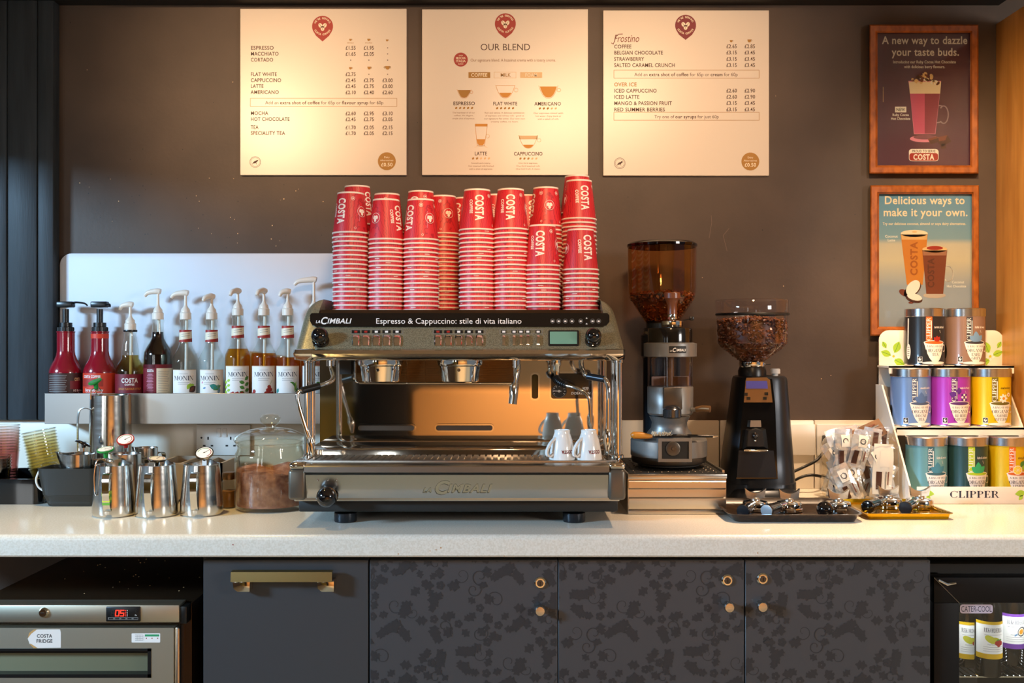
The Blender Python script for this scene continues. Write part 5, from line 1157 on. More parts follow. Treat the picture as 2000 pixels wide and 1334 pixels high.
# black name strip
mb = MB(); o = [(609, 613.5), (1186, 613.5), (1190, 618), (1190, 630), (1184, 637), (1176, 639.5), (618, 639.5), (610, 636), (606, 629), (606, 617)]
mb.loft([[strip(x, y, .004) for x, y in o], [strip(x, y, -.002) for x, y in o]]); sp = part('name_strip', mb, t, 'blackgloss')
a = Art()
a.text('LA', 617, 630.3, 5.5, 'ink_white', 1, 9, 'l', 'b', .25); a.text('C', 625.5, 628.5, 13.5, 'ink_white', 1, 13.5, 'l', 'b', .25); a.text('IMBALI', 639, 629, 9.5, 'ink_white', 1, 47, 'l', 'b', .25)
a.text('Espresso & Cappuccino: stile di vita italiano', 734, 629, 10.5, 'ink_white', 1, 285, 'l', 'r')
stamp(a, sp, strip, lift=.0042)
a = Art()
for x in (1079, 1091, 1104, 1117, 1134, 1157, 1169): a.ell(x, 629.3, 4.2, 4.2, 'ink_black', 1, 14); a.ring(x, 629.3, 4.2, .5, 'ink_grey', 2, 14); a.rect(x-2, 628, x+2, 631, 'ink_white', 2)
for y in (623.5, 634.5): a.ell(1145.5, y, 3.6, 3.2, 'ink_black', 1, 12); a.poly([(1143.5, y+1), (1147.5, y+1), (1145.5, y-1.5)], 'ink_white', 2)
stamp(a, sp, strip, lift=.0042)
def keys(xs, w, h, yc, dark=False):
    for x in xs:
        mb = MB(); pts = [(x-w*.42, yc-h/2), (x+w*.42, yc-h/2), (x+w/2, yc-h*.15), (x+w/2, yc+h*.15), (x+w*.42, yc+h/2), (x-w*.42, yc+h/2), (x-w/2, yc+h*.15), (x-w/2, yc-h*.15)]
        q = [(x+(a_-x)*.72, yc+(b-yc)*.8) for a_, b in pts]
        mb.loft([[pan(a_, b, -.001) for a_, b in pts], [pan(a_, b, .003) for a_, b in pts], [pan(a_, b, .0055) for a_, b in q]]); part('dose_key', mb, pnl, 'chrome')
ks1, ks2, ks3 = [695, 714.5, 735, 755, 775.5], [855.5, 875.5, 896, 916, 936.5], [984, 1004, 1017.5, 1031, 1051]
keys(ks1, 15, 21, 666.5); keys(ks2, 15, 21, 666.5); keys(ks3, 7.5, 20, 666)
a = Art()
for ks, x0, x1 in ((ks1, 686, 787), (ks2, 846, 948), (ks3, 976, 1060)):
    a.frame(x0, 644, x1, 652, .7, 'ink_grey', 0)
    for i, x in enumerate(ks): w = 8 if ks is not ks3 else 5; a.rect(x-w, 645, x+w, 651, 'ink_black', 1); a.rect(x-3, 646.3, x+3, 650, 'ink_red' if (i < 2 and ks is not ks3) else 'ink_white', 2)
stamp(a, pnl, pan)
mb = MB(); o = rrect(1071, 646, 1131, 676, 3); mb.use('blackmatt').loft([[pan(x, y, -.001) for x, y in o], [pan(x, y, .002) for x, y in o]]); o = rrect(1074, 649, 1127, 673, 1); mb.use(mat('green_lcd', '#6f9a86', .25, emit='#6f9a86', estr=.08)).loft([[pan(x, y, .0015) for x, y in o], [pan(x, y, .0026) for x, y in o]]); part('display', mb, pnl, None)
def knob_s(x, y, fn_pt, r, par, stalk=.016):
    c = fn_pt(x, y, 0); n = (fn_pt(x, y, 1)-c).normalized(); mb = MB(); mb.turned(c, n, [(r*1.0, -.001), (r*1.0, .006), (r*.8, .008), (r*.8, stalk*.6)], 24); mb.ball(c+n*(stalk+.004), r*1.02, 22); part('steam_knob', mb, par, 'blackgloss')
knob_s(627, 667, pan, .0205, t); knob_s(1158, 667, pan, .0195, t)
# back of the working area
xm0, xm1 = -.512, .252; dm = 2.62; zs = WT+.167
mb = MB(); mb.box(xm0, xm1, PY(dm), PY(dm)+.004, zs-.004, zunder); bs = part('mirror_backsplash', mb, t, 'mirror')
mb = MB(); mb.box(xm0+.001, xm1-.001, PY(dm)+.0045, yb_, WT+.06, zunder); part('boiler_housing', mb, t, 'darkmetal')
fm = flat_at(dm)
def bezel(x0, y0, x1, y1, r, w, name, par, inner):
    mb = MB(); o = rrect(x0, y0, x1, y1, r); i_ = rrect(x0+w, y0+w, x1-w, y1-w, max(1, r-w)); n = len(o)
    mb.use('chrome').loft([[fm(x, y, -.001) for x, y in o], [fm(x, y, .006) for x, y in o], [fm(x, y, .006) for x, y in i_], [fm(x, y, .001) for x, y in i_]], cap=False)
    mb.use(inner).add([fm(x, y, .0015) for x, y in i_], [list(range(n))]); return part(name, mb, par, None)
for x0_, x1_ in ((697, 812), (849, 965)): bezel(x0_, 827.5, x1_, 843.5, 7.5, 3, 'grip_slot', bs, 'darkmetal')
bezel(1035, 727.5, 1054.5, 782, 8, 3.5, 'sight_glass', bs, mat('sight_glass_dark', '#3a3212', .1))
gz = bezel(1073, 726, 1158, 781.5, 8, 3, 'gauge_panel', bs, 'blackgloss')
a = Art(); a.ell(1092, 764, 15, 13, inkmat('gauge_face', '#26241f'), 3, 24); a.ring(1092, 764, 12.5, .8, 'ink_grey', 4, 22, 20, 340); a.line([(1081, 763.5), (1096, 764)], 1.2, 'ink_white', 5); a.ell(1092, 764, 2.4, 2.4, 'ink_white', 5, 10)
for k in range(9): q = math.radians(150+k*30); a.line([(1092+10*math.cos(q), 764+9*math.sin(q)), (1092+12*math.cos(q), 764+11*math.sin(q))], .9, 'ink_white', 5)
a.text('DOSATRON', 1115, 768, 4.6, 'ink_white', 4, 38, 'l', 'b', .2); a.text('M39', 1137, 759, 6, 'ink_white', 4, 12, 'l', 'b', .2)
stamp(a, gz, fm, lift=.0016)
# louvred grille behind the groups and a rail below it
d = 2.56; gx0, gx1 = PX(694, d), PX(1003, d); gz1, gz0 = zunder, PZ(748, d)
mb = MB(); mb.box(gx0, gx1, PY(d), PY(d)+.003, gz0, gz1)
k = 0; z = gz0+.004
while z < gz1-.003: mb.box(gx0, gx1, PY(d)-.003, PY(d)+.001, z, z+.0028); z += .0062
for x in (794, 830, 956, 997): mb.box(PX(x, d)-.001, PX(x, d)+.001, PY(d)-.004, PY(d), gz0, gz1)
part('louvre_grille', mb, t, M.setdefault('grille', mat('bronze_grille', '#6e5535', .3, .9)))
mb = MB(); q = lambda x, y: P(x, y, d-.006); mb.tube([q(694, 706), q(694, 738), q(696, 745), q(703, 748.5), q(800, 749), q(900, 749), q(1003, 749)], .0028, 10, 0); part('grille_rail', mb, t, 'chrome')
# group heads
for gx in (744, 899):
    d = 2.45; c = P(gx, 705, d); r = S(d)
    g = part('group_head', MB().lathe(c.x, c.y, [(0, PZ(746, d)), (33*r, PZ(746, d)), (36*r, PZ(744, d)), (40.5*r, PZ(718, d)), (41*r, PZ(715, d)), (44*r, PZ(713, d)), (45*r, PZ(709, d)), (44.5*r, zunder+.004), (0, zunder+.004)], 48), t, 'chrome')
    f = Vector((c.x-.001, c.y-38.5*r, PZ(721, d))); mb = MB(); mb.turned(f+Vector((0, .004, 0)), (0, -1, 0), [(0, .007), (.003, .007), (.0048, .005), (.0048, 0)], 16); part('group_screw', mb, g, 'polish')
    for sx in (-20, 21): mb = MB(); mb.turned(P(gx+sx, 721, 2.41)+Vector((0, .004, 0)), (0, -1, 0), [(0, .0035), (.0035, .003), (.0045, 0)], 14); part('lug_hole', mb, g, 'black')
mb = MB(); mb.box(PX(663, 2.50), PX(686, 2.50), PY(2.50), PY(2.53), PZ(731, 2.50), zunder+.002); part('black_block', mb, t, 'blackmatt')
# pillars
for x, dd, r in ((600, 2.40, .0075), (610.5, 2.43, .0065), (1197.5, 2.43, .0045), (1206.5, 2.40, .0105)):
    mb = MB(); X = PX(x, dd); mb.lathe(X, PY(dd), [(r*1.4, PZ(903, dd)+.012), (r*1.4, PZ(903, dd)+.018), (r, PZ(903, dd)+.02), (r, zunder-.006), (r*1.25, zunder-.005), (r*1.25, zunder+.003)], 16); part('support_post', mb, t, 'chrome')
# steam wands and spouts
g = lambda x, y, d: P(x, y, d)
mb = MB(); mb.lathe(PX(647, 2.42), PY(2.42), [(.011, PZ(715, 2.42)), (.011, zunder+.002)], 14); mb.tube([g(646, 712, 2.42), g(648, 722, 2.41), g(651, 736, 2.40), g(645, 746, 2.385), g(622, 755, 2.36)], .0055, 12, 6); w = part('steam_wand', mb, t, 'chrome')
part('grip_sleeve', MB().tube([g(623, 754, 2.361), g(589, 763, 2.33)], .0085, 14), w, 'black')
part('wand_tube', MB().tube([g(590, 763, 2.331), g(583, 766, 2.325), g(580.5, 775, 2.322), g(586, 800, 2.322), g(600, 845, 2.325), g(607, 862, 2.33)], .0048, 12, 6), w, 'chrome')
part('nozzle', MB().tube([g(605, 852, 2.328), g(606, 862, 2.33), g(609, 872, 2.33), g(610, 890, 2.33)], [.0055, .009, .0085, .004], 14), w, 'polish')
mb = MB(); mb.lathe(PX(1008, 2.42), PY(2.42), [(.010, PZ(718, 2.42)), (.010, zunder+.002)], 14); mb.tube([g(1012, 712, 2.42), g(1011, 724, 2.41), g(1006, 752, 2.40)], .0065, 12, 5); w = part('hot_water_spout', mb, t, 'chrome')
part('spout_tip', MB().tube([g(1007, 748, 2.40), g(1004, 756, 2.398), g(1003, 774, 2.396), g(1001, 789, 2.395)], [.0075, .0115, .0105, .0105], 18), w, 'polish')
mb = MB(); mb.lathe(PX(1087, 2.42), PY(2.42), [(.006, PZ(735, 2.42)), (.009, PZ(716, 2.42)), (.012, PZ(712, 2.42)), (.012, zunder+.002)], 16); mb.tube([g(1087, 722, 2.42), g(1087, 742, 2.41)], .006, 10); w = part('milk_wand', mb, t, 'chrome')
mb = MB(); pts = [g(1085, 738, 2.41), g(1091, 746, 2.40), g(1106, 753, 2.39)]; mb.tube(pts, .0075, 12, 5)
sp_, _ = spline([Vector(p_) for p_ in pts], [0]*3, 5)
for k in range(len(sp_)-1):
    dv = (sp_[k+1]-sp_[k]).normalized(); mb.turned(sp_[k], dv, [(.0075, -.0012), (.0098, 0), (.0075, .0012)], 14)
part('spring_sleeve', mb, w, 'black')
part('wand_tube', MB().tube([g(1106, 753, 2.39), g(1128, 759, 2.375), g(1143, 768, 2.37), g(1151, 782, 2.37), g(1154, 820, 2.375), g(1155, 842, 2.378)], .0046, 12, 6), w, 'polish')
mb = MB(); mb.tube([g(1135, 706, 2.43), g(1136, 718, 2.42), g(1143, 731, 2.40), g(1150, 736, 2.395)], .0065, 12, 5); w = part('steam_wand', mb, t, 'chrome')
part('grip_sleeve', MB().tube([g(1148, 735, 2.396), g(1181, 741, 2.37)], [.0085, .0085], 14), w, 'anthracite')
part('wand_tube', MB().tube([g(1179, 738, 2.372), g(1187, 752, 2.365), g(1188, 780, 2.362), g(1187, 840, 2.365)], .0062, 12, 6), w, 'chrome')
part('nozzle', MB().tube([g(1187, 838, 2.365), g(1186, 846, 2.365), g(1186, 862, 2.365), g(1186, 874, 2.365), g(1186, 882, 2.365)], [.0068, .0105, .0105, .008, .004], 14), w, 'polish')
# work shelf and drip tray
x0, x1 = -.5225, .2648
mb = MB(); mb.box(xm0, xm1, PY(2.44), PY(dm), WT+.06, zs, .002); part('rear_shelf', mb, t, 'polish')
mb = MB(); zt = WT+.1535; yt0 = PY(2.305); mb.box(x0+.012, x1-.012, yt0, PY(2.445), WT+.06, zt-.004, .002)
n = 46
for k in range(n):
    x = x0+.03+k*(x1-x0-.06)/(n-1); mb.box(x-.0055, x+.0055, yt0+.012, PY(2.45), zt-.005, zt)
mb.box(x0+.018, x1-.018, yt0+.006, yt0+.016, zt-.006, zt+.0012, .001); mb.box(x0+.018, x1-.018, PY(2.452), PY(2.442), zt-.006, zt+.004, .001)
part('drip_grid', mb, t, 'steel')
zs0 = lambda y: PZ(y, 2.29)
mb = MB(); mb.loft([[Vector((x, a, b)) for a, b in [(PY(2.42), WT+.06), (PY(2.315), WT+.06), (PY(2.305), zs0(975)), (PY(2.297), zs0(955)), (PY(2.290), zs0(935)), (PY(2.287), zs0(927.5)), (PY(2.292), zs0(926)), (PY(2.42), zs0(926))]] for x in (PX(597, 2.29), PX(1188, 2.29))]); fp = part('front_panel', mb, t, 'steel')
mb = MB(); mb.loft([[Vector((x, a, b)) for a, b in [(PY(2.43), zs0(925)), (PY(2.291), zs0(925)), (PY(2.286), zs0(922)), (PY(2.289), zs0(912)), (PY(2.297), zs0(907)), (PY(2.308), zs0(905.5)), (PY(2.43), zs0(905.5))]] for x in (PX(594, 2.29), PX(1190, 2.29))]); part('front_rail', mb, t, 'steel')
for xa, xb in ((562.5, 597), (1188, 1222)):
    mb = MB(); mb.use('capgrey').box(PX(xa, 2.29), PX(xb, 2.29), PY(2.287), PY(2.60), zs0(977), zs0(917), .008, 3); mb.use('polish').box(PX(xa+1, 2.29), PX(xb, 2.29), PY(2.288), PY(2.60), zs0(918), zs0(903), .009, 3); part('base_corner', mb, t, None)
a = Art(); fpn = slope(zs0(955), 2.297, zs0(935), 2.290)
a.text('LA', 826, 957, 8.5, 'polish', 1, 17, 'l', 'h', .3); a.text('C', 847, 952, 24, 'polish', 1, 28, 'l', 'h', .25); a.text('IMBALI', 873, 953.5, 15, 'polish', 1, 86, 'l', 'h', .3)
mb2 = MB(); a2 = Art(); a2.text('LA', 825, 958, 8.5, 'darkmetal', 0, 17, 'l', 'h', .3); a2.text('C', 846, 953.2, 24, 'darkmetal', 0, 28, 'l', 'h', .25); a2.text('IMBALI', 872, 954.7, 15, 'darkmetal', 0, 86, 'l', 'h', .3); a2.emit('', None, fpn, into=mb2)  # flat dark copy set off beneath the letters as a painted shadow
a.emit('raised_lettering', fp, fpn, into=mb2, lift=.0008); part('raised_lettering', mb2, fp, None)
knob_s(642, 967, lambda u, v, o: P(u, v, 2.305)+Vector((0, -o, 0)), .0235, t, .022)
mb = MB()
for x in (621, 641, 657): c = P(x, 938, 2.289); mb.ball(c, .0024, 8)
part('panel_rivets', mb, fp, 'chrome')
mb = MB(); mb.use('blackmatt').box(PX(583, 2.33), PX(1207, 2.33), PY(2.33), PY(2.80), PZ(1000, 2.33), PZ(974, 2.33), .004); part('base_plinth', mb, t, None)
for fx in (675, 1121):
    for dd in (2.375, 2.74):
        mb = MB(); r = .0272; X = PX(fx, 2.375); mb.lathe(X, PY(dd), [(0, WT+.0005), (r*.96, WT+.0005), (r, WT+.003), (r, WT+.022), (r*.8, WT+.025), (r*.5, WT+.026), (r*.5, WT+.046)], 28); part('foot', mb, t, 'anthracite')
# inverted espresso cups on the drip grid
def espresso_cup(px, lab):
    d = 2.345; s = S(d); cx, cy = PX(px, d), PY(d); z0 = zt+.0005; t = thing('espresso_cup', lab, 'cup', (cx, cy, z0), 'espresso cups on the drip grid')
    h = PZ(839, d)-z0
    cb = part('cup_body', MB().lathe(cx, cy, [(.0285, z0+.002), (.030, z0), (.0318, z0+.0005), (.0315, z0+.004), (.029, z0+.022), (.0245, z0+.045), (.020, z0+h-.012), (.0185, z0+h-.008), (.0185, z0+h), (.0165, z0+h), (.016, z0+h-.004), (0, z0+h-.004)], 36), t, 'whitegloss')
    e = Vector((-.80, -.60, 0)).normalized(); c = Vector((cx, cy, z0)); mb = MB()
    mb.strap([c+e*.021+Vector((0, 0, .052)), c+e*.036+Vector((0, 0, .040)), c+e*.046+Vector((0, 0, .024)), c+e*.046+Vector((0, 0, .013)), c+e*.038+Vector((0, 0, .009)), c+e*.0285+Vector((0, 0, .014))], .0075, .0045, (-e.y, e.x, 0), 5); part('handle', mb, t, 'whitegloss')
    a = Art(False); a.text('COSTA', .012, z0+.020, .0075, 'ink_crimson', 1, .030, 'c', 'h', 0, 180); stamp(a, cb, wrap(cx, cy, lambda z: .0302-.17*(z-z0-.015)), cut=.003, lift=.0006)
espresso_cup(1098, 'upturned white espresso cup next to the bare mirror panel'); espresso_cup(1150, 'upturned white espresso cup under the tip of the milk wand')

# ================================================================== PAPER CUPS ON TOP
HC, RR_, RB_, ST = .105, .0455, .0335, .01125
zc0 = zfl+.0045
GC = 'upturned red paper cups stacked on the coffee machine'
def rad_at(z): return RR_-(RR_-RB_)*z/HC
def mkcup(full, var=0):
    t = thing('paper_cup', 'x', 'cup', (0, 0, 0), GC)
    if full: pr = [(RR_-.0015, .0), (RR_, .002)]+[(rad_at(HC*k/5), HC*k/5) for k in range(1, 6)]+[(RB_-.0022, HC), (RB_-.0026, HC-.004), (0, HC-.005)]
    else: pr = [(RR_-.0015, 0), (RR_, .002), (rad_at(.03), .03), (rad_at(HC-.003), HC-.003), (0, HC-.003)]
    wall = part('cup_wall', MB().lathe(0, 0, pr, 36 if full else 28), t, 'cupred')
    part('rim', MB().lathe(0, 0, [(RR_-.001, -.0005), (RR_+.0012, -.0004), (RR_+.0022, .0014), (RR_+.0016, .0032), (RR_-.0003, .0040)], 36 if full else 28), t, 'cupwhite')
    if full:
        part('base_edge', MB().lathe(0, 0, [(RB_+.0007, HC-.004), (RB_+.0004, HC+.0003), (RB_-.0022, HC+.0003), (RB_-.0026, HC-.003)], 36), t, 'cupwhite')
        a = Art(False)
        def logo(phi): pass
        mb = MB()
        for ph in (0, PI):
            A = Art(False); A.text('COSTA', .005, .056, .0205, 'ink_white', 1, .066, 'c', 'h', 0, -90); A.text('COFFEE', -.0165, .059, .0075, 'ink_white', 1, .036, 'c', 'h', 0, -90)
            stamp(A, wall, wrap(0, 0, rad_at, -PI/2+ph), cut=.003, lift=.0004)
        for ph in (PI*.5, PI*1.5):
            A = Art(False); A.ring(0, .055, .013, .0009, 'ink_white', 1, 24)
            for dx, dz, ro in ((-.004, .002, 60), (.004, .002, -60), (0, -.005, 90)): A.ell(dx, .055+dz, .0052, .0038, 'ink_white', 2, 12, rot=ro)
            stamp(A, wall, wrap(0, 0, rad_at, -PI/2+ph), cut=.003, lift=.0004)
        for ph in (.95, 2.2, 4.1):
            A = Art(False); A.ring(0, .088, .0045, .0008, 'ink_white', 1, 14); A.ell(0, .088, .0022, .0022, 'ink_white', 1, 8); A.ring(.004, .012, .0025, .0006, 'ink_white', 1, 10)
            if ph != 4.1: A.line([(.016, .03), (.016, .072)], .0012, 'ink_pinklight', 1)
            stamp(A, wall, wrap(0, 0, rad_at, -PI/2+ph), cut=.003, lift=.0004)
    else:
        A = Art(False); mb = MB()
        A.line([(-.010, .0078), (.002, .0078)], .0011, 'ink_white', 1); stamp(A, wall, wrap(0, 0, rad_at, -PI/2+.4), cut=.003, lift=.0003)
    return t
CUPF = mkcup(True); CUPN = mkcup(False); usedF = usedN = False
ORDN = ['topmost', 'second', 'third', 'fourth', 'fifth', 'sixth', 'seventh', 'eighth', 'ninth', 'tenth', 'eleventh', 'twelfth', 'thirteenth', 'fourteenth', 'fifteenth', 'sixteenth', 'seventeenth', 'eighteenth', 'nineteenth', 'twentieth', 'twenty-first', 'twenty-second', 'twenty-third', 'twenty-fourth', 'twenty-fifth', 'twenty-sixth']
rc = random.Random(21)
def put(proto, flag, loc, rz, lab):
    if flag not in put.used:
        put.used.add(flag); proto.location = loc; proto.rotation_euler = (0, 0, rz); proto['label'] = lab; return proto
    return dup(proto, loc, lab, None, rz)
put.used = set()
def stack(px, d, ytop, where, rz, twin=0, base=None, loose=1):
    """column of upturned cups whose topmost base is seen at row ytop"""
    x, y = PX(px, d), PY(d); z0 = base if base is not None else zc0; top = PZ(ytop, d); n = max(1, round((top-z0-HC)/(ST*loose))+1); st = (top-z0-HC)/(n-1) if n > 1 else ST
    for k in range(n):
        i = n-1-k                       # 0 = top
        nm = ('lowest' if k == 0 else ORDN[i])
        lab = f'red paper cup, {nm} of the {where}' if i else f'red paper cup with white lettering, topmost of the {where}'
        jx, jy = (rc.uniform(-.0008, .0008), rc.uniform(-.0008, .0008)) if 0 < i else (0, 0)
        full = i == 0 or (i <= twin)
        put(CUPF if full else CUPN, full, (x+jx, y+jy, z0+k*st), rz if i == 0 else rc.uniform(0, 6.28) if not full else rz+.5, lab)
    return z0+(n-1)*st
fr = 2.525
stack(685, fr, 378, 'stack nearest the syrup shelf, front row', -.62)
stack(754, fr, 391, 'second front-row stack from the syrup shelf', .95)
stack(822, fr, 391, 'third front-row stack from the syrup shelf', -.85)
stack(932, fr, 372, 'fourth front-row stack, just past the gap', .06)
stack(997.5, fr, 371, 'fifth front-row stack, just past the gap', -.14)
put(CUPF, True, (PX(1059, fr-.005)+.001, PY(fr-.005), zc0), 2.5, 'red paper cup at the foot of the short front stack, printed band showing')
stack(1059, fr-.005, 441, 'short front-row stack', -.30, 0, zc0+.020)
zlow = stack(1134, fr, 449, 'last front-row stack, nearest the grinders', .30)
bk = 2.655
stack(698, bk, 365, 'back-row stack nearest the syrup shelf', .9, loose=2)
stack(756, bk, 380, 'back-row stack behind the second front stack', 2.2, loose=2)
stack(822, bk, 375, 'back-row stack behind the third front stack', 2.6, loose=2)
stack(866, bk+.02, 384, 'back-row stack beside the front-row gap', 2.0)
stack(909, bk+.075, 388, 'rearmost stack in the front-row gap', -.75)
stack(970, bk, 382, 'back-row stack behind the gap-side front stacks', .2, loose=2)
stack(1030, bk+.02, 383, 'back-row stack past the fifth front stack', .25, loose=2)
stack(1066, 2.62+.02, 368, 'back-row stack with round emblem', -1.35)
stack(1131, 2.625, 354, 'tall stack above the last front stack', .22)
stack(1127, 2.735, 345, 'rearmost tall stack', -.5, loose=2)
# ================================================================== GRINDER ON THE KNOCK-OUT DRAWER
d0 = 2.468; xa, xb = PX(1226, d0), PX(1420, d0); zt = PZ(926, d0); ya, yb2 = PY(d0), PY(2.82)
t = thing('knock_drawer', 'low steel knock-out drawer base under the taller grinder', 'drawer base', ((xa+xb)/2, (ya+yb2)/2, WT))
mb = MB(); mb.box(xa+.001, xb-.001, ya+.006, yb2, WT+.0005, zt-.001); mb.box(xa, xb, ya, ya+.03, PZ(935.5, d0), zt, .0015); mb.box(xa+.002, xb-.002, ya, ya+.02, WT+.001, PZ(996, d0), .001)
mb.box(xb-.006, xb, ya+.03, yb2, zt-.004, zt+.006); part('housing', mb, t, 'steel')
Z = lambda y: PZ(y, d0)
mb = MB(); sec = [(ya+.03, Z(994)), (ya+.001, Z(994)), (ya-.001, Z(990)), (ya-.001, Z(974)), (ya+.013, Z(969)), (ya+.016, Z(960)), (ya+.002, Z(955.5)), (ya-.001, Z(953)), (ya-.001, Z(941)), (ya+.002, Z(938.5)), (ya+.03, Z(938.5))]
mb.loft([[Vector((x, a_, b)) for a_, b in sec] for x in (xa+.003, xb-.003)]); part('drawer_front', mb, t, 'steel')
mb = MB(); mb.use('blackmatt').box(xa+.006, xb-.008, ya+.012, yb2-.01, zt-.002, zt+.0012)
for i in range(13):
    for j in range(9): mb.use('darkmetal').ball((xa+.02+i*.0172, ya+.025+j*.034+(i % 2)*.008, zt+.0016), .0032, 8, (1, 1, .45))
part('rubber_mat', mb, t, None, 'black pimpled mat')

zg = zt+.006
t = thing('bean_grinder', 'tall grey coffee grinder with amber hopper, standing on the steel drawer base', 'grinder', (PX(1304, 2.64), PY(2.64), zg))
db_ = 2.62; c = P(1306, 900, db_); s = S(db_)
Y = lambda y: PZ(y, db_)
# round foot with window
mb = MB(); r = 74*s
mb.use('castgrey').lathe(c.x, c.y, [(0, zg), (r*.80, zg), (r*.84, zg+.004)], 44); mb.use('darkmetal').lathe(c.x, c.y, [(r*.84, zg+.004), (r*.96, zg+.008), (r*.98, zg+.014), (r*.98, Y(889))], 44)
mb.use('castgrey').lathe(c.x, c.y, [(r*.98, Y(889)), (r, Y(888)), (r, Y(858)), (r*.96, Y(855)), (r*.5, Y(851)), (0, Y(850))], 44); ft = part('foot', mb, t, None)
mb = MB(); yw = c.y-r-.004; q = lambda x, y: (PX(x, 2.52), PZ(y, 2.52)); o = [q(1285, 856), q(1351, 856), q(1351, 902), q(1285, 902)]; i_ = [q(1292, 862), q(1345, 862), q(1345, 896), q(1292, 896)]
mb.use('castgrey').loft([[Vector((x, yw+.03, z)) for x, z in o], [Vector((x, yw, z)) for x, z in o], [Vector((x, yw, z)) for x, z in i_], [Vector((x, yw+.003, z)) for x, z in i_]], cap=False)
mb.use('blackmatt').add([Vector((x, yw+.003, z)) for x, z in i_], [(0, 1, 2, 3)]); w_ = part('window_frame', mb, t, None)
cw = P(1314, 876, 2.52); mb = MB(); mb.use('darkmetal').turned((cw.x, yw+.004, cw.z), (0, -1, 0), [(.0185, 0), (.0185, .004), (.016, .005), (.005, .005), (.004, .008), (0, .008)], 24); part('cap_disc', mb, t, None)
# motor body and neck
c2 = P(1292, 800, 2.71); r2 = S(2.71)
part('motor_body', MB().lathe(c2.x, c2.y, [(0, Y(858)), (36*r2, Y(858)), (36*r2, Y(700)), (40*r2, Y(696)), (40*r2, Y(655)), (36*r2, Y(650)), (34*r2, Y(640)), (0, Y(640))], 32), t, 'anthracite')
mb = MB(); n = 24; rings = []
for y, rx, ry, oy in ((856, 46, 40, 0), (846, 44, 36, 0), (835, 36, 30, 2), (824, 34, 30, 5), (812, 40, 34, 8)):
    rings.append([Vector((PX(1307, db_)+rx*s*math.cos(2*PI*k/n), c.y+ry*s*math.sin(2*PI*k/n)-oy*.001, Y(y))) for k in range(n)])
mb.loft(rings); part('neck', mb, t, 'castgrey')
# doser
dd = 2.575; cd = P(1309, 720, dd); sd = S(dd); YD = lambda y: PZ(y, dd)
mb = MB(); mb.lathe(cd.x, cd.y, [(0, YD(810)), (40*sd, YD(810)), (44*sd, YD(806)), (44.5*sd, YD(756)), (43*sd, YD(754)), (0, YD(754))], 40); ds = part('doser_base', mb, t, 'castgrey')
mb = MB(); mb.box(PX(1297, 2.50), PX(1334, 2.50), PY(2.51)-.002, PY(2.53), PZ(800, 2.51), PZ(757, 2.51), .002); part('front_plate', mb, ds, 'darkmetal')
co = P(1314, 805, 2.50); part('outlet', MB().lathe(co.x, co.y+.01, [(0, PZ(817, 2.50)), (.021, PZ(817, 2.50)), (.0235, PZ(815, 2.50)), (.0235, PZ(800, 2.50)), (.018, PZ(795, 2.50)), (0, PZ(791, 2.50))], 24), ds, M.setdefault('outletmetal', mat('dark_polished_outlet', '#5d6168', .2, .9)))
mb = MB(); mb.use('castgrey').tube([P(1350, 800, 2.54), P(1362, 800, 2.53)], .005, 8); mb.use(mat('tarnished_lever', '#7a5632', .4, .6)).tube([P(1360, 800, 2.53), P(1372, 798, 2.52), P(1387, 799, 2.51)], [.0075, .0085, .0085], 12); part('dosing_lever', mb, t, None)
part('doser_chamber', MB().lathe(cd.x, cd.y, [(43.5*sd, YD(755)), (43.5*sd, YD(696))], 40), t, 'hopperclear')
mb = MB(); mb.lathe(cd.x, cd.y, [(0, YD(753)), (.010, YD(753)), (.010, YD(697)), (0, YD(697))], 16)
for k in range(6): a_ = k*PI/3+.3; mb.strap([Vector((cd.x, cd.y, YD(753)+.012)), Vector((cd.x+40*sd*math.cos(a_), cd.y+40*sd*math.sin(a_), YD(753)+.012))], .024, .002, (0, 0, 1))
part('dosing_vanes', mb, t, M.setdefault('vane', mat('vane_plastic', '#6a4a2c', .4)))
mb = MB(); mb.use('castgrey').lathe(cd.x, cd.y, [(43*sd, YD(697)), (51*sd, YD(696)), (51.5*sd, YD(671)), (44*sd, YD(669))], 44); bn = part('grey_band', mb, t, None)
part('doser_lid', MB().lathe(cd.x, cd.y, [(42*sd, YD(672)), (43*sd, YD(671)), (43*sd, YD(644)), (42*sd, YD(641)), (0, YD(640))], 44), t, M.setdefault('smoked', mat('smoked_black_lid', '#1f1a14', .12, .3, coat=.4)))
mb = MB(); xw = wrap(cd.x, cd.y, 51.4*sd); o = [(.0, 0)]
A = Art(False); zc_ = YD(682.5); A.rrect(-.022+.008, zc_-.009, .022+.010, zc_+.009, .002, 'ink_black', 0); A.text('LA', -.012, zc_-.003, .004, 'ink_white', 1, .006, 'l', 'b', .25); A.text('C', -.006, zc_-.0005, .010, 'ink_white', 1, .009, 'l', 'b', .25); A.text('IMBALI', .004, zc_-.001, .0065, 'ink_white', 1, .026, 'l', 'b', .25); A.emit('name_plate', bn, xw, cut=.003)
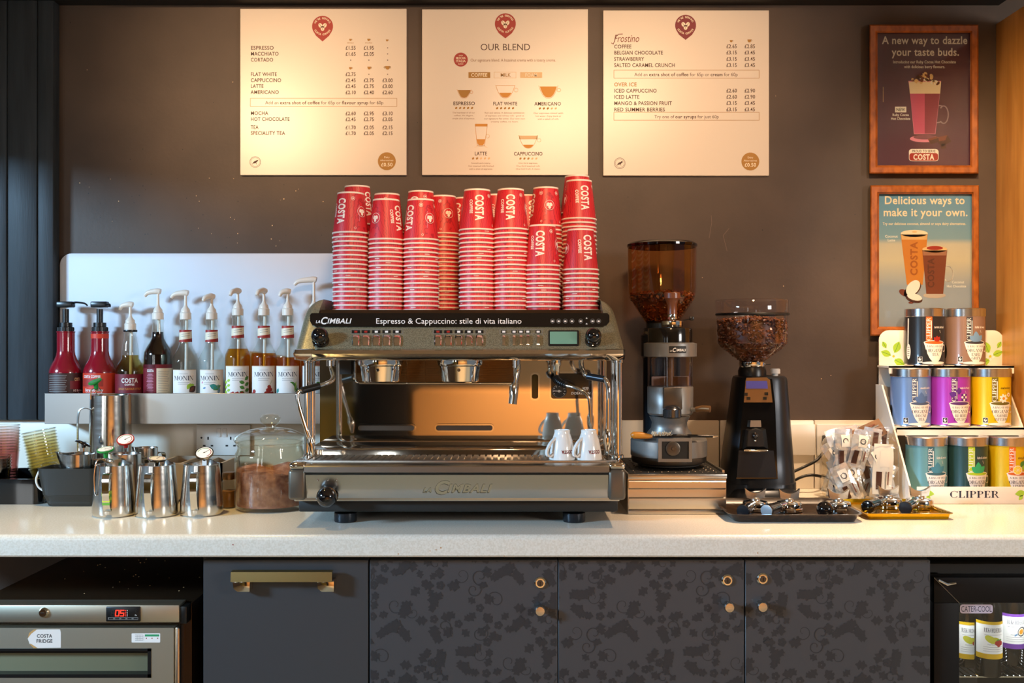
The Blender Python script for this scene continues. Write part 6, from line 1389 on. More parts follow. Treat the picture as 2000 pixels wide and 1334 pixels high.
# hopper
dh = 2.70; ch = P(1293, 560, dh); sh_ = S(dh); YH = lambda y: PZ(y, dh)
hp = part('hopper', MB().lathe(ch.x, ch.y, [(31*sh_, YH(632)), (34*sh_, YH(628)), (52*sh_, YH(600)), (63*sh_, YH(582)), (66*sh_, YH(570)), (66.5*sh_, YH(483)), (67.5*sh_, YH(481))], 48), t, 'hopper')
part('hopper_lid', MB().lathe(ch.x, ch.y, [(65*sh_, YH(484)), (68*sh_, YH(482)), (68*sh_, YH(478)), (62*sh_, YH(474)), (30*sh_, YH(472)), (0, YH(471.5))], 48), t, M.setdefault('lidamber', glass('amber_lid', '#6e4522', .06)))
part('hopper_collar', MB().lathe(ch.x, ch.y, [(0, YH(650)), (31*sh_, YH(650)), (31*sh_, YH(630)), (33*sh_, YH(629)), (30*sh_, YH(628)), (0, YH(628))], 32), t, 'anthracite')
part('collar_ring', MB().lathe(ch.x, ch.y, [(33*sh_, YH(660)), (35*sh_, YH(658)), (35*sh_, YH(648)), (31*sh_, YH(646))], 32), t, 'steel')
mb = MB(); mb.tube([P(1322, 628, 2.66), P(1349, 623, 2.66)], .0014, 6); mb.box(PX(1347, 2.66), PX(1355, 2.66), PY(2.66)-.004, PY(2.66)+.004, PZ(626, 2.66), PZ(618, 2.66), .002); part('slide_gate', mb, t, 'black')
# beans
M['bean'] = mat('roasted_bean', '#43220f', .32); noise_color(M['bean'], '#43220f', '#74421f', 40, 3)
def bean_mesh(mb, p, rr, L=.0062):
    q = Matrix.Translation(p) @ Matrix.Rotation(rr.uniform(0, 6.28), 4, Vector((rr.uniform(-1, 1), rr.uniform(-1, 1), rr.uniform(-1, 1)+.01)).normalized())
    vs = []; ns = 7
    for k in range(1, 5):
        a_ = PI*k/5
        for i in range(ns):
            b = 2*PI*i/ns; y = math.sin(a_)*math.cos(b)*.68; z = max(-.2, math.sin(a_)*math.sin(b)*.62)
            if z > .3 and abs(y) < .2: z -= .14
            vs.append(q @ Vector((-math.cos(a_)*L, y*L, z*L)))
    vs = [q @ Vector((-L, 0, 0))]+vs+[q @ Vector((L, 0, 0))]; fs = []
    for i in range(ns): fs.append((0, 1+(i+1) % ns, 1+i))
    for k in range(3):
        for i in range(ns): A_ = 1+k*ns; fs.append((A_+i, A_+(i+1) % ns, A_+ns+(i+1) % ns, A_+ns+i))
    e = len(vs)-1
    for i in range(ns): fs.append((1+3*ns+i, 1+3*ns+(i+1) % ns, e))
    mb.add(vs, fs)
def beans(cx, cy, prof, seed, lab, name, L=.0062, dens=1.0):
    """prof (r, z) upward: a shell of beans against the wall, a top layer, and the darker heap within"""
    rr = random.Random(seed); mb = MB(); z0 = prof[0][1]
    core = [(0, prof[0][1])]+[(max(.002, r-.006), z) for r, z in prof[:-1]]+[(max(.002, prof[-1][0]-.006), prof[-1][1]-.006), (0, prof[-1][1]-.004)]
    mb.use('bean').lathe(cx, cy, core, 24)
    for (ra, za), (rb_, zb_) in zip(prof[:-1], prof[1:]):
        ln = math.hypot(rb_-ra, zb_-za); area_ = PI*(ra+rb_)*ln; n = int(area_/(L*L*2.1)*dens)
        for k in range(n):
            f = rr.random(); a_ = rr.uniform(0, 2*PI); r = ra+(rb_-ra)*f-.0045
            bean_mesh(mb, Vector((cx+r*math.cos(a_), cy+r*math.sin(a_), za+(zb_-za)*f)), rr, L*rr.uniform(.85, 1.1))
    R = prof[-1][0]; n = int(PI*R*R/(L*L*2.0)*dens)
    for k in range(n):
        r = R*math.sqrt(rr.random())*.97; a_ = rr.uniform(0, 2*PI); bean_mesh(mb, Vector((cx+r*math.cos(a_), cy+r*math.sin(a_), prof[-1][1]+.002+.010*(1-r/R)+rr.uniform(-.002, .003))), rr, L*rr.uniform(.85, 1.1))
    return single(name, mb, None, lab, 'coffee beans', (cx, cy, z0), stuff=True)
beans(ch.x, ch.y, [(30*sh_, YH(628)), (50*sh_, YH(601)), (62*sh_, YH(583)), (64*sh_, YH(578))], 4, 'dark coffee beans lying in the cone of the amber hopper', 'coffee_beans')
# tamper on the doser lid
tp = P(1313, 640, 2.575); zt_ = YD(640)+.0008; t = thing('tamper', 'tamper with brown wooden handle and bright steel base, standing on the taller grinder', 'tamper', (tp.x, tp.y, zt_))
part('steel_base', MB().lathe(tp.x, tp.y, [(0, zt_), (20.5*sd, zt_), (21*sd, zt_+.001), (21*sd, zt_+.016), (18*sd, zt_+.019), (10*sd, zt_+.022), (9*sd, zt_+.028), (9*sd, zt_+.034), (0, zt_+.034)], 32), t, 'chrome')
part('wooden_handle', MB().lathe(tp.x, tp.y, [(0, zt_+.0342), (9.5*sd, zt_+.0342), (9*sd, zt_+.045), (9.5*sd, zt_+.060), (12.5*sd, zt_+.071), (16*sd, zt_+.076), (16*sd, zt_+.089), (14*sd, zt_+.092), (0, zt_+.093)], 28), t, M.setdefault('tamperwood', mat('reddish_wood', '#6e3a1e', .35, coat=.2)))
# cleaning brush lying over the foot
t = thing('cleaning_brush', 'thin cleaning brush with orange wooden end and pale bristles lying on the grinder foot', 'brush', P(1300, 853, 2.55)); zz = Y(850)+.006
bp = lambda x, y, dpt: Vector((PX(x, dpt), PY(dpt), PZ(y, dpt)))
part('wooden_end', MB().tube([bp(1232, 851, 2.535), bp(1238, 850, 2.535), bp(1252, 850.5, 2.535), bp(1266, 852, 2.535), bp(1274, 852, 2.535)], [.004, .0092, .0090, .0065, .004], 14, 4), t, mat('orange_wood', '#c47a1c', .4, coat=.3))
mb = MB(); rr = random.Random(6)
for k in range(90): x = rr.uniform(1274, 1310); p = bp(x, 850+rr.uniform(-1, 2), 2.532); mb.tube([p, p+Vector((rr.uniform(-.004, .006), rr.uniform(-.01, .01), rr.uniform(.004, .011)))], .0007, 4)
part('bristles', mb, t, 'ink_cream', 'pale bristles', stuff=True)
part('handle', MB().tube([bp(1272, 852, 2.535), bp(1330, 851, 2.535), bp(1380, 852, 2.535), bp(1401, 852.5, 2.535)], [.0035, .0042, .0035, .0028], 10), t, 'black')
part('metal_tip', MB().tube([bp(1392, 852.5, 2.535), bp(1402, 852.5, 2.535)], .0032, 10), t, 'chrome')

# ================================================================== BLACK GRINDER
dg2 = 2.725; c = P(1476, 950, dg2); s = S(dg2); Y = lambda y: PZ(y, dg2)
t = thing('espresso_grinder', 'black upright grinder with clear hopper full of beans and bronze display', 'grinder', (c.x, c.y, WT))
n = 40; mb = MB()
def oval(y, w0, w1, dep, oy=0, z=None):
    z = Y(y) if z is None else z; x0, x1 = PX(w0, dg2), PX(w1, dg2); cx_ = (x0+x1)/2; out = []
    for k in range(n):
        a_ = 2*PI*k/n; cc, ss = math.cos(a_), math.sin(a_); e = .72
        out.append(Vector((cx_+(x1-x0)/2*math.copysign(abs(cc)**e, cc), c.y+oy+dep/2*math.copysign(abs(ss)**e, ss), z)))
    return out
mb.loft([oval(0, 1407, 1549, .20, 0, WT+.001), oval(938, 1407, 1549, .20), oval(936, 1409, 1547, .196), oval(880, 1414, 1543, .188), oval(800, 1426, 1537, .172), oval(742, 1433, 1533, .160), oval(736, 1435, 1531, .155), oval(733.5, 1440, 1527, .145)]); part('body', mb, t, 'anthracite')
yf0, yf1 = c.y-.0985, c.y-.082
def front(x, y, o):
    f = (y-735)/(936-735); dd_ = DW+(yf1+(yf0-yf1)*f); return P(x, y, dd_-o)
def panel(name, px, m, par, o0, o1, lab=None):
    mb = MB(); mb.loft([[front(x, y, o0) for x, y in px], [front(x, y, o1) for x, y in px]]); return part(name, mb, par, m, lab)
panel('front_cover', [(1460, 740), (1508, 740), (1514, 790), (1519, 935), (1438, 935), (1446, 850), (1452, 780)], 'blackgloss', t, -.004, .006)
panel('lower_skirt', [(1443, 880), (1511, 880), (1517, 933), (1439, 933)], 'anthracite', t, .004, .014)
pn = panel('display_panel', [(1458, 738), (1497, 737), (1504, 742), (1509, 786), (1453, 786), (1456, 745)], M.setdefault('bronzeplate', mat('bronze_plate', '#a87a4c', .28, .85)), t, .004, .0135)
panel('screen', [(1457, 744), (1498, 744), (1500, 759), (1457, 759)], mat('purple_screen', '#4b4686', .12, emit='#4b4686', estr=.15), pn, .0125, .0145)
for x, y in ((1457, 770), (1497, 769), (1462, 778), (1494, 778)):
    panel('button', [(x-3.5, y-3), (x+3.5, y-3), (x+3.5, y+3), (x-3.5, y+3)], 'chrome', pn, .013, .0155)
mb = MB(); mb.loft([oval(0, 1418, 1540, .10, -.075, WT+.001), oval(964, 1412, 1546, .10, -.072), oval(948, 1422, 1536, .09, -.066), oval(944, 1430, 1528, .08, -.06)]); part('base_foot', mb, t, 'anthracite')
mb = MB(); mb.loft([[front(x, y, o) for x, y in ((1466, 821), (1486, 821), (1487, 834), (1465, 834))] for o in (.006, .022)]); part('chute', mb, t, 'steel')
mb = MB(); mb.loft([[front(x, y, .004) for x, y in ((1456, 838), (1476, 832), (1496, 838), (1501, 878), (1450, 878))], [front(x, y, .040) for x, y in ((1462, 842), (1476, 838), (1490, 842), (1492, 872), (1460, 872))]]); fk = part('filter_fork', mb, t, 'black')
mb = MB(); mb.tube([front(1453, 880, .05), front(1476, 881, .056), front(1499, 880, .05)], .0034, 10); part('fork_pin', mb, fk, 'polish')
mb = MB(); mb.ball(front(1475, 851, .042), .0085, 14); part('fork_button', mb, fk, 'blackgloss')
mb = MB(); mb.ball(front(1475, 861, .042), .0035, 10); part('fork_screw', mb, fk, 'chrome')
ck = P(1514, 736, dg2-.02); part('adjust_knob', MB().lathe(ck.x, ck.y, [(0, ck.z-.002), (.008, ck.z-.002), (.008, ck.z+.008), (.0135, ck.z+.009), (.0135, ck.z+.021), (.011, ck.z+.023), (0, ck.z+.023)], 20), t, 'white', 'cream knob')
dh = 2.715; ch = P(1469, 650, dh); sh_ = S(dh); YH = lambda y: PZ(y, dh)
part('hopper_collar', MB().lathe(ch.x, ch.y, [(0, YH(737)), (27*sh_, YH(737)), (27*sh_, YH(724)), (24*sh_, YH(716)), (0, YH(716))], 28), t, 'black')
mb = MB(); mb.lathe(ch.x, ch.y, [(24*sh_, YH(717)), (25.5*sh_, YH(715)), (25.5*sh_, YH(707)), (23*sh_, YH(705))], 28); mb.tube([ch+Vector((23*sh_, -.01, YH(711)-ch.z)), ch+Vector((34*sh_, -.012, YH(711)-ch.z))], .0018, 8); part('collar_ring', mb, t, 'chrome')
part('hopper', MB().lathe(ch.x, ch.y, [(22.5*sh_, YH(709)), (26*sh_, YH(704)), (50*sh_, YH(686)), (67*sh_, YH(671)), (68*sh_, YH(668)), (69*sh_, YH(617)), (70*sh_, YH(616))], 48), t, 'hopperclear')
part('hopper_lid', MB().lathe(ch.x, ch.y, [(69*sh_, YH(612)), (70.5*sh_, YH(611)), (71.5*sh_, YH(588)), (70.5*sh_, YH(586)), (68.5*sh_, YH(587))], 48), t, 'hopperclear')
part('lid_seal', MB().lathe(ch.x, ch.y, [(70*sh_, YH(616)), (71*sh_, YH(614)), (70*sh_, YH(612))], 48), t, 'black')
beans(ch.x, ch.y, [(21.5*sh_, YH(706)), (48*sh_, YH(686)), (66*sh_, YH(671)), (67*sh_, YH(640)), (67.5*sh_, YH(629))], 9, 'roasted coffee beans filling the clear hopper of the black grinder', 'coffee_beans')

# cables behind
M['cable'] = mat('black_cable', '#17130f', .45)
mb = MB(); mb.tube([P(1620, 866, 2.87), P(1614, 874, 2.84), P(1596, 898, 2.80), P(1570, 912, 2.80), P(1548, 922, 2.785), P(1530, 928, 2.80)], .0042, 10, 6); mb.box(PX(1606, 2.88), PX(1632, 2.88), PY(2.85), -.0225, PZ(880, 2.88), PZ(850, 2.88), .004)
single('power_cable', mb, 'cable', 'black cable from the upper wall plug down behind the black grinder', 'cable', P(1575, 922, 2.80))
mb = MB(); mb.tube([P(1640, 946, 2.84), P(1612, 933, 2.83), P(1585, 928, 2.82), P(1565, 932, 2.82), P(1548, 941, 2.80), P(1532, 952, 2.80)], .0042, 10, 6)
single('power_cable', mb, 'cable', 'lower of two black cables, arching over the worktop beside the black grinder', 'cable', P(1575, 950, 2.82))
d = 2.894; t = thing('wall_socket', 'cream wall socket plate half hidden behind the sachet jar', 'socket', (PX(1640, d), -.014, PZ(889, d)))
mb = MB(); mb.box(PX(1594, d), PX(1705, d), PY(d)-.007, -.0125, PZ(889, d), PZ(828, d), .003); part('face_plate', mb, t, 'white')
d = 2.894; mb = MB(); mb.box(PX(1522, d), PX(1591, d), PY(d)-.007, -.0125, PZ(889, d), PZ(828, d), .003); single('blank_plate', mb, 'white', 'cream blanking plate on the upstand beside the black grinder', 'blanking plate', (PX(1556, d), -.014, PZ(889, d)))

# ================================================================== TRAYS AND PORTAFILTERS
def tray(xa, xb, da, db2, hgt, name, m, lab, flare=.012, rad=.03):
    ya, yb2 = PY(da), PY(db2); mb = MB(); L = []
    def rr_(inset, z, r): return [Vector((x, y, z)) for x, y in rrect(xa+inset, ya+inset, xb-inset, yb2-inset, max(.004, r-inset), 6)]
    mb.loft([rr_(flare, WT+.0006, rad), rr_(flare*.5, WT+hgt*.5, rad), rr_(0, WT+hgt, rad), rr_(-.006, WT+hgt+.0005, rad), rr_(-.007, WT+hgt+.002, rad), rr_(0, WT+hgt+.002, rad), rr_(flare*.6, WT+hgt*.5, rad), rr_(flare+.003, WT+.004, rad)])
    return single(name, mb, m, lab, 'tray', ((xa+xb)/2, (ya+yb2)/2, WT))
m = M['traydark'] = mat('dark_brown_tray', '#2a2018', .28, coat=.3); noise_color(m, '#241b14', '#392a1e', 80, 3)
tray(PX(1428, 2.36), PX(1684, 2.36), 2.352, 2.598, .019, 'serving_tray', 'traydark', 'dark brown rimmed tray carrying three portafilters')
M['gold'] = mat('gold_tray', '#c79a12', .22, .9)
tray(PX(1684, 2.38)+.020, PX(1856, 2.40), 2.395, 2.612, .014, 'serving_tray', 'gold', 'gold rectangular tray carrying two portafilters', .004, .008)
def portafilter(bx, by, hx, lab, zb_, endm, d_b, d_h, ball=False, r=.033, sp_dark=False):
    """basket ring at (bx) depth d_b lying rim down, spout up; handle runs to (hx) at depth d_h"""
    X, Yb = PX(bx, d_b), PY(d_b); t = thing('portafilter', lab, 'portafilter', (X, Yb, zb_), 'portafilters drying on the trays')
    part('filter_basket', MB().lathe(X, Yb, [(r*.96, zb_), (r*1.02, zb_+.002), (r*1.02, zb_+.008), (r*.97, zb_+.010), (r*.97, zb_+.019), (r*.9, zb_+.024), (r*.5, zb_+.0265), (0, zb_+.027)], 36), t, 'chrome')
    # double spout pointing up: a broad saddle with two horns
    zs_ = zb_+.0255; mb = MB(); mb.lathe(X, Yb, [(.013, zs_-.002), (.012, zs_+.006), (.010, zs_+.008), (0, zs_+.008)], 18)
    w = .0225; k = 12; rings = []
    for i in range(k+1):
        u = -1+2*i/k; x = X+u*w; top = zs_+.020+.012*abs(u)**2.2; bot = zs_+.004+.004*u*u; th = .0075*(1-.35*abs(u))
        rings.append([Vector((x*1.0+math.copysign(.004, u)*abs(u)*(1 if q[1] == top else 0), Yb+q[0], q[1])) for q in ((-th, bot), (th, bot), (th, top), (-th, top))])
    mb.loft(rings); part('double_spout', mb, t, 'steel')
    hp_ = Vector((PX(hx, d_h), PY(d_h), zb_+.018)); b0 = Vector((X, Yb, zb_+.020)); e = (hp_-b0).normalized(); st = b0+e*r*.9
    L = (hp_-st).length
    part('neck', MB().tube([st-e*.006, st+e*L*.30], [.009, .0075], 14), t, 'chrome')
    g = MB(); a0 = st+e*L*.28
    if ball: g.tube([a0, a0+e*L*.3, a0+e*L*.45], [.011, .0125, .012], 16); g.ball(hp_-e*.012, .0205, 22)
    else: g.tube([a0, a0+e*.01, a0+(hp_-a0)*.6, hp_-e*.004, hp_], [.010, .013, .0145, .0165, .0155], 18, 3)
    hd = part('handle_grip', g, t, 'blackgloss')
    if endm: part('end_disc', MB().turned(hp_, e, [(.0155, -.001), (.0145, .0012), (0, .002)], 24), hd, endm)
    return t
zb1 = WT+.0046
portafilter(1475, 975, 1451, 'portafilter with matt black handle end, nearest the steel drawer base', zb1, 'anthracite', 2.50, 2.385)
portafilter(1541, 975, 1497, 'portafilter with pale disc set in its handle end', zb1, M.setdefault('discblue', mat('pale_blue_disc', '#c9d3da', .25, .5)), 2.49, 2.39)
portafilter(1637, 975, 1608, 'portafilter with round black ball handle on the dark tray', zb1, None, 2.49, 2.40, True)
portafilter(1735, 975, 1694, 'portafilter with plain black handle lying on the gold tray beside the dark one', zb1, None, 2.545, 2.445, r=.035)
portafilter(1796, 975, 1768, 'portafilter at the far end of the gold tray, before the tea display', zb1, 'anthracite', 2.535, 2.43, r=.035)

# ================================================================== JAR OF SACHETS
dj = 2.705; cx, cy, s = PX(1679, dj), PY(dj), S(dj); Y = lambda y: PZ(y, dj)
t = thing('sachet_jar', 'clear square-sided jar packed with silver sachets', 'jar', (cx, cy, WT)); w = .090; dpt = .066
def sq(z, k=1.0, r=.022): return [Vector((x, y, z)) for x, y in rrect(cx-w*k, cy-dpt*k, cx+w*k, cy+dpt*k, r, 5)]
mb = MB(); mb.loft([sq(WT+.001, .93), sq(WT+.008, .985), sq(WT+.02, 1), sq(Y(872), 1), sq(Y(862), .96), sq(Y(854), .86), sq(Y(850), .85), sq(Y(847), .88), sq(Y(844), .88), sq(Y(844), .84)], cap=False); mb.add(sq(WT+.002, .93), [list(range(len(sq(0))))]); part('jar_walls', mb, t, 'jarglass')
M['sachet'] = mat('silver_sachet', '#e9ebf0', .24, .6); noise_bump(M['sachet'], 55, .6, .004); M['sachetbrown'] = mat('brown_sachet', '#8a6648', .4, .2)
def sachet_mesh(seed, L=.105, W=.050):
    rr = random.Random(seed); mb = MB(); nx, ny = 10, 5; vs = []
    for sd_ in (1, -1):
        for i in range(nx+1):
            for j in range(ny+1):
                u, v = i/nx*2-1, j/ny*2-1; puff = .0036*max(0, (1-abs(u)**3))*max(0, (1-v*v)); wob = .003*math.sin(u*4+seed)+.0022*math.sin(v*3+u*5+seed*2)
                cr = rr.uniform(-.0016, .0016)
                vs.append(Vector((u*L/2, v*W/2*(1-.06*abs(u)), wob+sd_*(puff+.0004)+(cr if abs(u) < .99 and abs(v) < .99 else 0))))
    fs = []; o = (nx+1)*(ny+1)
    for i in range(nx):
        for j in range(ny):
            a_ = i*(ny+1)+j; fs += [(a_, a_+ny+1, a_+ny+2, a_+1), (o+a_, o+a_+1, o+a_+ny+2, o+a_+ny+1)]
    for i in range(nx):
        for a_, b in ((i*(ny+1), (i+1)*(ny+1)), ((i+1)*(ny+1)+ny, i*(ny+1)+ny)): fs.append((a_, b, o+b, o+a_))
    mb.use('sachet').add(vs, fs)
    # print on the front
    A = Art(False); A.rect(-L*.36, -W*.18, -L*.05, W*.30, 'ink_white', 1); A.ring(-L*.2, W*.05, W*.14, W*.045, 'ink_navy', 2, 12); A.rect(L*.05, -W*.32, L*.40, -W*.05, 'ink_choc', 1); A.line([(L*.05, W*.15), (L*.38, W*.15)], W*.05, 'ink_grey', 1); A.line([(L*.05, W*.28), (L*.3, W*.28)], W*.05, 'ink_cocoa', 1)
    def fn(u, v, o_):
        U, V = u/(L/2), v/(W/2); return Vector((u, v, .003*math.sin(U*4+seed)+.0022*math.sin(V*3+U*5+seed*2)+.0036*max(0, 1-abs(U)**3)*max(0, 1-V*V)+.0022+o_))
    return mb, A, fn
protos = []
for q in range(4):
    mb, A, fn = sachet_mesh(q*7+1); A.emit('', None, fn, cut=.006, into=mb); protos.append(mb)
rr = random.Random(31); objs = []; LS = 'silver printed sachet packed upright in the clear square jar'
base_objs = []
for k in range(42):
    y = cy-.048+.0024*k; x = cx+((-.056, -.012, .036, .058, -.036, .012)[k % 6])+rr.uniform(-.006, .006)
    z = WT+(.058, .105, .140)[(k*2+k//3) % 3]+rr.uniform(-.008, .008)
    if k % 7 == 3: z = WT+.045+rr.uniform(0, .02)
    q = k % 4
    if len(base_objs) <= q:
        o = single('sachet', protos[q], None, LS, 'sachet', (0, 0, 0), 'sachets packed in the clear jar'); base_objs.append(o)
    else:
        o = base_objs[q].copy(); COL.objects.link(o); ORG[o] = Vector()
    o.location = (x, y, z); o.rotation_euler = (PI/2+rr.uniform(-.12, .12), rr.choice((1, -1))*(PI/2)+rr.uniform(-.6, .6), rr.uniform(-.16, .16))
    if abs(x-cx) > .05: o.location.x = cx+math.copysign(.054, x-cx)
o = base_objs[1].copy(); COL.objects.link(o); o.location = (cx+.012, cy-.02, Y(846)); o.rotation_euler = (PI/2-.25, -.42, .12); o['label'] = 'brown and white sachet sticking up out of the mouth of the jar'; o['group'] = 'sachets packed in the clear jar'
o.data = o.data.copy(); o.data.materials[0] = M['sachetbrown']; ORG[o] = Vector()
o = base_objs[2].copy(); COL.objects.link(o); o.location = (cx-.048, cy-.01, Y(850)); o.rotation_euler = (PI/2-.5, -.15, .3); o['label'] = 'silver sachet lying flat across the rim of the jar, on the grinder side'; ORG[o] = Vector()
o = base_objs[3].copy(); COL.objects.link(o); o.location = (cx+.045, cy-.062+.012, Y(912)); o.rotation_euler = (PI/2, PI/2+.05, 0); o['label'] = 'white sachet pressed against the front of the jar, blue mark showing'; o.scale = (1.3, 1.1, .5); ORG[o] = Vector()
o.data = o.data.copy(); o.data.materials[0] = M['paper']

# ================================================================== TEA DISPLAY
XS = 1.062; XE = 1.425
zsh = [WT+.012, PZ(833, 2.755), PZ(714, 2.805)]
t = thing('tea_display', 'white stepped display stand holding rows of tea tins, leaf prints on its back', 'display stand', ((XS+XE)/2, PY(2.75), WT)); M['card'] = mat('white_display_card', '#efe6d8', .5)
zB = PZ(645, 2.872); mb = MB(); ol = [(PX(1717, 2.872), WT+.002), (PX(1958, 2.872), WT+.002)]
xb0, xb1 = PX(1717, 2.872), PX(1960, 2.872); pts = [(xb0, WT+.001), (xb1, WT+.001)]+[(xb1-.03+.03*math.cos(a_), zB-.03+.03*math.sin(a_)) for a_ in [PI/2*k/6 for k in range(7)]]+[(xb0+.03-.03*math.sin(a_), zB-.03+.03*math.cos(a_)) for a_ in [PI/2*k/6 for k in range(7)]]
mb.prism(pts, PY(2.872), PY(2.877), .0008); bk_ = part('back_board', mb, t, 'card')
def leafspray(a, cx_, cy_, fl=1):
    for dx, dy, L, ang in ((4, -4, 25, -68), (-2, 0, 22, -160), (2, 8, 24, 25), (-12, -14, 15, -120)):
        c_, s_ = math.cos(math.radians(ang)), math.sin(math.radians(ang)); pts = []
        for sg in (1, -1):
            for i in (range(0, 9) if sg == 1 else range(7, 0, -1)): q = i/8; b = sg*.30*L*math.sin(PI*q); pts.append((cx_+fl*(dx+q*L*c_-b*s_), cy_+dy+q*L*s_+b*c_))
        a.poly(pts, 'ink_leaf', 1); a.line([(cx_+fl*dx, cy_+dy), (cx_+fl*(dx+L*.9*c_), cy_+dy+L*.9*s_)], .9, 'ink_green', 2)
    for k in range(5): q = math.radians(k*72+20); a.ell(cx_+fl*(2+5*math.cos(q)), cy_+2+5*math.sin(q), 4, 3, 'ink_white', 3, 10, rot=k*72+20)
    a.ell(cx_+fl*2, cy_+2, 2.4, 2.4, inkmat('ink_yellow', '#e8b92a'), 4, 10)
a = Art(); leafspray(a, 1743, 694); leafspray(a, 1936, 694, -1); stamp(a, bk_, flat_at(2.872))
for x in (XS, XE-.004):
    mb = MB(); prof = [(2.871, WT+.001), (2.635, WT+.001), (2.63, WT+.05), (2.826, PZ(752, 2.826)), (2.871, PZ(752, 2.826))]
    mb.loft([[Vector((xx, PY(d_), z)) for d_, z in prof] for xx in (x, x+.005)]); part('side_cheek', mb, t, 'card')
for i, (da, db2) in enumerate(((2.64, 2.755), (2.725, 2.83), (2.782, 2.871))):
    mb = MB(); z = zsh[i]; x0_, x1_ = XS+.005, XE-.004
    mb.box(x0_, x1_, PY(da), PY(db2), z-.006, z-.0005); mb.box(x0_, x1_, PY(da), PY(da)+.003, z-.022 if i else WT+.001, z-.0005); part('shelf_step', mb, t, 'card')
mb = MB(); dbn = 2.625; zb1_, zb0_ = PZ(951, dbn), WT+.001
mb.box(XS+.02, XE+.004, PY(dbn), PY(dbn)+.004, zb0_, zb1_, .001); fb = part('front_banner', mb, t, 'card')
a = Art(); a.serif('CLIPPER', 1903, 965.5, 13.5, 'ink_navy', 1, 97, 'c')
for cx_, fl in ((1815, 1), (1992, -1)):
    for L, ang, dx, dy in ((22, 8, -12, -2), (13, 50, -6, 3)):
        c_, s_ = math.cos(math.radians(ang)), math.sin(math.radians(ang)); pts = []
        for sg in (1, -1):
            for i in (range(0, 9) if sg == 1 else range(7, 0, -1)): q = i/8; b = sg*.28*L*math.sin(PI*q); pts.append((cx_+fl*(dx+q*L*c_-b*s_), 964+dy+q*L*s_+b*c_))
        a.poly(pts, 'ink_leaf', 1)
stamp(a, fb, flat_at(dbn))
M['tinlid'] = mat('brushed_tin_lid', '#cfd0d2', .24, 1.0)
RT, HT = .0535, .163
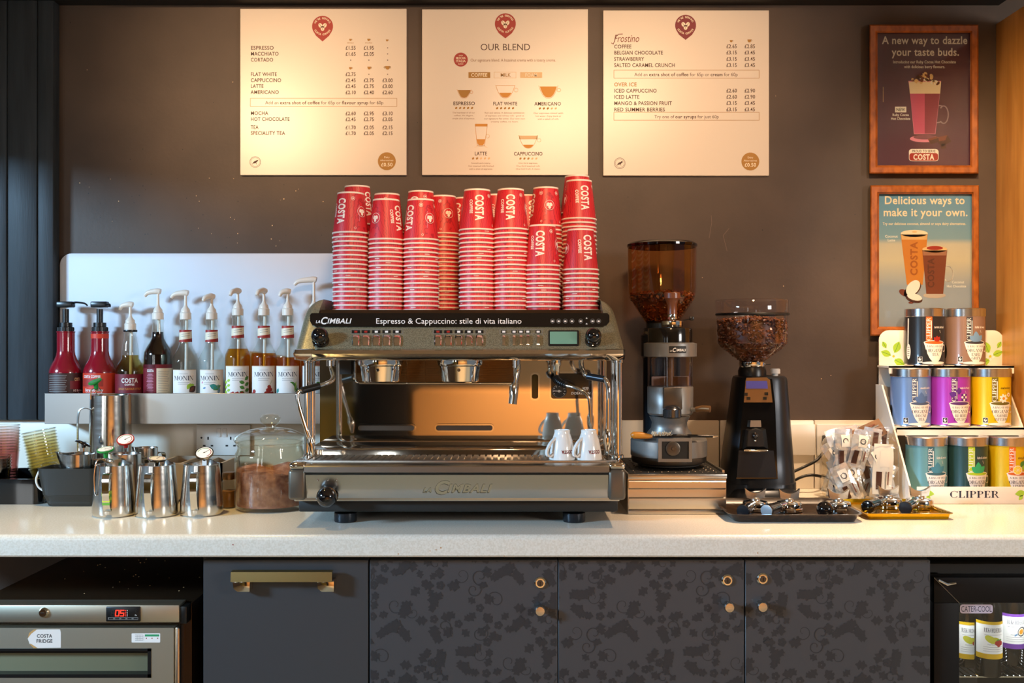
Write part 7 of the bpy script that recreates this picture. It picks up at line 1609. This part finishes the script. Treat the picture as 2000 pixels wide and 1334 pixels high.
def tin(px, d, z0, body, tab, lab, words_, motif, tabink='ink_white', rot=0.0, small='ink_white', spoon=False):
    cx_, cy_ = PX(px, d), PY(d); t = thing('tea_tin', lab, 'tin', (cx_, cy_, z0), 'tea tins on the display stand')
    mb = MB(); mb.use('tinlid').lathe(cx_, cy_, [(0, z0), (RT-.001, z0), (RT+.0006, z0+.002), (RT+.0002, z0+.005)], 44); mb.use(mat('tin_'+body.strip('#'), body, .32, .15, coat=.2)).lathe(cx_, cy_, [(RT+.0002, z0+.005), (RT, z0+.006), (RT, z0+HT-.024)], 44); bd = part('tin_body', mb, t, None)
    part('lid', MB().lathe(cx_, cy_, [(RT, z0+HT-.024), (RT+.0012, z0+HT-.023), (RT+.0012, z0+HT-.002), (RT-.001, z0+HT), (RT-.004, z0+HT-.003), (0, z0+HT-.003)], 44), t, 'tinlid')
    a = Art(False); zt = z0+HT-.024; tabm = inkmat('tab_'+tab.strip('#'), tab)
    a.rect(.004, zt-.072, .021, zt-.001, tabm, 0); a.serif('CLIPPER', .0105, zt-.036, .0105, tabink, 1, .064, 'c', 90); a.line([(.0185, zt-.06), (.0185, zt-.012)], .0016, tabink, 1)
    a.text(words_[0], .045, zt-.030, .0058, small, 1, .036, 'c', 'b'); a.line([(.044, zt-.038), (.047, zt-.046)], .0008, small, 1)
    # cup with lettering on the printed body
    cxu, ctz = .030, zt-.073; cupp = [(cxu-.032, ctz)]+[(cxu+.032*u_*.98, ctz-.056*(1-abs(u_)**2.4)) for u_ in [-1+2*i/14 for i in range(15)]]+[(cxu+.032, ctz)]
    a.poly(cupp, 'ink_white', 2); a.ell(cxu, ctz, .032, .006, 'ink_white', 2, 24); a.ell(cxu, ctz, .029, .0044, 'tab_'+tab.strip('#') if tab not in ('#e8e8e8',) else 'ink_choc', 3, 24); a.ring(cxu+.034, ctz-.016, .009, .003, 'ink_white', 2, 16, -110, 110)
    a.ell(cxu, ctz-.0575, .036, .0042, 'ink_white', 2, 24)
    rows = ('A BAG OF OUR',)+words_[1:]; zz = ctz-.011
    for i, wd in enumerate(rows):
        if i == 0: a.serif(wd, cxu, zz, .0055, 'ink_navy', 4, .049, 'c'); zz -= .0115
        else: cp = .0092 if i == 1 else .0076; a.serif(wd, cxu, zz, cp, 'ink_navy', 4, min(.052, .0085*len(wd)) if i == 1 else min(.038, .0066*len(wd)), 'c'); zz -= .0115 if i == 1 else .0100
    # motif above the cup
    if motif == 'leaf':
        for L, an in ((.030, 95), (.026, 45), (.026, 140)): leaf2(a, cxu+.002, ctz+.002, L, an, words_motif[0], 5, .3)
    elif motif == 'flower':
        for k in range(7): q = math.radians(k*51); a.ell(cxu+.006+.0075*math.cos(q), ctz+.014+.0075*math.sin(q), .0055, .0032, 'ink_white', 5, 10, rot=k*51)
        a.ell(cxu+.006, ctz+.014, .0042, .0042, 'ink_orange', 6, 12); a.ell(cxu+.024, ctz+.024, .006, .006, 'ink_white', 5, 10); a.ell(cxu+.024, ctz+.024, .0026, .0026, 'ink_orange', 6, 8)
    elif motif == 'lemon':
        a.ell(cxu-.004, ctz+.010, .0125, .0125, 'ink_cream', 5, 24); a.ell(cxu-.004, ctz+.010, .0105, .0105, inkmat('ink_lemon', '#f3d21e'), 6, 22)
        for k in range(4): q = math.radians(k*45); a.line([(cxu-.004-.0105*math.cos(q), ctz+.010-.0105*math.sin(q)), (cxu-.004+.0105*math.cos(q), ctz+.010+.0105*math.sin(q))], .0009, 'ink_cream', 7)
        leaf2(a, cxu+.004, ctz+.018, .02, 60, 'ink_green', 5, .3); leaf2(a, cxu+.006, ctz+.014, .018, 15, 'ink_leaf', 5, .3)
    elif motif == 'berries':
        leaf2(a, cxu-.012, ctz+.022, .020, 160, words_motif[0], 5, .42); leaf2(a, cxu-.006, ctz+.026, .018, 90, words_motif[0], 5, .4)
        for k in range(9): a.ell(cxu+.004+(k % 3)*.006, ctz+.010+(k//3)*.007, .0034, .0034, 'ink_white' if k % 2 else words_motif[0], 6, 10)
    elif motif == 'star':
        for k in range(3): leaf2(a, cxu+.006, ctz+.002, .017, 60+k*35, 'ink_red' if words_motif[0] == 'ink_red' else words_motif[0], 5, .3)
    # fair-trade style mark
    q_ = -.012; a.rect(q_-.0065, z0+.009, q_+.0065, z0+.026, 'ink_white', 1); a.rect(q_-.0058, z0+.0125, q_+.0058, z0+.0255, 'ink_black', 2); a.ell(q_, z0+.019, .0036, .0044, 'ink_white', 3, 14); a.ell(q_+.0012, z0+.0206, .0016, .0016, 'ink_black', 4, 8)
    if spoon:
        a.line([(-.050, z0+.06), (-.0485, zt-.006)], .005, 'ink_white', 1); a.ell(-.048, z0+.040, .0085, .022, 'ink_white', 1, 20)
        for k in range(5): a.line([(-.052, z0+.052-k*.006), (-.044, z0+.052-k*.006)], .0012, 'ink_black', 2)
    else: a.ell(-.066, z0+.040, .010, .020, 'ink_black', 1, 18)
    stamp(a, bd, wrap(cx_, cy_, RT, -PI/2+rot-math.atan2(cx_, d)), cut=.004)
    return t
words_motif = ['ink_red']
ry = [PY(2.705), PY(2.775), PY(2.835)]
z2 = zsh[2]
tin(1805.5, 2.815, z2, '#23262b', '#d9601f', 'black tea tin with orange tab, top of the display', ('bright & bold', 'ORGANIC', 'TEA'), 'star', spoon=True)
words_motif[0] = 'ink_blue'; tin(1884.5, 2.815, z2, '#8e6f5f', '#34343c', 'taupe tea tin with dark tab, top of the display', ('light & lively', 'ORGANIC', 'EARL', 'GREY'), 'leaf')
inkmat('ink_denim', '#4f6fa4'); words_motif[0] = 'ink_denim'; tin(1778, 2.782, zsh[1], '#6f90c4', '#4a5a78', 'blue tea tin in the middle row of the display', ('smooth & mellow', 'ORGANIC', 'DECAF', 'TEA'), 'leaf')
inkmat('ink_plum', '#5a2a8a'); words_motif[0] = 'ink_plum'; tin(1855, 2.782, zsh[1], '#a83cc0', '#5c3478', 'bright purple tea tin in the middle row of the display', ('rich & fruity', 'ORGANIC', 'WILD BERRY', 'INFUSION'), 'berries')
tin(1934, 2.782, zsh[1], '#e0bd0a', '#6e6220', 'yellow tea tin with daisy picture, middle row of the display', ('calming', 'ORGANIC', 'CAMOMILE', 'INFUSION'), 'flower', small='ink_choc')
inkmat('ink_tealblue', '#3a7f96'); words_motif[0] = 'ink_tealblue'; tin(1809, 2.70, zsh[0], '#6b9fa4', '#2f5f6a', 'pale teal tea tin in the bottom row of the display', ('light & minty', 'ORGANIC', 'PEPPERMINT', 'INFUSION'), 'leaf')
inkmat('ink_emerald', '#2fae72'); words_motif[0] = 'ink_emerald'; tin(1888, 2.70, zsh[0], '#2a4a4a', '#b6cf2a', 'dark green tea tin with lime tab, bottom row of the display', ('light & delicate', 'ORGANIC', 'PURE', 'GREEN'), 'leaf')
tin(1967.5, 2.70, zsh[0], '#dcb60e', '#d8651f', 'yellow tea tin with lemon slice picture and orange tab', ('zingy & zesty', 'ORGANIC', 'LEMON', 'GINGER'), 'lemon', small='ink_choc')
